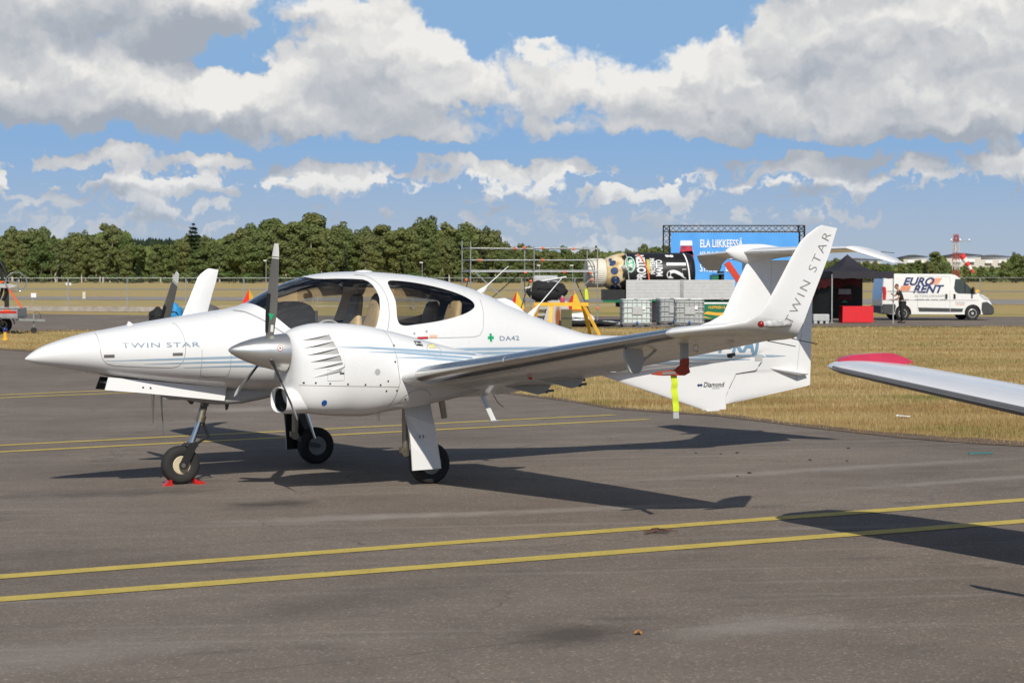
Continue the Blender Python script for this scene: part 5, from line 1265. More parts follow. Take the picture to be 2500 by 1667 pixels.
pyramid(608, 119, 1.35, 'red and yellow pyramid marker at left of the windscreen', .95); pyramid(1262, 124, 1.2, 'red and yellow pyramid marker under the left bay of the scaffold', .55); pyramid(1402, 124, 1.25, 'red and yellow pyramid marker behind the yellow trestle', .5)
e = empty('guide_sign', (bx(769, 150), 150, 0), 0, 'small yellow board on legs seen through the cockpit', 'sign'); MB().box((0, 0, .95), (.62, .06, .40)).build('board', M_YPAINT, e)
for s in (-.2, .2): MB().bar((s, 0, 0), (s, 0, .8), .04).build('leg', M_GALV, e)
# covered bundles on the taxiway behind the far wing
def lump(name, u, D, r, m, label, cat, group=None, seed=0, strap=None):
    X = bx(u, D); e = empty(name, (X, D, ground(X, D)), 0, label, cat, group); bm = bmesh.new(); bmesh.ops.create_icosphere(bm, subdivisions=3, radius=1)
    for v in bm.verts:
        n_ = mnoise.noise(v.co * 1.6 + Vector((seed, 0, 0))) * .22 + mnoise.noise(v.co * 4 + Vector((seed, 3, 0))) * .08
        v.co = Vector((v.co.x * r[0], v.co.y * r[1], max(-.0, v.co.z * .5 + .5) * r[2] * 1.0)) * (1 + n_); v.co.z = max(0, v.co.z)
    me = bpy.data.meshes.new(name); bm.to_mesh(me); bm.free(); smooth_by(me, 50); link('cover', me, m, e)
    q = MB(); q.tube([(-r[0] * .9, -r[1] * .3, r[2] * .3), (-r[0] * .4, -r[1] * 1.05, r[2] * .7), (r[0] * .4, -r[1] * 1.05, r[2] * .65), (r[0] * .9, -r[1] * .3, r[2] * .3)], .02, 6); q.build('strap', M_BLK, e)
    return e
lump('covered_bundle', 386, 84, (.42, .4, .78), M_TSH, 'black bundle behind the far propeller', 'bundle', seed=1)
lump('blue_bag', 426, 85, (.33, .3, .95), mat('bright_blue_fabric', (.02, .26, .56), .6, var=.1), 'bright blue bag showing beside the far winglet', 'bag', seed=4)
lump('grey_bundle', 500, 85, (.75, .5, .92), mat('grey_tarp', (.10, .10, .10), .7, var=.2), 'dark grey covered bundle behind the far winglet', 'bundle', seed=7)

# --- trailer with a caged propeller machine at the left edge ---
def left_trailer():
    X0, D = -21.05, 75.5
    e = empty('cargo_trailer', (X0, D, 0), 0, 'grey box trailer with a red stripe at the left edge', 'trailer')
    q = MB(); q.box((1.35, 0, .60), (2.7, 1.4, .06))
    q.build('floor', M_GALV, e)
    for (c, s_) in (((1.35, -.70, .78), (2.7, .04, .34)), ((1.35, .70, .78), (2.7, .04, .34)), ((2.68, 0, .78), (.04, 1.36, .34)), ((.02, 0, .78), (.04, 1.36, .34))): MB().box(c, s_).build('side_board', M_GALV, e)
    MB().box((1.6, -.725, .80), (2.15, .006, .09)).build('red_stripe', M_RED, e); MB().box((2.3, -.73, .86), (.25, .02, .07)).build('marker_lamp', M_ORANGE, e); MB().box((1.4, -.73, .96), (2.8, .05, .05)).build('top_rail', M_GALV, e)
    for s in (-1, 1):
        q = MB(); q.lathe([(.14, -.07), (.24, -.09), (.30, -.06), (.30, .06), (.24, .09), (.14, .07)], (1.80, s * .86, .30), 'Y', 22); w = q.build('tyre', M_RUB, e, smooth=50)
        q = MB(); q.lathe([(.02, -.05), (.15, -.085), (.15, .085), (.02, .05)], (1.80, s * .86, .30), 'Y', 18); q.build('rim', M_GREY, w, smooth=40)
        q = MB(); P = [(1.80 + .40 * cos(a), s * .86, .32 + .36 * sin(a)) for a in [pi * k / 8 for k in range(9)]]; q.loft([[Vector(p) + Vector((0, dy, dz)) for dy, dz in ((-.11, 0), (.11, 0), (.11, .02), (-.11, .02))] for p in P]); q.build('mudguard', M_BLK, e)
    q = MB(); q.bar((2.6, -.5, .52), (3.55, 0, .48), .07); q.bar((2.6, .5, .52), (3.55, 0, .48), .07); q.build('drawbar', M_GALV, e)
    q = MB(); q.tube([(3.15, -.08, .75), (3.15, -.08, .18)], .03, 8); q.build('jockey_post', M_GALV, e)
    q = MB(); q.lathe([(.05, -.04), (.11, -.045), (.11, .045), (.05, .04)], (3.15, -.08, .115), 'Y', 16); q.build('jockey_wheel', M_RUB, e, smooth=40)
    q = MB(); q.tube([(3.15, -.08, .75), (3.3, -.08, .82), (3.42, -.08, .7), (3.4, -.08, .55)], .012, 6); q.build('coupling_cable', M_GPLAS, e)
    # machine carried on the trailer
    m = empty('caged_propeller_machine', (X0, D, .63), 0, 'machine with black hoops, silver ring and orange straps on the left trailer', 'machine')
    for k, r in enumerate((1.30, 1.22, 1.12)):
        q = MB(); q.tube([(.98 + r * .98 * sin(a) - .12 * k, -.4 + .12 * k, 1.25 + r * cos(a)) for a in [-.5 + 2.6 * j / 16 for j in range(17)]], .055, 8); q.build('hoop', M_BLK, m, smooth=60)
    q = MB(); q.tube([(2.62 + .36 * cos(a), -.55 + .12 * cos(a), 1.29 + .36 * sin(a)) for a in [2 * pi * k / 24 for k in range(25)]], .022, 8); q.build('ring', M_CHROME, m, smooth=60)
    for a in (.9, 3.0, 5.1): q = MB(); q.tube([(2.62, -.55, 1.29), (2.62 + .36 * cos(a), -.55 + .12 * cos(a), 1.29 + .36 * sin(a))], .018, 6); q.build('ring_spoke', M_CHROME, m)
    q = MB(); q.prism([(0, 1.27), (2.4, 1.22), (2.68, 1.14), (2.4, 1.06), (1.7, 1.10), (0, 1.12)], -.6, -.45, lambda u, v, t: (u, t, v)); q.build('beam', M_GREY, m)
    q = MB(); q.box((2.2, -.3, .55), (.14, .14, 1.1)); q.build('upright', M_BLK, m)
    for p, r in (((1.45, -.5, .25), .02), ((.9, -.5, .3), .02)):
        q = MB(); q.tube([(p[0] - .2, p[1], -.02), (p[0] + .25, p[1], .45), (p[0] + .45, p[1], .9)], .045, 8); q.build('frame_tube', M_DKMET, m, smooth=60)
    for a, b in (((2.28, -.62, 1.15), (2.85, -.66, .33)), ((.6, -.62, 1.22), (2.2, -.62, 1.30)), ((1.5, -.62, .35), (2.0, -.62, .12)), ((.9, -.62, .62), (1.75, -.62, .60))):
        q = MB(); q.bar(a, b, .02, .06); q.build('strap', M_ORANGE, m)
    q = MB(); q.ball((1.45, -.55, .78), (.11, .08, .09)); q.build('pulley', M_GREY, m, smooth=60)
    q = MB(); q.tube([(0, -.6, .72), (1.9, -.62, .84)], .02, 6); q.build('blue_rope', mat('blue_rope', (.05, .22, .38), .8), m)
left_trailer()

# --- scaffold tower ---
def scaffold():
    D = 92.0; e = empty('scaffold', (bx(1149, D), D, 0), 0, 'grey two-bay tube scaffold with orange couplings behind the tail boom', 'scaffold')
    w = (bx(1459, D) - bx(1149, D)) / 2; back = Vector((-.42, 1.35, 0)); H = (3.72, 3.5, 3.42)
    P = [Vector((w * i, .1 * i, 0)) for i in range(3)]
    for i, p in enumerate(P):
        for q0, h in ((p, H[i]), (p + back, H[i] + .05)):
            q = MB(); q.tube([q0, q0 + Vector((0, 0, h))], .026, 8); s = q.build('post', M_GALV, e, smooth=60)
            q = MB(); q.box(q0 + Vector((0, 0, .012)), (.15, .15, .024)); q.build('base_plate', M_GALV, s)
            for z in (.5, 1.0, 1.5, 2.3, 2.85, 3.38):
                if z < h - .05: q = MB(); q.lathe([(.045, -.012), (.045, .012)], q0 + Vector((0, 0, z)), 'Z', 8); q.build('rosette', M_GALV, s)
    for z in (2.32, 2.85, 3.40):
        for i in (0, 1):
            for o_ in (Vector((0, 0, 0)), back):
                q = MB(); q.tube([P[i] + o_ + Vector((0, 0, z)), P[i + 1] + o_ + Vector((0, 0, z - .03 * (z > 3)))], .026, 8); r = q.build('rail', M_GALV, e, smooth=60)
        for i in (0, 1, 2): q = MB(); q.tube([P[i] + Vector((0, 0, z)), P[i] + back + Vector((0, 0, z))], .024, 8); q.build('ledger', M_GALV, e, smooth=60)
    for i in (0, 1):
        for k in range(2):
            a = P[i] + back * (.08 + .46 * k); d = P[i + 1] - P[i]
            q = MB(); q.prism([(0, 2.34), (1, 2.34), (1, 2.41), (0, 2.41)], 0, .42, lambda u, v, t: tuple(a + d * (.02 + .96 * u) + back.normalized() * t * 1.4 + Vector((0, 0, v)))); q.build('deck_plank', M_GALV, e)
    for a, b, m in (((.2, 0, 2.3), (2.1, 0, .55), M_GALV), ((w * 2 - .15, .2, 2.12), (w * 2 - 1.5, .2, .95), M_GALV), ((w + 1.95, 1.5, 1.9), (w + 2.75, 1.5, .1), M_DKMET), ((-.1, .9, 2.2), (-.25, .9, 1.4), M_DKMET), ((w - .7, 1.0, 2.2), (w - 2.2, 1.0, .9), M_DKMET), ((w - .1, .9, 2.2), (w - .8, .9, .0), M_DKMET)):
        q = MB(); q.tube([a, b], .024, 8); q.build('brace', m, e, smooth=60)
    for x, z in ((.43, 2.85), (w + .4, 2.85), (.43 + 1.6, 3.38), (w - .45, 3.42), (w + .4, 3.40), (w * 2 - 1.1, 3.36), (w - .4, 2.28), (w + 1.4, 2.30), (w * 2 - .3, 2.28), (w * 2, .65), (w * 2 - .25, 1.95), (-.2, 1.95), (w - .15, 1.9)):
        q = MB(); q.lathe([(.05, -.06), (.06, 0), (.05, .06)], (x, -.01 + .04 * x, z), 'X', 8); q.build('coupling', M_ORANGE, e)
    q = MB(); q.prism([(0, 0), (.16, 0), (.10, .5), (-.02, .5)], 0, .03, lambda u, v, t: (w * 2 - .55 + u, .5 + t, 1.05 + v)); h = q.build('hivis_cloth', M_HIVIS, e)
scaffold()

# --- yellow trestle and the clutter round it ---
def trestle():
    D = 72.5; e = empty('steel_trestle', (bx(1370, D), D, 0), 0, 'yellow steel trestle with splayed legs standing on the grass', 'trestle'); H = 1.13
    q = MB(); q.box((.0, 0, H), (1.95, .12, .13)); q.build('top_beam', M_YPAINT, e)
    for s in (-1, 1): q = MB(); q.box((-.95 * (s < 0) + .0, .0, 0), (.01, .01, .01))
    for x, dx, dy in ((-.92, -.28, -.35), (-.35, -.08, -.45), (.82, .55, -.35), (.78, .3, .5), (-.85, -.2, .5)):
        q = MB(); q.bar((x, 0, H - .05), (x + dx, dy, 0.02), .13, .06); q.build('leg', M_YPAINT, e)
    q = MB(); q.bar((-1.0, -.2, .5), (-.4, -.25, .5), .05, .08); q.build('cross_bar', M_YPAINT, e)
    e2 = empty('paint_can', (bx(1373, D), D, H + .066), 0, 'small pink can standing on the yellow trestle', 'can'); q = MB(); q.lathe([(.07, 0), (.085, .02), (.085, .15), (.05, .19)], (0, 0, 0), 'Z', 12); q.build('can', mat('pink_plastic', (.55, .07, .16), .5), e2, smooth=40); q = MB(); q.lathe([(.05, .19), (.05, .23), (.02, .24)], (0, 0, 0), 'Z', 10); q.build('cap', M_GREY, e2, smooth=40)
    e3 = empty('rusty_barrier', (bx(1358, 80), 80, 0), .1, 'white metal box with a rust streak behind the yellow trestle', 'box')
    q = MB(); q.prism([(-.62, 0), (.62, 0), (.42, 1.15), (-.32, 1.15)], -.25, .25, lambda u, v, t: (u, t, v)); m = mat('rust_streaked', (.55, .53, .50), .7)
    N, L = nodes_of(m); p = N['Principled BSDF']; tc = N.new('ShaderNodeTexCoord'); sp = N.new('ShaderNodeVectorMath'); sp.operation = 'MULTIPLY'; sp.inputs[1].default_value = (3.4, 0, .9); L.new(tc.outputs['Object'], sp.inputs[0])
    sb = N.new('ShaderNodeVectorMath'); sb.operation = 'SUBTRACT'; sb.inputs[1].default_value = (.15, 0, .45); L.new(sp.outputs[0], sb.inputs[0]); ln = N.new('ShaderNodeVectorMath'); ln.operation = 'LENGTH'; L.new(sb.outputs[0], ln.inputs[0])
    L.new(ramp(N, L, ln.outputs['Value'], [(.25, (.25, .07, .015)), (.55, (.50, .47, .43))]), p.inputs['Base Color']); q.build('shell', m, e3); MB().box((0, -.26, 1.12), (.5, .02, .12)).build('rim', M_GREY, e3)
    e4 = empty('green_crate', (bx(1383, 79), 79, 0), 0, 'olive green crate right of the rusty white box', 'crate'); link('case', bevel_mesh(MB().box((0, 0, .42), (.42, .4, .84)).mesh('x'), .02), mat('olive_paint', (.09, .085, .035), .6), e4); MB().box((0, -.21, .5), (.44, .02, .05)).build('band', M_GPLAS, e4)
    e5 = empty('crate_stack', (bx(1326, 80), 80, 0), 0, 'stack of flat dark trays beside the trestle leg', 'trays')
    for k in range(7): MB().box((.03 * (k % 3), 0, .10 + .13 * k), (.62, .5, .07)).build('tray', M_GPLAS if k % 2 else M_GREY, e5)
    MB().box((.0, -.02, .03), (.66, .5, .06)).build('red_tray', M_RED, e5)
    t = empty('roll_container', (bx(1330, 88), 88, 0), 0, 'wheeled wire trolley loaded with a black bag and white poles', 'trolley')
    for x in (-.6, .6):
        for y in (-.35, .35): MB().tube([(x, y, .18), (x, y, 1.75)], .02, 6).build('post', M_GALV, t); MB().ball((x, y, .09), (.09, .05, .09)).build('castor', M_RUB, t)
    for z in (.25, .6, .95, 1.3): MB().tube([(-.6, -.35, z), (.6, -.35, z)], .014, 6).build('wire', M_GALV, t); MB().tube([(-.6, .35, z), (.6, .35, z)], .014, 6).build('wire', M_GALV, t)
    MB().box((0, 0, .19), (1.25, .75, .05)).build('floor', M_GALV, t)
    b = lump('black_sack', 1330, 87.9, (.85, .5, 1.0), M_TSH, 'black sack lying on the wheeled wire trolley', 'sack', seed=2); b.location.z = .95; b.location.x += .1
    b2 = empty('grey_tarpaulin', (bx(1332, 88.3), 88.3, 1.75), 0, 'pale folded tarpaulin on top of the wire trolley', 'tarpaulin'); link('fold', bevel_mesh(MB().box((0, 0, .20), (1.1, .5, .42)).mesh('x'), .12, 3), M_GREY, b2); MB().tube([(-.5, -.3, .1), (.9, -.3, .35)], .03, 6).build('pole', M_WPRINT, b2); MB().tube([(-.9, -.3, -.15), (.2, -.3, .12)], .03, 6).build('pole', M_WPRINT, b2)
    for u, D_, r, m_, lb, sd in ((1412, 86, (.75, .5, .55), M_WPRINT, 'white crumpled sheet heaped on the ground right of the trestle', 3), (1455, 86, (1.15, .6, .22), M_WPRINT, 'white sheet spread flat on the ground beside the tank', 5), (1430, 85, (1.3, .5, .26), M_TSH, 'black sheet on the ground under the white one', 8)): lump('ground_sheet', u, D_, r, m_, lb, 'sheet', 'sheets lying on the ground', sd)
trestle()
# cattle-like white shade net pole and green post beside the trolley
e = empty('green_post', (bx(1305, 88), 88, 0), 0, 'short dark green folded parasol leaning by the trolley', 'parasol'); q = MB(); q.tube([(0, 0, 0), (.1, 0, .9)], .03, 6); q.build('stick', M_GPLAS, e); q = MB(); q.tube([(.08, 0, .7), (.16, 0, 1.1), (.2, 0, 1.5)], [.10, .12, .04], 8); q.build('folded_cloth', M_TRGREEN, e, smooth=60)
# --- lorry with the giant bottle ---
def lorry():
    D = 94.0; K = FPX / D; X = lambda u: (u - 1250) / K; e = empty('flatbed_lorry', (X(1525), D, 0), 0, 'green flatbed lorry with grey drop sides carrying the giant bottle', 'lorry'); x = lambda u: X(u) - X(1525)
    W_ = x(1787)
    for a, b in ((0.0, x(1655)), (x(1663), W_)):
        q = MB()
        q.box(((a + b) / 2, -1.2, 1.5), (b - a, .05, .9)); s = q.build('drop_side', M_BOARD, e)
        for k in range(1, 6): MB().box(((a + b) / 2, -1.228, 1.05 + .15 * k), (b - a - .02, .006, .012)).build('board_groove', M_GREY, s)
        for t in (.25, .75): MB().box((a + (b - a) * t, -1.24, 1.06), (.07, .03, .10)).build('latch', M_GALV, s)
    MB().box((x(1659), -1.2, 1.5), (.14, .07, .94)).build('side_post', M_GALV, e); MB().box((W_ / 2, 1.2, 1.5), (W_, .05, .9)).build('drop_side', M_BOARD, e)
    MB().box((W_ / 2 + .4, 0, 1.0), (W_ + 1.6, 2.4, .09)).build('bed', M_TRGREEN, e); MB().box((-.55, 0, 1.25), (1.0, 2.3, .5)).build('tail_frame', M_BLK, e); MB().box((-.55, -1.16, .96), (1.05, .04, .10)).build('tail_edge', M_TRGREEN, e)
    for s in (-.45, .45): MB().box((W_ / 2 + .8, s, .82), (W_ + 2.4, .12, .24)).build('chassis_rail', M_BLK, e)
    MB().box((W_ * .42, -.9, .55), (2.6, .04, .7)).build('side_guard', M_BLK, e)
    for u in (1590, 1625, 1850):
        for s in (-1, 1):
            q = MB(); q.lathe([(.28, -.13), (.44, -.16), (.50, -.12), (.50, .12), (.44, .16), (.28, .13)], (x(u), s * .98, .50), 'Y', 22); t = q.build('tyre', M_RUB, e, smooth=40); q = MB(); q.lathe([(.05, -.10), (.27, -.12), (.28, .12), (.05, .1)], (x(u), s * .98, .5), 'Y', 16); q.build('rim', M_GREY, t, smooth=40)
    # green toolbox with lettering behind the cab
    b0, b1 = x(1713), x(1800); MB().box(((b0 + b1) / 2, -1.05, .60), (b1 - b0, .3, .92)).build('side_locker', M_TRGREEN, e); MB().box(((b0 + b1) / 2, -1.205, .88), (b1 - b0, .006, .07)).build('white_band', M_WPRINT, e)
    MB().prism([(b0, .42), (b0 + .15, .50), (b0 + .6, .44), (b1, .46), (b1, .36), (b0 + .8, .32), (b0 + .9, .28), (b0, .28 + .1)], -1.206, -1.202, lambda u, v, t: (u, t, v)).build('yellow_flash', M_YPAINT, e); MB().prism([(b0, .28), (b0 + .38, .16), (b0 + .2, .18), (b0, .22)], -1.206, -1.202, lambda u, v, t: (u, t, v)).build('yellow_flash', M_YPAINT, e)
    flat_text('lettering', 'HUPPINEN & KY', .17, .8, M_YPAINT, e, (b0 + .2, -1.21, .63), (1, 0, 0), (0, 0, 1), .004)
    # loading crane and cab
    q = MB(); q.bar((x(1772), -.3, 2.75), (x(1805), -.3, 1.85), .28, .22, up=(0, 1, 0)); q.build('crane_boom', mat('crane_red', (.60, .05, .02), .45), e)
    q = MB(); q.tube([(x(1757), -.45, 2.6), (x(1750), -.5, 2.3), (x(1760), -.45, 1.9)], .05, 8); q.box((x(1758), -.4, 2.05), (.25, .3, .6)); q.build('crane_hydraulics', M_BLK, e); MB().box((x(1745), -.3, 1.95), (.5, .5, .45)).build('crane_base', M_TRGREEN, e)
    q = MB(); q.tube([(x(1735), -.6, 1.9), (x(1735), -.6, 2.22), (x(1765), -.6, 2.22)], .035, 8); q.build('grab_rail', mat('blue_rail', (.02, .14, .35), .5), e)
    c0 = x(1818); q = MB(); q.prism([(c0, .45), (c0 + 2.0, .45), (c0 + 2.05, 1.4), (c0 + 1.75, 2.75), (c0, 2.8)], -1.15, 1.15, lambda u, v, t: (u, t, v)); link('cab', bevel_mesh(q.mesh('cab'), .06), M_TRGREEN, e)
    MB().prism([(c0 + .7, 1.6), (c0 + 1.85, 1.6), (c0 + 1.6, 2.5), (c0 + .7, 2.5)], -1.16, -1.155, lambda u, v, t: (u, t, v)).build('cab_window', M_BLK, e)
    # lashing straps
    return e
LO = lorry()
def bottle():
    D = 94.0; K = FPX / D; ox = (1430 - 1250) / K; yaw = radians(9); e = empty('giant_bottle', (ox, D - .25, 2.27), yaw, 'giant black and cream plastic bottle lying on the lorry', 'bottle'); R_ = .935; L1 = 5.05
    AX = (Vector((0, 0, 1)), Vector((0, -1, 0)), Vector((1, 0, 0)))
    mlab = bpy.data.materials.new('bottle_label'); mlab.use_nodes = True; N, L = nodes_of(mlab); p = N['Principled BSDF']; tc = N.new('ShaderNodeTexCoord'); V = tc.outputs['Object']
    sep = N.new('ShaderNodeSeparateXYZ'); L.new(V, sep.inputs[0])
    wob = N.new('ShaderNodeMath'); wob.operation = 'MULTIPLY_ADD'; L.new(nz(N, L, V, 1.5, 3, .5), wob.inputs[0]); wob.inputs[1].default_value = 1.3; L.new(sep.outputs[0], wob.inputs[2])
    cream = ramp(N, L, nz(N, L, V, 2.2, 4, .55), [(.35, (.70, .64, .50)), (.55, (.62, .44, .19)), (.72, (.22, .12, .04))])
    L.new(mixc(N, L, ramp(N, L, wob.outputs[0], [(.0, (0, 0, 0)), (.5, (0, 0, 0)), (.52, (1, 1, 1))]), cream, (.014, .013, .014)), p.inputs['Base Color']); wob2 = N.new('ShaderNodeMath'); p.inputs['Roughness'].default_value = .38
    # shift so the black begins past the shoulder
    mp = N.new('ShaderNodeMath'); mp.operation = 'MULTIPLY_ADD'; L.new(wob.outputs[0], mp.inputs[0]); mp.inputs[1].default_value = .25; mp.inputs[2].default_value = -.055
    for l in list(L):
        if l.from_socket == wob.outputs[0] and l.to_node.bl_idname == 'ShaderNodeValToRGB': s2 = l.to_socket; L.remove(l); L.new(mp.outputs[0], s2)
    q = MB(); q.lathe([(.60, .86), (.66, .90), (.72, 1.0), (.83, 1.25), (.90, 1.50), (R_, 1.75), (R_, 2.4), (R_, 3.6), (R_, 4.75), (.91, 4.92), (.82, 5.02), (.2, L1)], (0, 0, 0), AX, 48); q.build('body', mlab, e, smooth=50)
    M_CAP = mat('cream_cap', (.70, .66, .57), .5, var=.04); q = MB(); q.lathe([(.05, 0), (.60, .0), (.645, .05), (.655, .80), (.63, .86), (.5, .87)], (0, 0, 0), AX, 48); cap = q.build('screw_cap', M_CAP, e, smooth=35)
    for k in range(40):
        a = 2 * pi * k / 40; q = MB(); q.bar((.08, .66 * sin(a), .66 * cos(a)), (.78, .66 * sin(a), .66 * cos(a)), .03, .014, up=(0, sin(a), cos(a))); q.build('cap_rib', M_CAP, cap)
    def wrap(name, txt, size, sx, x, a0, m, bold=.0, spacing=1.0, shear=0):
        """letters run round the barrel (reading upwards), tops towards the cap"""
        vs, fs = text_mesh(txt, size, sx, bold, shear, spacing); W_ = max(v[0] for v in vs); r = R_ + .006
        pts = [(x - v, a0 + (u - W_ / 2) / r) for u, v in vs]
        MB().add([(p_[0], -r * cos(p_[1]), r * sin(p_[1])) for p_ in pts], fs).build(name, m, e, fix=False)
    def blob(name, x, a, rx, ra, m, lift=.004, n=18):
        r = R_ + lift
        if x < 1.75: r = pchip([.86, 1.0, 1.25, 1.5, 1.75], [.60, .72, .83, .90, R_], x) + lift
        vs = [(x, -r * cos(a), r * sin(a))]
        for k in range(n):
            t = 2 * pi * k / n; xx = x + rx * cos(t); rr = (pchip([.86, 1.0, 1.25, 1.5, 1.75], [.60, .72, .83, .90, R_], xx) if xx < 1.75 else R_) + lift; aa = a + ra * sin(t); vs.append((xx, -rr * cos(aa), rr * sin(aa)))
        MB().add(vs, [(0, 1 + k, 1 + (k + 1) % n) for k in range(n)]).build(name, m, e, fix=False)
    wrap('lettering', 'PROTEIN', .56, .62, 2.62, .32, M_WPRINT, .02); M_OLV = mat('olive_print', (.45, .42, .10), .5)
    wrap('lettering', 'PROTEIINI', .30, .60, 3.08, .36, M_WPRINT, .008); wrap('lettering', 'MAITO', .42, .62, 3.42, .26, M_WPRINT, .014); wrap('lettering', '21', 1.25, .74, 4.52, .12, M_WPRINT, .035); wrap('lettering', 'g', .5, .8, 3.9, 1.0, M_WPRINT, .02)
    vs = []; r = R_ + .004
    for k in range(9):
        a = -.02 + .75 * k / 8; vs += [(2.70, -r * cos(a), r * sin(a)), (2.86, -r * cos(a), r * sin(a))]
    MB().add(vs, [(2 * k, 2 * k + 1, 2 * k + 3, 2 * k + 2) for k in range(8)]).build('olive_band', M_OLV, e, fix=False)
    blob('badge_rim', 1.92, .48, .23, .46, M_WPRINT, .004); blob('badge', 1.92, .48, .20, .41, M_GREEN, .007)
    vs, fs = text_mesh('Arla', .30, .8, .008, .2); W_ = max(v[0] for v in vs); r = R_ + .011; MB().add([(2.02 - v, -r * cos(.48 + (u - W_ / 2) / r), r * sin(.48 + (u - W_ / 2) / r)) for u, v in vs], fs).build('badge_lettering', M_WPRINT, e, fix=False)
    M_BERRY = mat('blueberry', (.03, .055, .13), .45, var=.5, scale=5)
    for x, a, s in ((1.12, .62, .16), (1.18, .12, .17), (1.24, -.42, .20), (1.02, .95, .12), (1.30, -.95, .22)): blob('printed_berry', x, a, s, s / .8, M_BERRY)
    for u0, u1, m, c in ((1.80, 1.80, M_GREY, .03), (2.35, 2.75, M_ORANGE, .06), (4.55, 4.68, M_WPRINT, .06)):
        q = MB(); P = [(u0 + (u1 - u0) * k / 10, -(R_ + .02) * cos(1.2 - 1.15 * k / 10), (R_ + .02) * sin(1.2 - 1.15 * k / 10)) for k in range(11)] + [(u1 + .03, -R_ - .05, -.32), (u1 + .03, -R_ - .08, -1.25)]
        q.loft([[Vector(p) + Vector((dx, 0, dz)) for dx, dz in ((-c / 2, 0), (c / 2, 0), (c / 2, .012), (-c / 2, .012))] for p in P]); q.build('lashing_strap', m, e)
bottle()
# --- intermediate bulk containers ---
def ibc(u, D, rz_, label, dull=False):
    e = empty('bulk_container', (bx(u, D), D, 0), rz_, label, 'tank', 'caged bulk containers in front of the lorry')
    link('tank', bevel_mesh(MB().box((0, 0, .64), (1.12, .92, .96)).mesh('t'), .10, 4), M_IBC if not dull else mat('tank_grey', (.36, .38, .38), .55), e)
    for z in (.2, .40, .62, .84, 1.06, 1.16):
        q = MB()
        P = [(-.6, -.5, z), (.6, -.5, z), (.6, .5, z), (-.6, .5, z), (-.6, -.5, z)]; q.tube(P, .013, 6); q.build('cage_hoop', M_GALV, e)
    for k in range(7):
        for y in (-.5, .5): q = MB(); q.tube([(-.6 + 1.2 * k / 6, y, .14), (-.6 + 1.2 * k / 6, y, 1.16)], .011, 6); q.build('cage_bar', M_GALV, e)
    for k in range(1, 5):
        for x in (-.6, .6): q = MB(); q.tube([(x, -.5 + k / 5, .14), (x, -.5 + k / 5, 1.16)], .011, 6); q.build('cage_bar', M_GALV, e)
    for x in (-.5, 0, .5): MB().box((x, 0, .07), (.16, 1.0, .10)).build('pallet_block', M_GPLAS, e)
    MB().box((0, 0, .132), (1.2, 1.0, .025)).build('pallet_deck', M_GALV, e); MB().box((0, 0, .012), (1.2, 1.0, .022)).build('pallet_skid', M_GALV, e)
    MB().box((.02, -.515, .70), (.42, .006, .32)).build('label_plate', M_GREY, e); MB().box((.28, -.52, .82), (.12, .004, .14)).build('label_sticker', M_WPRINT, e)
    q = MB(); q.lathe([(.09, 0), (.09, .04), (.06, .06)], (0, 0, 1.12), 'Z', 14); q.build('filler_cap', M_GPLAS, e); q = MB(); q.lathe([(.05, -.58), (.05, -.46)], (0, 0, .2), 'Y', 10); q.build('drain_valve', M_BLUE, e)
ibc(1552, 84, .06, 'caged tank with a label standing leftmost in front of the lorry'); ibc(1640, 87.5, .1, 'caged tank half hidden in the middle of the three', True); ibc(1682, 84.5, -.04, 'grey caged tank at right in front of the lorry locker', True)
# --- dark car behind the lorry ---
def dark_car():
    D = 99; e = empty('dark_car', (bx(1600, D), D, 0), 0, 'black car with red tail lamp seen under the lorry bed', 'car')
    q = MB(); q.prism([(-.2, .3), (4.1, .3), (4.15, .75), (3.4, .92), (2.7, 1.42), (.7, 1.45), (-.05, 1.0), (-.2, .7)], -.85, .85, lambda u, v, t: (u, t, v)); link('body', bevel_mesh(q.mesh('c'), .07, 3), M_BLK, e)
    q = MB(); q.prism([(.35, .98), (2.75, .96), (2.5, 1.36), (.8, 1.38)], -.862, -.858, lambda u, v, t: (u, t, v)); q.build('side_window', mat('dark_glass', (.02, .025, .03), .08), e)
    for s in (-1, 1):
        for x in (.75, 3.3): q = MB(); q.lathe([(.2, -.09), (.30, -.1), (.32, 0), (.30, .1), (.2, .09)], (x, s * .8, .32), 'Y', 20); t = q.build('tyre', M_RUB, e, smooth=40); q = MB(); q.lathe([(.03, -.06), (.2, -.1), (.2, .1), (.03, .06)], (x, s * .8, .32), 'Y', 14); q.build('rim', M_GREY, t)
    MB().box((.0, -.86, .80), (.22, .03, .12)).build('tail_lamp', M_RED, e); MB().box((-.28, -.8, .8), (.06, .1, .10)).build('reflector', M_WPRINT, e)
dark_car()
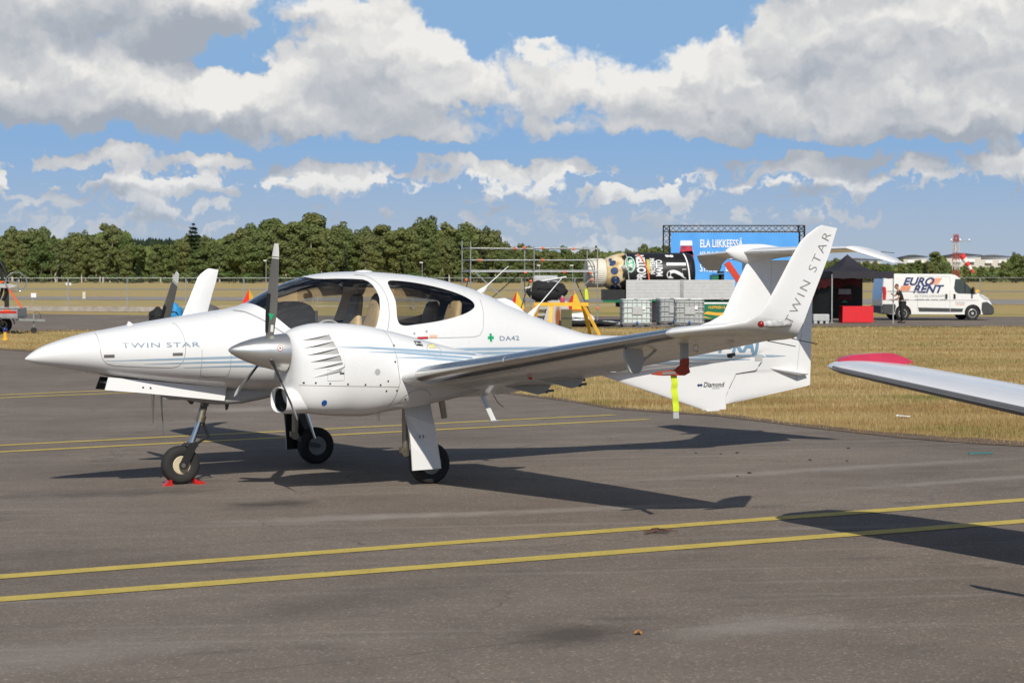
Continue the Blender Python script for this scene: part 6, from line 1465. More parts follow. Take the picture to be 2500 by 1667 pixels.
# --- banner on a truss frame ---
def banner():
    D = 112; K = FPX / D; X = lambda u: (u - 1250) / K; zt = lambda y: 2.2 + (670 - y) / K; e = empty('banner_frame', (X(1791), D, 0), 0, 'tall black truss frame with a bright blue banner behind the lorry', 'banner'); x = lambda u: X(u) - X(1791)
    def truss(a, b, w, n):
        a, b = Vector(a), Vector(b); d = (b - a).normalized(); s1 = d.cross(Vector((0, 1, 0))).normalized() * w / 2; s2 = Vector((0, w / 2, 0)); cs = [s1 + s2, s1 - s2, -s1 - s2, -s1 + s2]; o = empty('truss', parent=e)
        for c in cs: MB().tube([a + c, b + c], .028, 6).build('chord', M_BLK, o)
        q = MB()
        for k in range(n):
            for i in range(4): p0 = a.lerp(b, k / n) + cs[i]; p1 = a.lerp(b, (k + 1) / n) + cs[(i + 1) % 4]; q.tube([p0, p1], .014, 5)
        o2 = q.build('lacing', M_BLK, o); o2['kind'] = 'stuff'
    z1 = zt(551); w = .34
    truss((x(1619) + w / 2, 0, 0), (x(1619) + w / 2, 0, z1), w, 14); truss((x(1963) - w / 2, 0, 0), (x(1963) - w / 2, 0, z1), w, 14); truss((x(1619), 0, z1 - w / 2), (x(1963), 0, z1 - w / 2), w, 22)
    truss((x(1632) + .12, -.3, 0), (x(1632) + .12, -.3, zt(566)), .22, 14); truss((x(1950) - .12, -.3, 0), (x(1950) - .12, -.3, zt(566)), .22, 14); truss((x(1632), -.3, zt(566) - .11), (x(1950), -.3, zt(566) - .11), .22, 24)
    cl = empty('banner_cloth', parent=e); zb = .9; n = 40; vs = []
    for i in range(n + 1):
        for j in range(21): u = x(1636) + (x(1946) - x(1636)) * i / n; v = zb + (zt(569) - zb) * j / 20; vs.append((u, -.47 + .02 * sin(u * 5 + v * 2), v))
    MB().add(vs, [(i * 21 + j, (i + 1) * 21 + j, (i + 1) * 21 + j + 1, i * 21 + j + 1) for i in range(n) for j in range(20)]).build('cloth', M_BANNER, cl, smooth=60, fix=False)
    ft = lambda t, u, y, s, sx: flat_text('lettering', t, s, sx, M_WPRINT, cl, (x(u), -.505, zt(y)), (1, 0, 0), (0, 0, 1), .012)
    ft('ELA LIIKKEESSÄ', 1706, 604, .60, .58); ft('KUN SYDÄN', 1706, 633, .60, .58); ft('SYKKII', 1706, 663, .60, .58); ft('EE.', 1768, 662, .60, .58)
    # printed bottle
    P = lambda u, y: (x(u), zt(y)); pr = lambda nm, pts, m: MB().prism([P(*p) for p in pts], -.505, -.50, lambda u, v, t: (u, t, v)).build(nm, m, cl)
    pr('printed_cap', [(1659, 588), (1687, 588), (1688, 600), (1658, 600)], M_WPRINT); pr('printed_juice', [(1660, 601), (1686, 601), (1691, 622), (1691, 680), (1656, 680), (1656, 622)], mat('printed_red', (.42, .03, .06), .6, var=.4, scale=5)); pr('printed_label', [(1657, 616), (1690, 612), (1690, 622), (1657, 626)], M_WPRINT)
banner()
# --- pop-up tent, table and props ---
def tent():
    D = 91.0; A = Vector((bx(2031, D), D, 0)); th = radians(19); ux = Vector((cos(th), sin(th) * .0 + .0, 0))
    e = empty('event_tent', (A.x, A.y, 0), 0, 'black pop-up event tent with printed back walls right of the tail', 'tent'); W_ = 2.9
    a = Vector((0, 0, 0)); b = Vector((W_ * cos(th) + .07, W_ * sin(th) * .25, 0)); c = Vector((-W_ * sin(th), W_ * cos(th), 0)); d_ = b + c; C4 = [a, b, d_, c]; H = 2.05
    for p in C4: MB().box(p + Vector((0, 0, 1.1)), (.05, .05, 2.2)).build('leg', M_GALV, e); MB().box(p + Vector((0, 0, .01)), (.14, .14, .02)).build('foot_plate', M_GALV, e)
    ctr = (a + d_) / 2; top = Vector((ctr.x, ctr.y, 3.12)); n = 10; q = MB()
    for i in range(4):
        p, r = C4[i], C4[(i + 1) % 4]; rows = []
        for j in range(n + 1):
            f = j / n; row = []
            for k in range(9):
                g = k / 8; base = p.lerp(r, g) + Vector((0, 0, 2.33)); sag = -.30 * sin(pi * f) * (1 - .25 * sin(pi * g)); row.append(base.lerp(top, f) + Vector((0, 0, sag)))
            rows.append(row)
        vs = [v for r_ in rows for v in r_]; q.add(vs, [(j * 9 + k, j * 9 + k + 1, (j + 1) * 9 + k + 1, (j + 1) * 9 + k) for j in range(n) for k in range(8)])
    q.build('roof', M_BLKC, e, smooth=30)
    for i in range(4):
        p, r = C4[i], C4[(i + 1) % 4]; o_ = ((p + r) / 2 - ctr).normalized() * .03; vs = []
        for k in range(13): g = k / 12; w_ = .02 * sin(k * 1.7); vs += [p.lerp(r, g) + o_ * (1 + w_ * 20) + Vector((0, 0, 2.34)), p.lerp(r, g) + o_ * (1 + w_ * 30) + Vector((0, 0, 2.02 + .02 * sin(k * 2.1)))]
        MB().add(vs, [(2 * k, 2 * k + 1, 2 * k + 3, 2 * k + 2) for k in range(12)]).build('valance', M_BLKC, e, smooth=40, fix=False)
    def wall(nm, p, r, z0, z1, inset):
        o_ = (ctr - (p + r) / 2).normalized() * inset; vs = []
        for k in range(13): g = k / 12; v = p.lerp(r, g) + o_ + Vector((0, .02 * sin(k), 0)); vs += [v + Vector((0, 0, z0)), v + Vector((0, 0, z1))]
        w_ = MB().add(vs, [(2 * k, 2 * k + 2, 2 * k + 3, 2 * k + 1) for k in range(12)]).build(nm, mat('black_wall_cloth', (.022, .021, .022), .75, var=.2), e, smooth=40, fix=False)
        return w_, (p + o_, r + o_)
    MR = mat('raspberry_print', (.11, .010, .016), .7, var=.9, scale=9)
    for pr_, z0 in (((c, d_), .15), ((a, c), .15)):
        w_, (p, r) = wall('printed_wall', pr_[0], pr_[1], z0, 2.1, .05); uxx = (r - p).normalized(); nf = Vector((uxx.y, -uxx.x, 0)) * .02 if pr_[0] == c else Vector((uxx.y, -uxx.x, 0)) * .02
        L_ = (r - p).length
        if pr_[0] != c:      # outer side faces the camera
            nf = -Vector((uxx.y, -uxx.x, 0)) * .09; nf = Vector((-abs(nf.x), -abs(nf.y), 0)) * .9
        fl = lambda nm, pts, m: MB().add([p + uxx * u * L_ + Vector((0, 0, v)) + nf for u, v in pts], [tuple(range(len(pts)))]).build(nm, m, w_, fix=False)
        pts = [(.02, 2.0), (.98, 2.0), (.98, 1.72), (.90, 1.6), (.82, 1.75), (.7, 1.66), (.62, 1.55), (.5, 1.68), (.42, 1.5), (.3, 1.62), (.2, 1.55), (.1, 1.7), (.02, 1.6)]; fl('raspberry_print', pts, MR)
        fl('printed_cap', [(.60, 1.52), (.80, 1.52), (.81, 1.28), (.59, 1.28)], M_GREY); fl('printed_juice', [(.60, 1.26), (.80, 1.26), (.84, 1.0), (.56, 1.0)], MR); fl('printed_leaf', [(.64, .90), (.76, .90), (.70, 1.0)], M_GREEN)
        if pr_[0] != c: p, uxx = r, -uxx
        flat_text('lettering', 'HYVIN,' if pr_[0] == c else 'OPTIMI', .24, .62, M_GREY, w_, p + uxx * L_ * (.34 if pr_[0] == c else .10) + Vector((0, 0, 1.12)) + nf, uxx, (0, 0, 1), .004); flat_text('lettering', 'TEE.' if pr_[0] == c else 'TOIVE', .24, .62, M_GREY, w_, p + uxx * L_ * (.34 if pr_[0] == c else .10) + Vector((0, 0, .80)) + nf, uxx, (0, 0, 1), .004)
    t = empty('cloth_covered_table', (bx(2090, 91.8), 91.8, 0), radians(4), 'table under a bright red cloth inside the black tent', 'table'); q = MB(); w, h, dp = 1.42, .76, .8
    vs = []; n = 44
    for k in range(n):
        s = k / n * 2 * (w + dp); 
        if s < w: x_, y_ = -w / 2 + s, -dp / 2
        elif s < w + dp: x_, y_ = w / 2, -dp / 2 + s - w
        elif s < 2 * w + dp: x_, y_ = w / 2 - (s - w - dp), dp / 2
        else: x_, y_ = -w / 2, dp / 2 - (s - 2 * w - dp)
        f = 1 + .012 * sin(k * 2.1); vs += [(x_, y_, h), (x_ * (f + .012), y_ * (f + .02), .03)]
    q.add(vs, [(2 * k, 2 * ((k + 1) % n), 2 * ((k + 1) % n) + 1, 2 * k + 1) for k in range(n)]); q.add([(-w / 2, -dp / 2, h + .001), (w / 2, -dp / 2, h + .001), (w / 2, dp / 2, h + .001), (-w / 2, dp / 2, h + .001)], [(0, 1, 2, 3)]); q.build('cloth', M_REDC, t, smooth=30)
    for sx_ in (-1, 1): MB().tube([(sx_ * .62, 0, 0), (sx_ * .62, 0, .72)], .02, 6).build('leg', M_GALV, t)
    g = empty('grey_weight_box', (bx(2003, 90.6), 90.6, 0), 0, 'grey plastic pallet box standing left of the tent leg', 'box'); link('box', bevel_mesh(MB().box((0, 0, .27), (.72, .6, .30)).mesh('x'), .03), M_GREY, g)
    for x_ in (-.26, 0, .26): MB().box((x_, 0, .06), (.14, .6, .12)).build('foot', M_GREY, g)
tent()
# --- white van ---
def van():
    D = 97.5; e = empty('delivery_van', (bx(2141, D), D, 0), radians(4), 'white rental delivery van with dark bumpers behind the tent', 'van'); L_ = 5.42; Wd = 2.0
    prof = [(.02, .42), (.0, .9), (.03, 1.6), (.10, 2.18), (.2, 2.24), (3.35, 2.22), (3.60, 2.16), (3.80, 2.02), (4.45, 1.40), (4.95, 1.18), (5.20, 1.02), (5.36, .78), (5.40, .45), (5.30, .28), (4.9, .28), (.3, .30)]
    q = MB(); rings = []
    for y, ins in ((-1.0, .10), (-.985, .03), (-.95, 0), (.95, 0), (.985, .03), (1.0, .10)):
        rings.append([Vector((u + (ins if u < 2 else -ins), y * (1 - .05 * max(0, (v - 1.1) / 1.1)), v - (ins * .6 if v > 1.5 else 0))) for u, v in prof])
    bme = MB().loft(rings).mesh('b'); cut = []
    for x_ in (1.02, 4.42):
        cut.append(MB().lathe([(.40, -1.2), (.40, -.62)], (x_, 0, .36), 'Y', 32).mesh('w')); cut.append(MB().lathe([(.40, .62), (.40, 1.2)], (x_, 0, .36), 'Y', 32).mesh('w'))
    me = boolean(bme, cut); me.materials.clear(); smooth_by(me, 32); b = link('body', me, M_VAN, e)
    S = lambda z: -1.0 * (1 - .05 * max(0, (z - 1.1) / 1.1)) - .004
    def side(nm, pts, m, par=b, t=.012): return MB().prism(pts, 0, 1, lambda u, v, k: (u, S(v) - t * k, v)).build(nm, m, par)
    side('cab_window', [(3.56, 1.98), (3.50, 1.55), (3.56, 1.38), (3.70, 1.30), (4.62, 1.27), (4.50, 1.36), (3.98, 1.88), (3.84, 1.98)], mat('van_glass', (.04, .055, .05), .06, var=.2, coat=.4)); side('window_bar', [(3.98, 1.90), (4.04, 1.84), (4.08, 1.29), (4.0, 1.29)], M_BLK, t=.016)
    side('sill_trim', [(1.75, .62), (3.30, .58), (3.30, .42), (1.80, .44)], M_GPLAS, t=.03); side('sill_trim', [(3.33, .58), (3.95, .56), (3.90, .42), (3.33, .42)], M_GPLAS, t=.03)
    side('rear_corner_trim', [(.02, .78), (.62, .78), (.66, .66), (.58, .35), (.06, .35)], M_GPLAS, t=.05)
    q = MB(); q.prism([(4.86, .86), (5.12, .90), (5.34, .74), (5.45, .60), (5.47, .35), (5.36, .26), (4.92, .26), (4.84, .5)], -1.03, 1.03, lambda u, v, t: (u, t, v)); link('front_bumper', bevel_mesh(q.mesh('f'), .06, 3), M_GPLAS, b)
    MB().box((.02, 0, .52), (.16, 1.94, .34)).build('rear_bumper', M_GPLAS, b)
    MB().prism([(.02, 1.62), (.16, 1.60), (.20, 1.35), (.17, .98), (.03, .98)], -1.012, -.86, lambda u, v, t: (u, t, v)).build('tail_lamp', M_RED, b)
    side('head_lamp', [(4.72, 1.235), (4.90, 1.23), (5.22, 1.02), (5.10, .98), (4.98, 1.02)], mat('lamp_glass', (.55, .56, .56), .1, coat=.5), t=.02)
    for x_ in (3.12, 3.52): side('door_handle', [(x_ - .05, 1.26), (x_ + .05, 1.26), (x_ + .05, 1.04), (x_ - .05, 1.04)], M_BLK, t=.02)
    side('slide_rail', [(.25, 1.42), (1.95, 1.40), (1.95, 1.375), (.25, 1.395)], M_GREY, t=.015)
    for x_ in (1.72, 3.30): side('door_gap', [(x_, 2.1), (x_ + .012, 2.1), (x_ + .012, .4), (x_, .4)], M_LINE, t=.002)
    side('door_gap', [(1.72, 2.112), (3.31, 2.112), (3.31, 2.10), (1.72, 2.10)], M_LINE, t=.002); side('waist_crease', [(.2, .985), (4.7, .965), (4.7, .955), (.2, .972)], M_LINE, t=.003)
    q = MB(); q.box((4.38, -1.16, 1.42), (.09, .22, .36)); link('mirror', bevel_mesh(q.mesh('m'), .03), M_BLK, b)
    flat_text('lettering', 'EURO', .50, 1.12, M_NAVY, b, (1.0, S(1.7) - .01, 1.70), (1, 0, 0), (0, .047, 1), .018, .35); flat_text('lettering', 'RENT', .50, 1.12, M_NAVY, b, (1.48, S(1.35) - .012, 1.34), (1, 0, 0), (0, .047, 1), .018, .35)
    M_PEACH = mat('peach_print', (.80, .33, .18), .5, var=.1)
    for k in range(6): side('colour_bar', [(2.40 - .02 * k, 2.03 - .055 * k), (2.92 - .04 * k, 2.03 - .055 * k), (2.92 - .04 * k, 1.99 - .055 * k), (2.40 - .02 * k, 1.99 - .055 * k)], M_PEACH, t=.004)
    for k in range(5): side('colour_bar', [(.92 - .02 * k, 1.66 - .055 * k), (1.40 - .02 * k, 1.66 - .055 * k), (1.40 - .02 * k, 1.62 - .055 * k), (.92 - .02 * k, 1.62 - .055 * k)], M_PEACH, t=.004)
    flat_text('lettering', 'AUTOVUOKRAAMO', .16, 1.12, M_GREY, b, (1.55, S(1.1) - .012, 1.13), (1, 0, 0), (0, 0, 1), 0, .2)
    for a_, c_ in ((.35, .95), (1.0, 1.3), (1.62, 2.05), (2.1, 2.3), (2.38, 2.72), (2.8, 3.15)): side('small_print', [(a_, 1.025), (c_, 1.02), (c_, .995), (a_, 1.0)], M_GREY, t=.004)
    side('small_print', [(3.56, .87), (4.05, .86), (4.05, .835), (3.56, .845)], M_GREY, t=.004); side('small_print', [(3.58, .78), (4.02, .77), (4.02, .745), (3.58, .755)], M_PEACH, t=.004)
    for x_ in (1.02, 4.42):
        for s in (-1, 1):
            q = MB(); q.lathe([(.20, -.09), (.30, -.11), (.335, -.08), (.335, .08), (.30, .11), (.20, .09)], (x_, s * .86, .335), 'Y', 28); t = q.build('tyre', M_RUB, e, smooth=40)
            q = MB(); q.lathe([(.02, s * .10), (.06, s * .105), (.08, s * .07), (.15, s * .06), (.185, s * .10), (.21, s * .09), (.21, -s * .08), (.02, -s * .08)], (x_, s * .86, .335), 'Y', 20); q.build('wheel_cover', mat('hub_silver', (.50, .50, .49), .4, metal=.3), t, smooth=30)
    MB().box((2.7, 0, .34), (4.6, 1.7, .12)).build('underbody', M_BLK, b)
van()
# --- person at the tent leg ---
def person():
    D = 91.3; X = bx(2203, D); e = empty('person', (X, D, 0), 0, 'person in black T-shirt and trousers bending towards the right tent leg', 'person')
    J = {'pel': (0, 0, .93), 'sp': (-.06, 0, 1.12), 'ch': (-.13, 0, 1.34), 'nk': (-.19, 0, 1.49), 'hipL': (.0, -.09, .90), 'kneeL': (-.04, -.10, .50), 'ankL': (.06, -.11, .09), 'toeL': (-.10, -.12, .04), 'hipR': (.0, .09, .90), 'kneeR': (-.02, .11, .50), 'ankR': (.03, .13, .09), 'toeR': (-.13, .13, .04),
         'shL': (-.13, -.19, 1.40), 'elL': (-.22, -.23, 1.13), 'wrL': (-.40, -.18, 1.06), 'shR': (-.15, .18, 1.40), 'elR': (-.30, .20, 1.22), 'wrR': (-.44, .10, 1.30)}
    def skin(name, chains, rad, m, parent):
        names = sorted({n for c in chains for n in c}, key=lambda n: [n for c in chains for n in c].index(n)); ix = {n: i for i, n in enumerate(names)}
        me = bpy.data.meshes.new(name); me.from_pydata([J[n] for n in names], [(ix[a], ix[b]) for c in chains for a, b in zip(c, c[1:])], []); o = bpy.data.objects.new(name, me); col.objects.link(o)
        o.modifiers.new('s', 'SKIN'); sv = me.skin_vertices[0].data
        for n in names: r = rad[n]; sv[ix[n]].radius = r if isinstance(r, tuple) else (r, r)
        sv[0].use_root = True; su = o.modifiers.new('u', 'SUBSURF'); su.levels = su.render_levels = 2
        dg = bpy.context.evaluated_depsgraph_get(); r_ = bpy.data.meshes.new_from_object(o.evaluated_get(dg)); bpy.data.objects.remove(o); smooth_by(r_, 80); r_.materials.clear(); return link(name, r_, m, parent)
    J['fgL'] = (-.47, -.17, 1.03); J['fgR'] = (-.50, .08, 1.33); J['hd'] = (-.235, 0, 1.60); J['nk2'] = (-.20, 0, 1.52)
    skin('body', [('pel', 'sp', 'ch', 'nk', 'hd'), ('pel', 'hipL', 'kneeL', 'ankL', 'toeL'), ('pel', 'hipR', 'kneeR', 'ankR', 'toeR'), ('ch', 'shL', 'elL', 'wrL', 'fgL'), ('ch', 'shR', 'elR', 'wrR', 'fgR')],
         {'pel': (.13, .10), 'sp': (.125, .095), 'ch': (.14, .10), 'nk': .055, 'hd': .06, 'hipL': .085, 'kneeL': .058, 'ankL': .042, 'toeL': .035, 'hipR': .085, 'kneeR': .058, 'ankR': .042, 'toeR': .035, 'shL': .06, 'elL': .042, 'wrL': .03, 'fgL': .028, 'shR': .06, 'elR': .042, 'wrR': .03, 'fgR': .028}, M_SKIN, e)
    J['shL2'] = (-.19, -.215, 1.22); J['shR2'] = (-.235, .19, 1.30)
    skin('t_shirt', [('pel', 'sp', 'ch', 'nk'), ('ch', 'shL', 'shL2'), ('ch', 'shR', 'shR2')], {'pel': (.155, .125), 'sp': (.15, .12), 'ch': (.165, .125), 'nk': .062, 'shL': .078, 'shL2': .068, 'shR': .078, 'shR2': .068}, M_TSH, e)
    skin('trousers', [('pel', 'hipL', 'kneeL', 'ankL'), ('pel', 'hipR', 'kneeR', 'ankR')], {'pel': (.15, .12), 'hipL': .105, 'kneeL': .082, 'ankL': .068, 'hipR': .105, 'kneeR': .082, 'ankR': .068}, M_TSH, e)
    q = MB(); c = Vector((-.265, 0, 1.645)); rings = []
    for j in range(13):
        t = -pi / 2 + pi * j / 12; r = max(cos(t), .03); z = sin(t)
        ring_ = []
        for k in range(18):
            a = 2 * pi * k / 18; fx = cos(a); rx = .092 * r; ry = .075 * r; bump_ = -.022 * r * max(0, -fx) ** 14 * exp(-((z + .05) / .18) ** 2) * 1.0
            jaw = 1 - .25 * max(0, -z - .3)
            ring_.append(c + Vector((rx * fx * jaw + bump_ - .02 * z * 0, ry * sin(a) * jaw, .118 * z)))
        rings.append(ring_)
    hd = MB().loft(rings).mesh('head', 80)
    for v in hd.vertices: pass
    h = link('head', hd, M_SKIN, e); h.rotation_euler = (0, 0, 0)
    q = MB(); rings = []
    for j in range(8):
        t = .15 + (pi / 2 - .15) * j / 7; rings.append([c + Vector((.008 + .098 * max(cos(t), .03) * cos(a), .082 * max(cos(t), .03) * sin(a), .126 * sin(t) + .01)) for a in [2 * pi * k / 16 for k in range(16)]])
    q.loft(rings); q.build('hair', mat('brown_hair', (.09, .04, .02), .7), h, smooth=70)
    for s in (-1, 1): MB().ball(c + Vector((.005, s * .078, -.005)), (.022, .010, .034)).build('ear', M_SKIN, h, smooth=70); MB().ball(c + Vector((-.083, s * .03, .015)), (.008, .011, .007)).build('eye', M_BLK, h); 
    MB().box(c + Vector((-.086, 0, -.055)), (.008, .04, .006)).build('mouth', mat('lips', (.3, .1, .08), .6), h); q = MB(); q.loft([[c + Vector((x_, y_, z_)) for y_, z_ in ((-.014, -.022), (.014, -.022), (0, .012))] for x_ in (-.08, -.112)]); q.build('nose', M_SKIN, h, smooth=60)
    for sd, (wr, fg) in (('L', ('wrL', 'fgL')), ('R', ('wrR', 'fgR'))):
        w, f = Vector(J[wr]), Vector(J[fg]); d = (f - w).normalized(); sdv = d.cross(Vector((0, 0, 1))).normalized(); hand = empty('hand', parent=e)
        for k in range(4): p = f + sdv * (.026 - .0175 * k); ln = (.062, .072, .068, .054)[k]; MB().tube([p - d * .02, p + d * ln * .5, p + d * ln * .8 + Vector((0, 0, -ln * .45))], [.0095, .0085, .007], 7).build('finger', M_SKIN, hand, smooth=60)
        MB().tube([w + d * .02 + sdv * .028, f + sdv * .048, f + d * .025 + sdv * .052 + Vector((0, 0, -.015))], [.011, .010, .008], 7).build('thumb', M_SKIN, hand, smooth=60)
    for y_, x_ in ((-.115, .0), (.13, -.03)): q = MB(); q.ball((x_ - .02, y_, .045), (.14, .055, .055)); me = q.mesh('s', 60); [setattr(v.co, 'z', max(v.co.z, .003)) for v in me.vertices]; link('shoe', me, M_BLK, e)
person()
# --- windsock mast, lamp posts, houses on the right ---
def windsock():
    D = 200; X = bx(2333, D); e = empty('windsock_mast', (X, D, 0), .3, 'red and white lattice mast carrying the windsock', 'mast'); H = 6.2; MRw = mat('mast_red', (.36, .07, .05), .6); MWw = mat('mast_white', (.55, .53, .50), .6); seg = 7; w0, w1 = .34, .16
    for k in range(seg):
        m = MRw if k % 2 == 0 else MWw; z0, z1 = H * k / seg, H * (k + 1) / seg; q = MB(); f0 = w0 + (w1 - w0) * k / seg; f1 = w0 + (w1 - w0) * (k + 1) / seg
        cs = [(-1, -1), (1, -1), (1, 1), (-1, 1)]
        for i, (a, b) in enumerate(cs):
            c2, d2 = cs[(i + 1) % 4]; q.bar((a * f0, b * f0, z0), (a * f1, b * f1, z1), .05); q.bar((a * f0, b * f0, z0), (c2 * f1, d2 * f1, z1), .03); q.bar((c2 * f0, d2 * f0, z0), (a * f1, b * f1, z1), .03)
        q.build('lattice_section', m, e)
    MB().tube([(-.6, 0, 5.45), (1.6, 0, 5.5)], .03, 6).build('cross_arm', M_GALV, e)
    for x in (-.55, .45, 1.45): MB().ball((x, 0, 5.62), .11).build('lamp', M_WPRINT, e, smooth=60)
    MB().tube([(0, 0, 3.95), (.62, 0, 4.0)], .03, 6).build('boom', M_GALV, e)
    s = empty('windsock', (X, D, 0), .3, 'red and white striped windsock drooping to the right', 'windsock'); a = Vector((.62, 0, 4.15)); b = Vector((1.85, -.2, 2.35))
    for k in range(5):
        p, r = a.lerp(b, k / 5), a.lerp(b, (k + 1) / 5 - .004); MB().tube([p, p.lerp(r, .5), r], [.33 - .045 * k, .31 - .045 * k, .29 - .045 * k], 14).build('stripe_section', mat('sock_red', (.70, .05, .05), .7) if k % 2 == 0 else M_WPRINT, s, smooth=60)
windsock()
for u, y, D, lb in ((650, 636, 255, 'tall thin lamp post left of the near propeller tip'), (1031, 641, 255, 'tall thin lamp post above the cabin roof'), (1317, 648, 260, 'tall thin lamp post behind the left scaffold bay'), (1398, 648, 260, 'tall thin lamp post behind the right scaffold bay')):
    e = empty('lamp_post', (bx(u, D), D, 0), 0, lb, 'lamp post', 'lamp posts along the far side of the field'); h = 2.2 + (670 - y) / FPX * D
    MB().tube([(0, 0, 0), (0, 0, h)], [.06, .04], 6).build('pole', M_GALV, e); link('lamp_head', bevel_mesh(MB().box((-.12, 0, h), (.42, .2, .12)).mesh('h'), .03), M_WPRINT, e)
def house(u0, u1, y0, D, label, roofc, seed, base_y=700):
    rr = random.Random(seed); K = FPX / D; x0, x1 = (u0 - 1250) / K, (u1 - 1250) / K; w = x1 - x0; z1 = 2.2 + (670 - y0) / K; e = empty('apartment_house', (x0, D, 0), 0, label, 'house', 'white houses beyond the field'); d_ = 10; zr = z1 - 1.3
    MB().box((w / 2, d_ / 2, zr / 2), (w, d_, zr)).build('wall', mat('render_white', (.56, .53, .48), .85, var=.06), e)
    MB().prism([(-.5, zr - .0), (w + .5, zr + .4), (w + .5, zr + .65), (w * .45, z1), (-.5, zr + .35)], -.6, d_ + .5, lambda u, v, t: (u, t, v)).build('roof', roofc, e)
    for fl in range(int(zr // 2.8)):
        for k in range(int(w // 2.6)):
            x = 1.4 + k * 2.6; z = 1.4 + fl * 2.8
            f = MB().box((x, -.03, z), (1.3, .08, 1.4)).build('window', M_GREY, e); MB().box((x, -.075, z), (1.1, .02, 1.2)).build('pane', mat('house_glass', (.03, .04, .05), .1), f)
    for k in range(2):
        x = w * (.3 + .4 * k); b = MB().box((x, -.6, zr - 1.7), (2.4, 1.2, .12)).build('balcony', M_GREY, e); MB().box((x, -1.2, zr - 1.2), (2.4, .06, .9)).build('railing', M_WPRINT, b)
M_RF1 = mat('roof_dark', (.05, .05, .055), .7); M_RF2 = mat('roof_slate', (.09, .09, .10), .7)
house(2310, 2394, 618, 680, 'white house with a flat dark roof behind the windsock mast', M_RF1, 1); house(2388, 2468, 622, 720, 'white house with slate roofs right of the windsock', M_RF2, 2); house(2205, 2262, 622, 760, 'white house half hidden by trees above the van', M_RF1, 3); house(2040, 2150, 630, 760, 'long white house behind the tent roof', M_RF2, 4)
e = empty('red_roofed_shed', (bx(318, 640), 640, 0), 0, 'red-roofed house with a white mast among the left trees', 'house'); MB().box((3, 4, 2.5), (8, 7, 5)).build('wall', mat('ochre_wall', (.30, .24, .16), .8), e); MB().prism([(-1.6, 5), (7.6, 5), (3, 7.0)], 0, 8, lambda u, v, t: (u, t, v)).build('roof', mat('tile_red', (.35, .09, .05), .8), e); MB().tube([(2.5, -1, 6.5), (2.5, -1, 11.3)], .16, 6).build('mast', M_WPRINT, e)
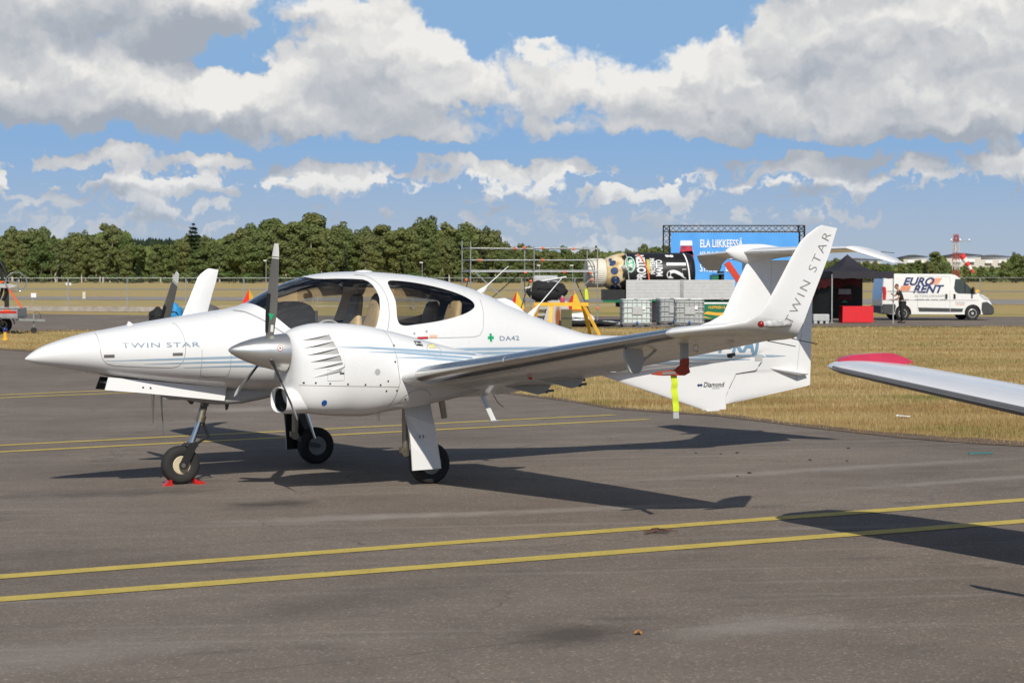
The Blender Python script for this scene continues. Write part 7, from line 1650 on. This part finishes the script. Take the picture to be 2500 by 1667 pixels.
# ------------------------------------------------------------------ second light aircraft: only its far wing reaches into the picture
def second_aircraft():
    aft = Vector((.894, .447, 0)); lat = Vector((.447, -.894, 0))          # lat runs from the visible tip towards the fuselage
    tip = Vector((1.97, 13.45, 1.585))
    e = empty('low_wing_aircraft', (0, 0, 0), 0, 'white light aircraft at the right edge, its red-tipped wing reaching in', 'aircraft')
    M_W2 = mat('second_white', (.74, .74, .75), .25, var=.012, coat=.4); M_R2 = mat('wing_tip_red', (.46, .035, .075), .3, var=.12, scale=6, coat=.4); M_TAPE = mat('leading_edge_grey', (.13, .13, .135), .38, var=.08)
    def P(x, y, z): return tip + aft * x + lat * y + Vector((0, 0, z))
    dz = -.085                                                             # the wing slopes down to the root
    rows = [(.0, .30, .44, .05), (.06, .14, .66, .065), (.16, .05, .84, .085), (.35, .0, .96, .10), (1.2, -.02, 1.05, .11), (2.6, -.05, 1.16, .12), (4.1, -.08, 1.28, .13), (5.6, -.02, 1.15, .13), (8.0, .35, .60, .1)]
    def sec(y, x0, c, t, a=0., b=1., off=0., n=22):
        y2 = y if y <= 4.1 else y; z = dz * y if y <= 4.1 else dz * 4.1 + .085 * (y - 4.1)
        return section(P(x0, y, z + .02), P(x0 + c, y, z - .035), (0, 0, 1), t, a, b, off, n)
    w = MB(); w.loft([sec(y, x0, c, t) for y, x0, c, t in rows[1:]]); wing_ = w.build('wing', M_W2, e, smooth=50)
    def shell(y, x0, c, t, k0, k1, off=.003):
        Q = sec(y, x0, c, t, 0., 1., off, 40); m_ = len(Q) // 2; return Q[m_ + k0:m_ + k1]
    MB().loft([shell(y, x0, c, t, -3, 11) for y, x0, c, t in [(.24, .03, .83, .10)] + rows[3:7]], False, False, closed=False).build('leading_edge_tape', M_TAPE, wing_, smooth=60)
    MB().loft([shell(y, x0, c, t, -1, 9) for y, x0, c, t in [(.03, .2, .52, .07), (.10, .11, .68, .08), (.18, .05, .78, .095)]], False, False, closed=False).build('tip_tape', M_TAPE, wing_, smooth=60)
    # raised red tip fence
    pts = [(.20, .0), (.27, .03), (.36, .048), (.52, .056), (.66, .056), (.70, .05), (.76, .022), (.83, -.012), (.6, -.03), (.3, -.02)]
    f = MB(); f.loft([[P(u, -.02 + dy + .05 * (v < .03), v + .025) for u, v in pts] for dy in (0, .05)]); f.build('wing_tip', M_R2, wing_, smooth=30)
    MB().loft([sec(y, x0, c, t, 0., 1., .002, 16) for y, x0, c, t in [(-.02, .34, .36, .05), rows[0], (.045, .165, .585, .072)]]).build('tip_cap', M_W2, wing_, smooth=50)
    # fuselage beyond the frame, so the place goes on
    C = 4.1; SHIFT = .75; FTs = [(-1.55, .0, -.02, .01), (-1.45, .10, -.14, .14), (-1.2, .26, -.28, .34), (-.6, .40, -.36, .48), (-.1, .52, -.40, .55), (.3, .86, -.42, .58), (.9, .95, -.40, .56), (1.6, .72, -.34, .42), (2.6, .44, -.20, .22), (4.6, .34, -.02, .07)]
    rings = []
    for x in axis([(-1.55, -1.2, 6), (-1.2, 1.6, 20), (1.6, 4.6, 12)]):
        zt, zb, hw = [pchip([t[0] for t in FTs], [t[k] for t in FTs], x) for k in (1, 2, 3)]
        rings.append([P(x + SHIFT, C + hw * cos(a), dz * C - .0 + (zt + zb) / 2 + (zt - zb) / 2 * sin(a) + .1) for a in [2 * pi * k / 28 for k in range(28)]])
    fu = MB().loft(rings).build('fuselage', M_W2, e, smooth=50)
    cz = dz * C + .1
    cn = MB(); cn.loft([[P(x + SHIFT, C + w_ * cos(a), cz + z0 + h * sin(a)) for a in [pi * k / 14 for k in range(15)]] for x, w_, z0, h in ((-.12, .30, .45, .10), (.25, .50, .50, .37), (.8, .50, .52, .44), (1.35, .34, .55, .24))], False, False, closed=False); cn.build('canopy', mat('dark_canopy', (.03, .035, .04), .08, coat=.5), fu, smooth=50)
    MB().prism([(3.7, .25), (4.7, .25), (4.85, 1.25), (4.35, 1.25)], C - .04, C + .04, lambda u, v, t: tuple(P(u, t, cz + v))).build('fin', M_W2, e); MB().prism([(4.2, C - 1.4), (4.75, C - 1.4), (4.8, C + 1.4), (4.2, C + 1.4)], .18, .24, lambda u, v, t: tuple(P(u, v, cz + t))).build('tailplane', M_W2, e)
    for x, y in ((.1, 0), (1.2, -1.1), (1.2, 1.1)):
        g = ground(*P(x, C + y, 0)[:2]); q = MB(); c = P(x, C + y, 0); c.z = g + .19
        q.lathe([(.1, -.06), (.17, -.07), (.19, 0), (.17, .07), (.1, .06)], c, (aft, Vector((0, 0, 1)), lat), 20); t_ = q.build('tyre', M_RUB, e, smooth=40); MB().tube([c, P(x, C + y * .6, cz - .3)], .03, 8).build('gear_leg', M_W2, e)
    q = MB(); q.tube([P(-1.5 + SHIFT, C, cz + .0), P(-1.62 + SHIFT, C, cz), P(-1.75 + SHIFT, C, cz)], [.14, .12, .01], 14); q.build('spinner', M_W2, e, smooth=50)
    for k in range(2): a = .05 + pi * k; MB().loft([[P(-1.58 + SHIFT + dx, C + cos(a) * r_ + sin(a) * w_, cz + sin(a) * r_ - cos(a) * w_) for dx, w_ in ((-.01, -.05), (.01, -.05), (.015, .05), (-.005, .05))] for r_ in (.1, .5, .85)]).build('blade', M_BLADE, e)
second_aircraft()
# ------------------------------------------------------------------ litter and small marks on the apron
def bits():
    M_CLOD = mat('soil_clod', (.05, .038, .028), .9, var=.3); rr = random.Random(4)
    for k, (x, y) in enumerate(((1.93, 21.1), (2.17, 20.9), (2.35, 21.0), (3.56, 21.3), (2.95, 19.9), (3.28, 19.7), (2.2, 18.6), (2.05, 18.3))):
        e = bpy.data.meshes.new('clod'); bm = bmesh.new(); bmesh.ops.create_icosphere(bm, subdivisions=1, radius=rr.uniform(.012, .026))
        for v in bm.verts: v.co *= 1 + rr.uniform(-.3, .3); v.co.z = max(-.004, v.co.z * .6)
        bm.to_mesh(e); bm.free(); o = link('soil_clod', e, M_CLOD, None, (x, y, ground(x, y) + .004)); tag(o, 'small brown clod of soil on the apron below the tail shadow', 'clod', 'clods of soil on the apron')
    def leafy(name, x, y, m, lb, cat, sz, seed):
        q = MB(); r2 = random.Random(seed); n = 6; vs = [(sz * (i / n - .5), sz * .35 * (j - 1) * (1 - abs(i / n - .5) * 1.2), .012 * r2.random() + .012 * (j == 1)) for i in range(n + 1) for j in range(3)]
        q.add(vs, [(3 * i + j, 3 * i + 3 + j, 3 * i + 4 + j, 3 * i + 1 + j) for i in range(n) for j in range(2)]); o = q.build(name, m, None, loc=(x, y, ground(x, y) + .004), rot=(0, 0, r2.random() * 3), fix=False); tag(o, lb, cat)
    g1 = (1.41, 9.9); leafy('dry_leaf', .62, 9.85, mat('leaf_orange', (.45, .20, .05), .7), 'orange dry leaf lying on the apron near the camera', 'leaf', .065, 1)
    q = MB(); r2 = random.Random(5); P = [(.14 * cos(t * 1.9) * (1 - t / 20), .10 * sin(t * 2.3), .012 + .02 * abs(sin(t * 3.1))) for t in range(16)]; q.tube(P, .004, 5); tag(q.build('wire_scrap', mat('rusty_wire', (.12, .06, .045), .7), None, loc=(1.02, 14.05, ground(1.02, 14.05) + .004)), 'tangled scrap of thin reddish wire between the near yellow lines', 'wire')
    q = MB(); q.bar((-.12, -.01, .012), (.12, .01, .012), .022, .014); q.ball((.12, .01, .012), (.02, .014, .010)); tag(q.build('teal_stick', mat('teal_paint', (.03, .16, .17), .6), None, loc=(4.7, 20.2, ground(4.7, 20.2) + .004), rot=(0, 0, .1)), 'thin teal stick on the apron at the right', 'stick')
    leafy('paper_scrap', 5.2, 26.7, M_WPRINT, 'crumpled white paper scrap lying in the dry grass', 'paper', .22, 9)
bits()
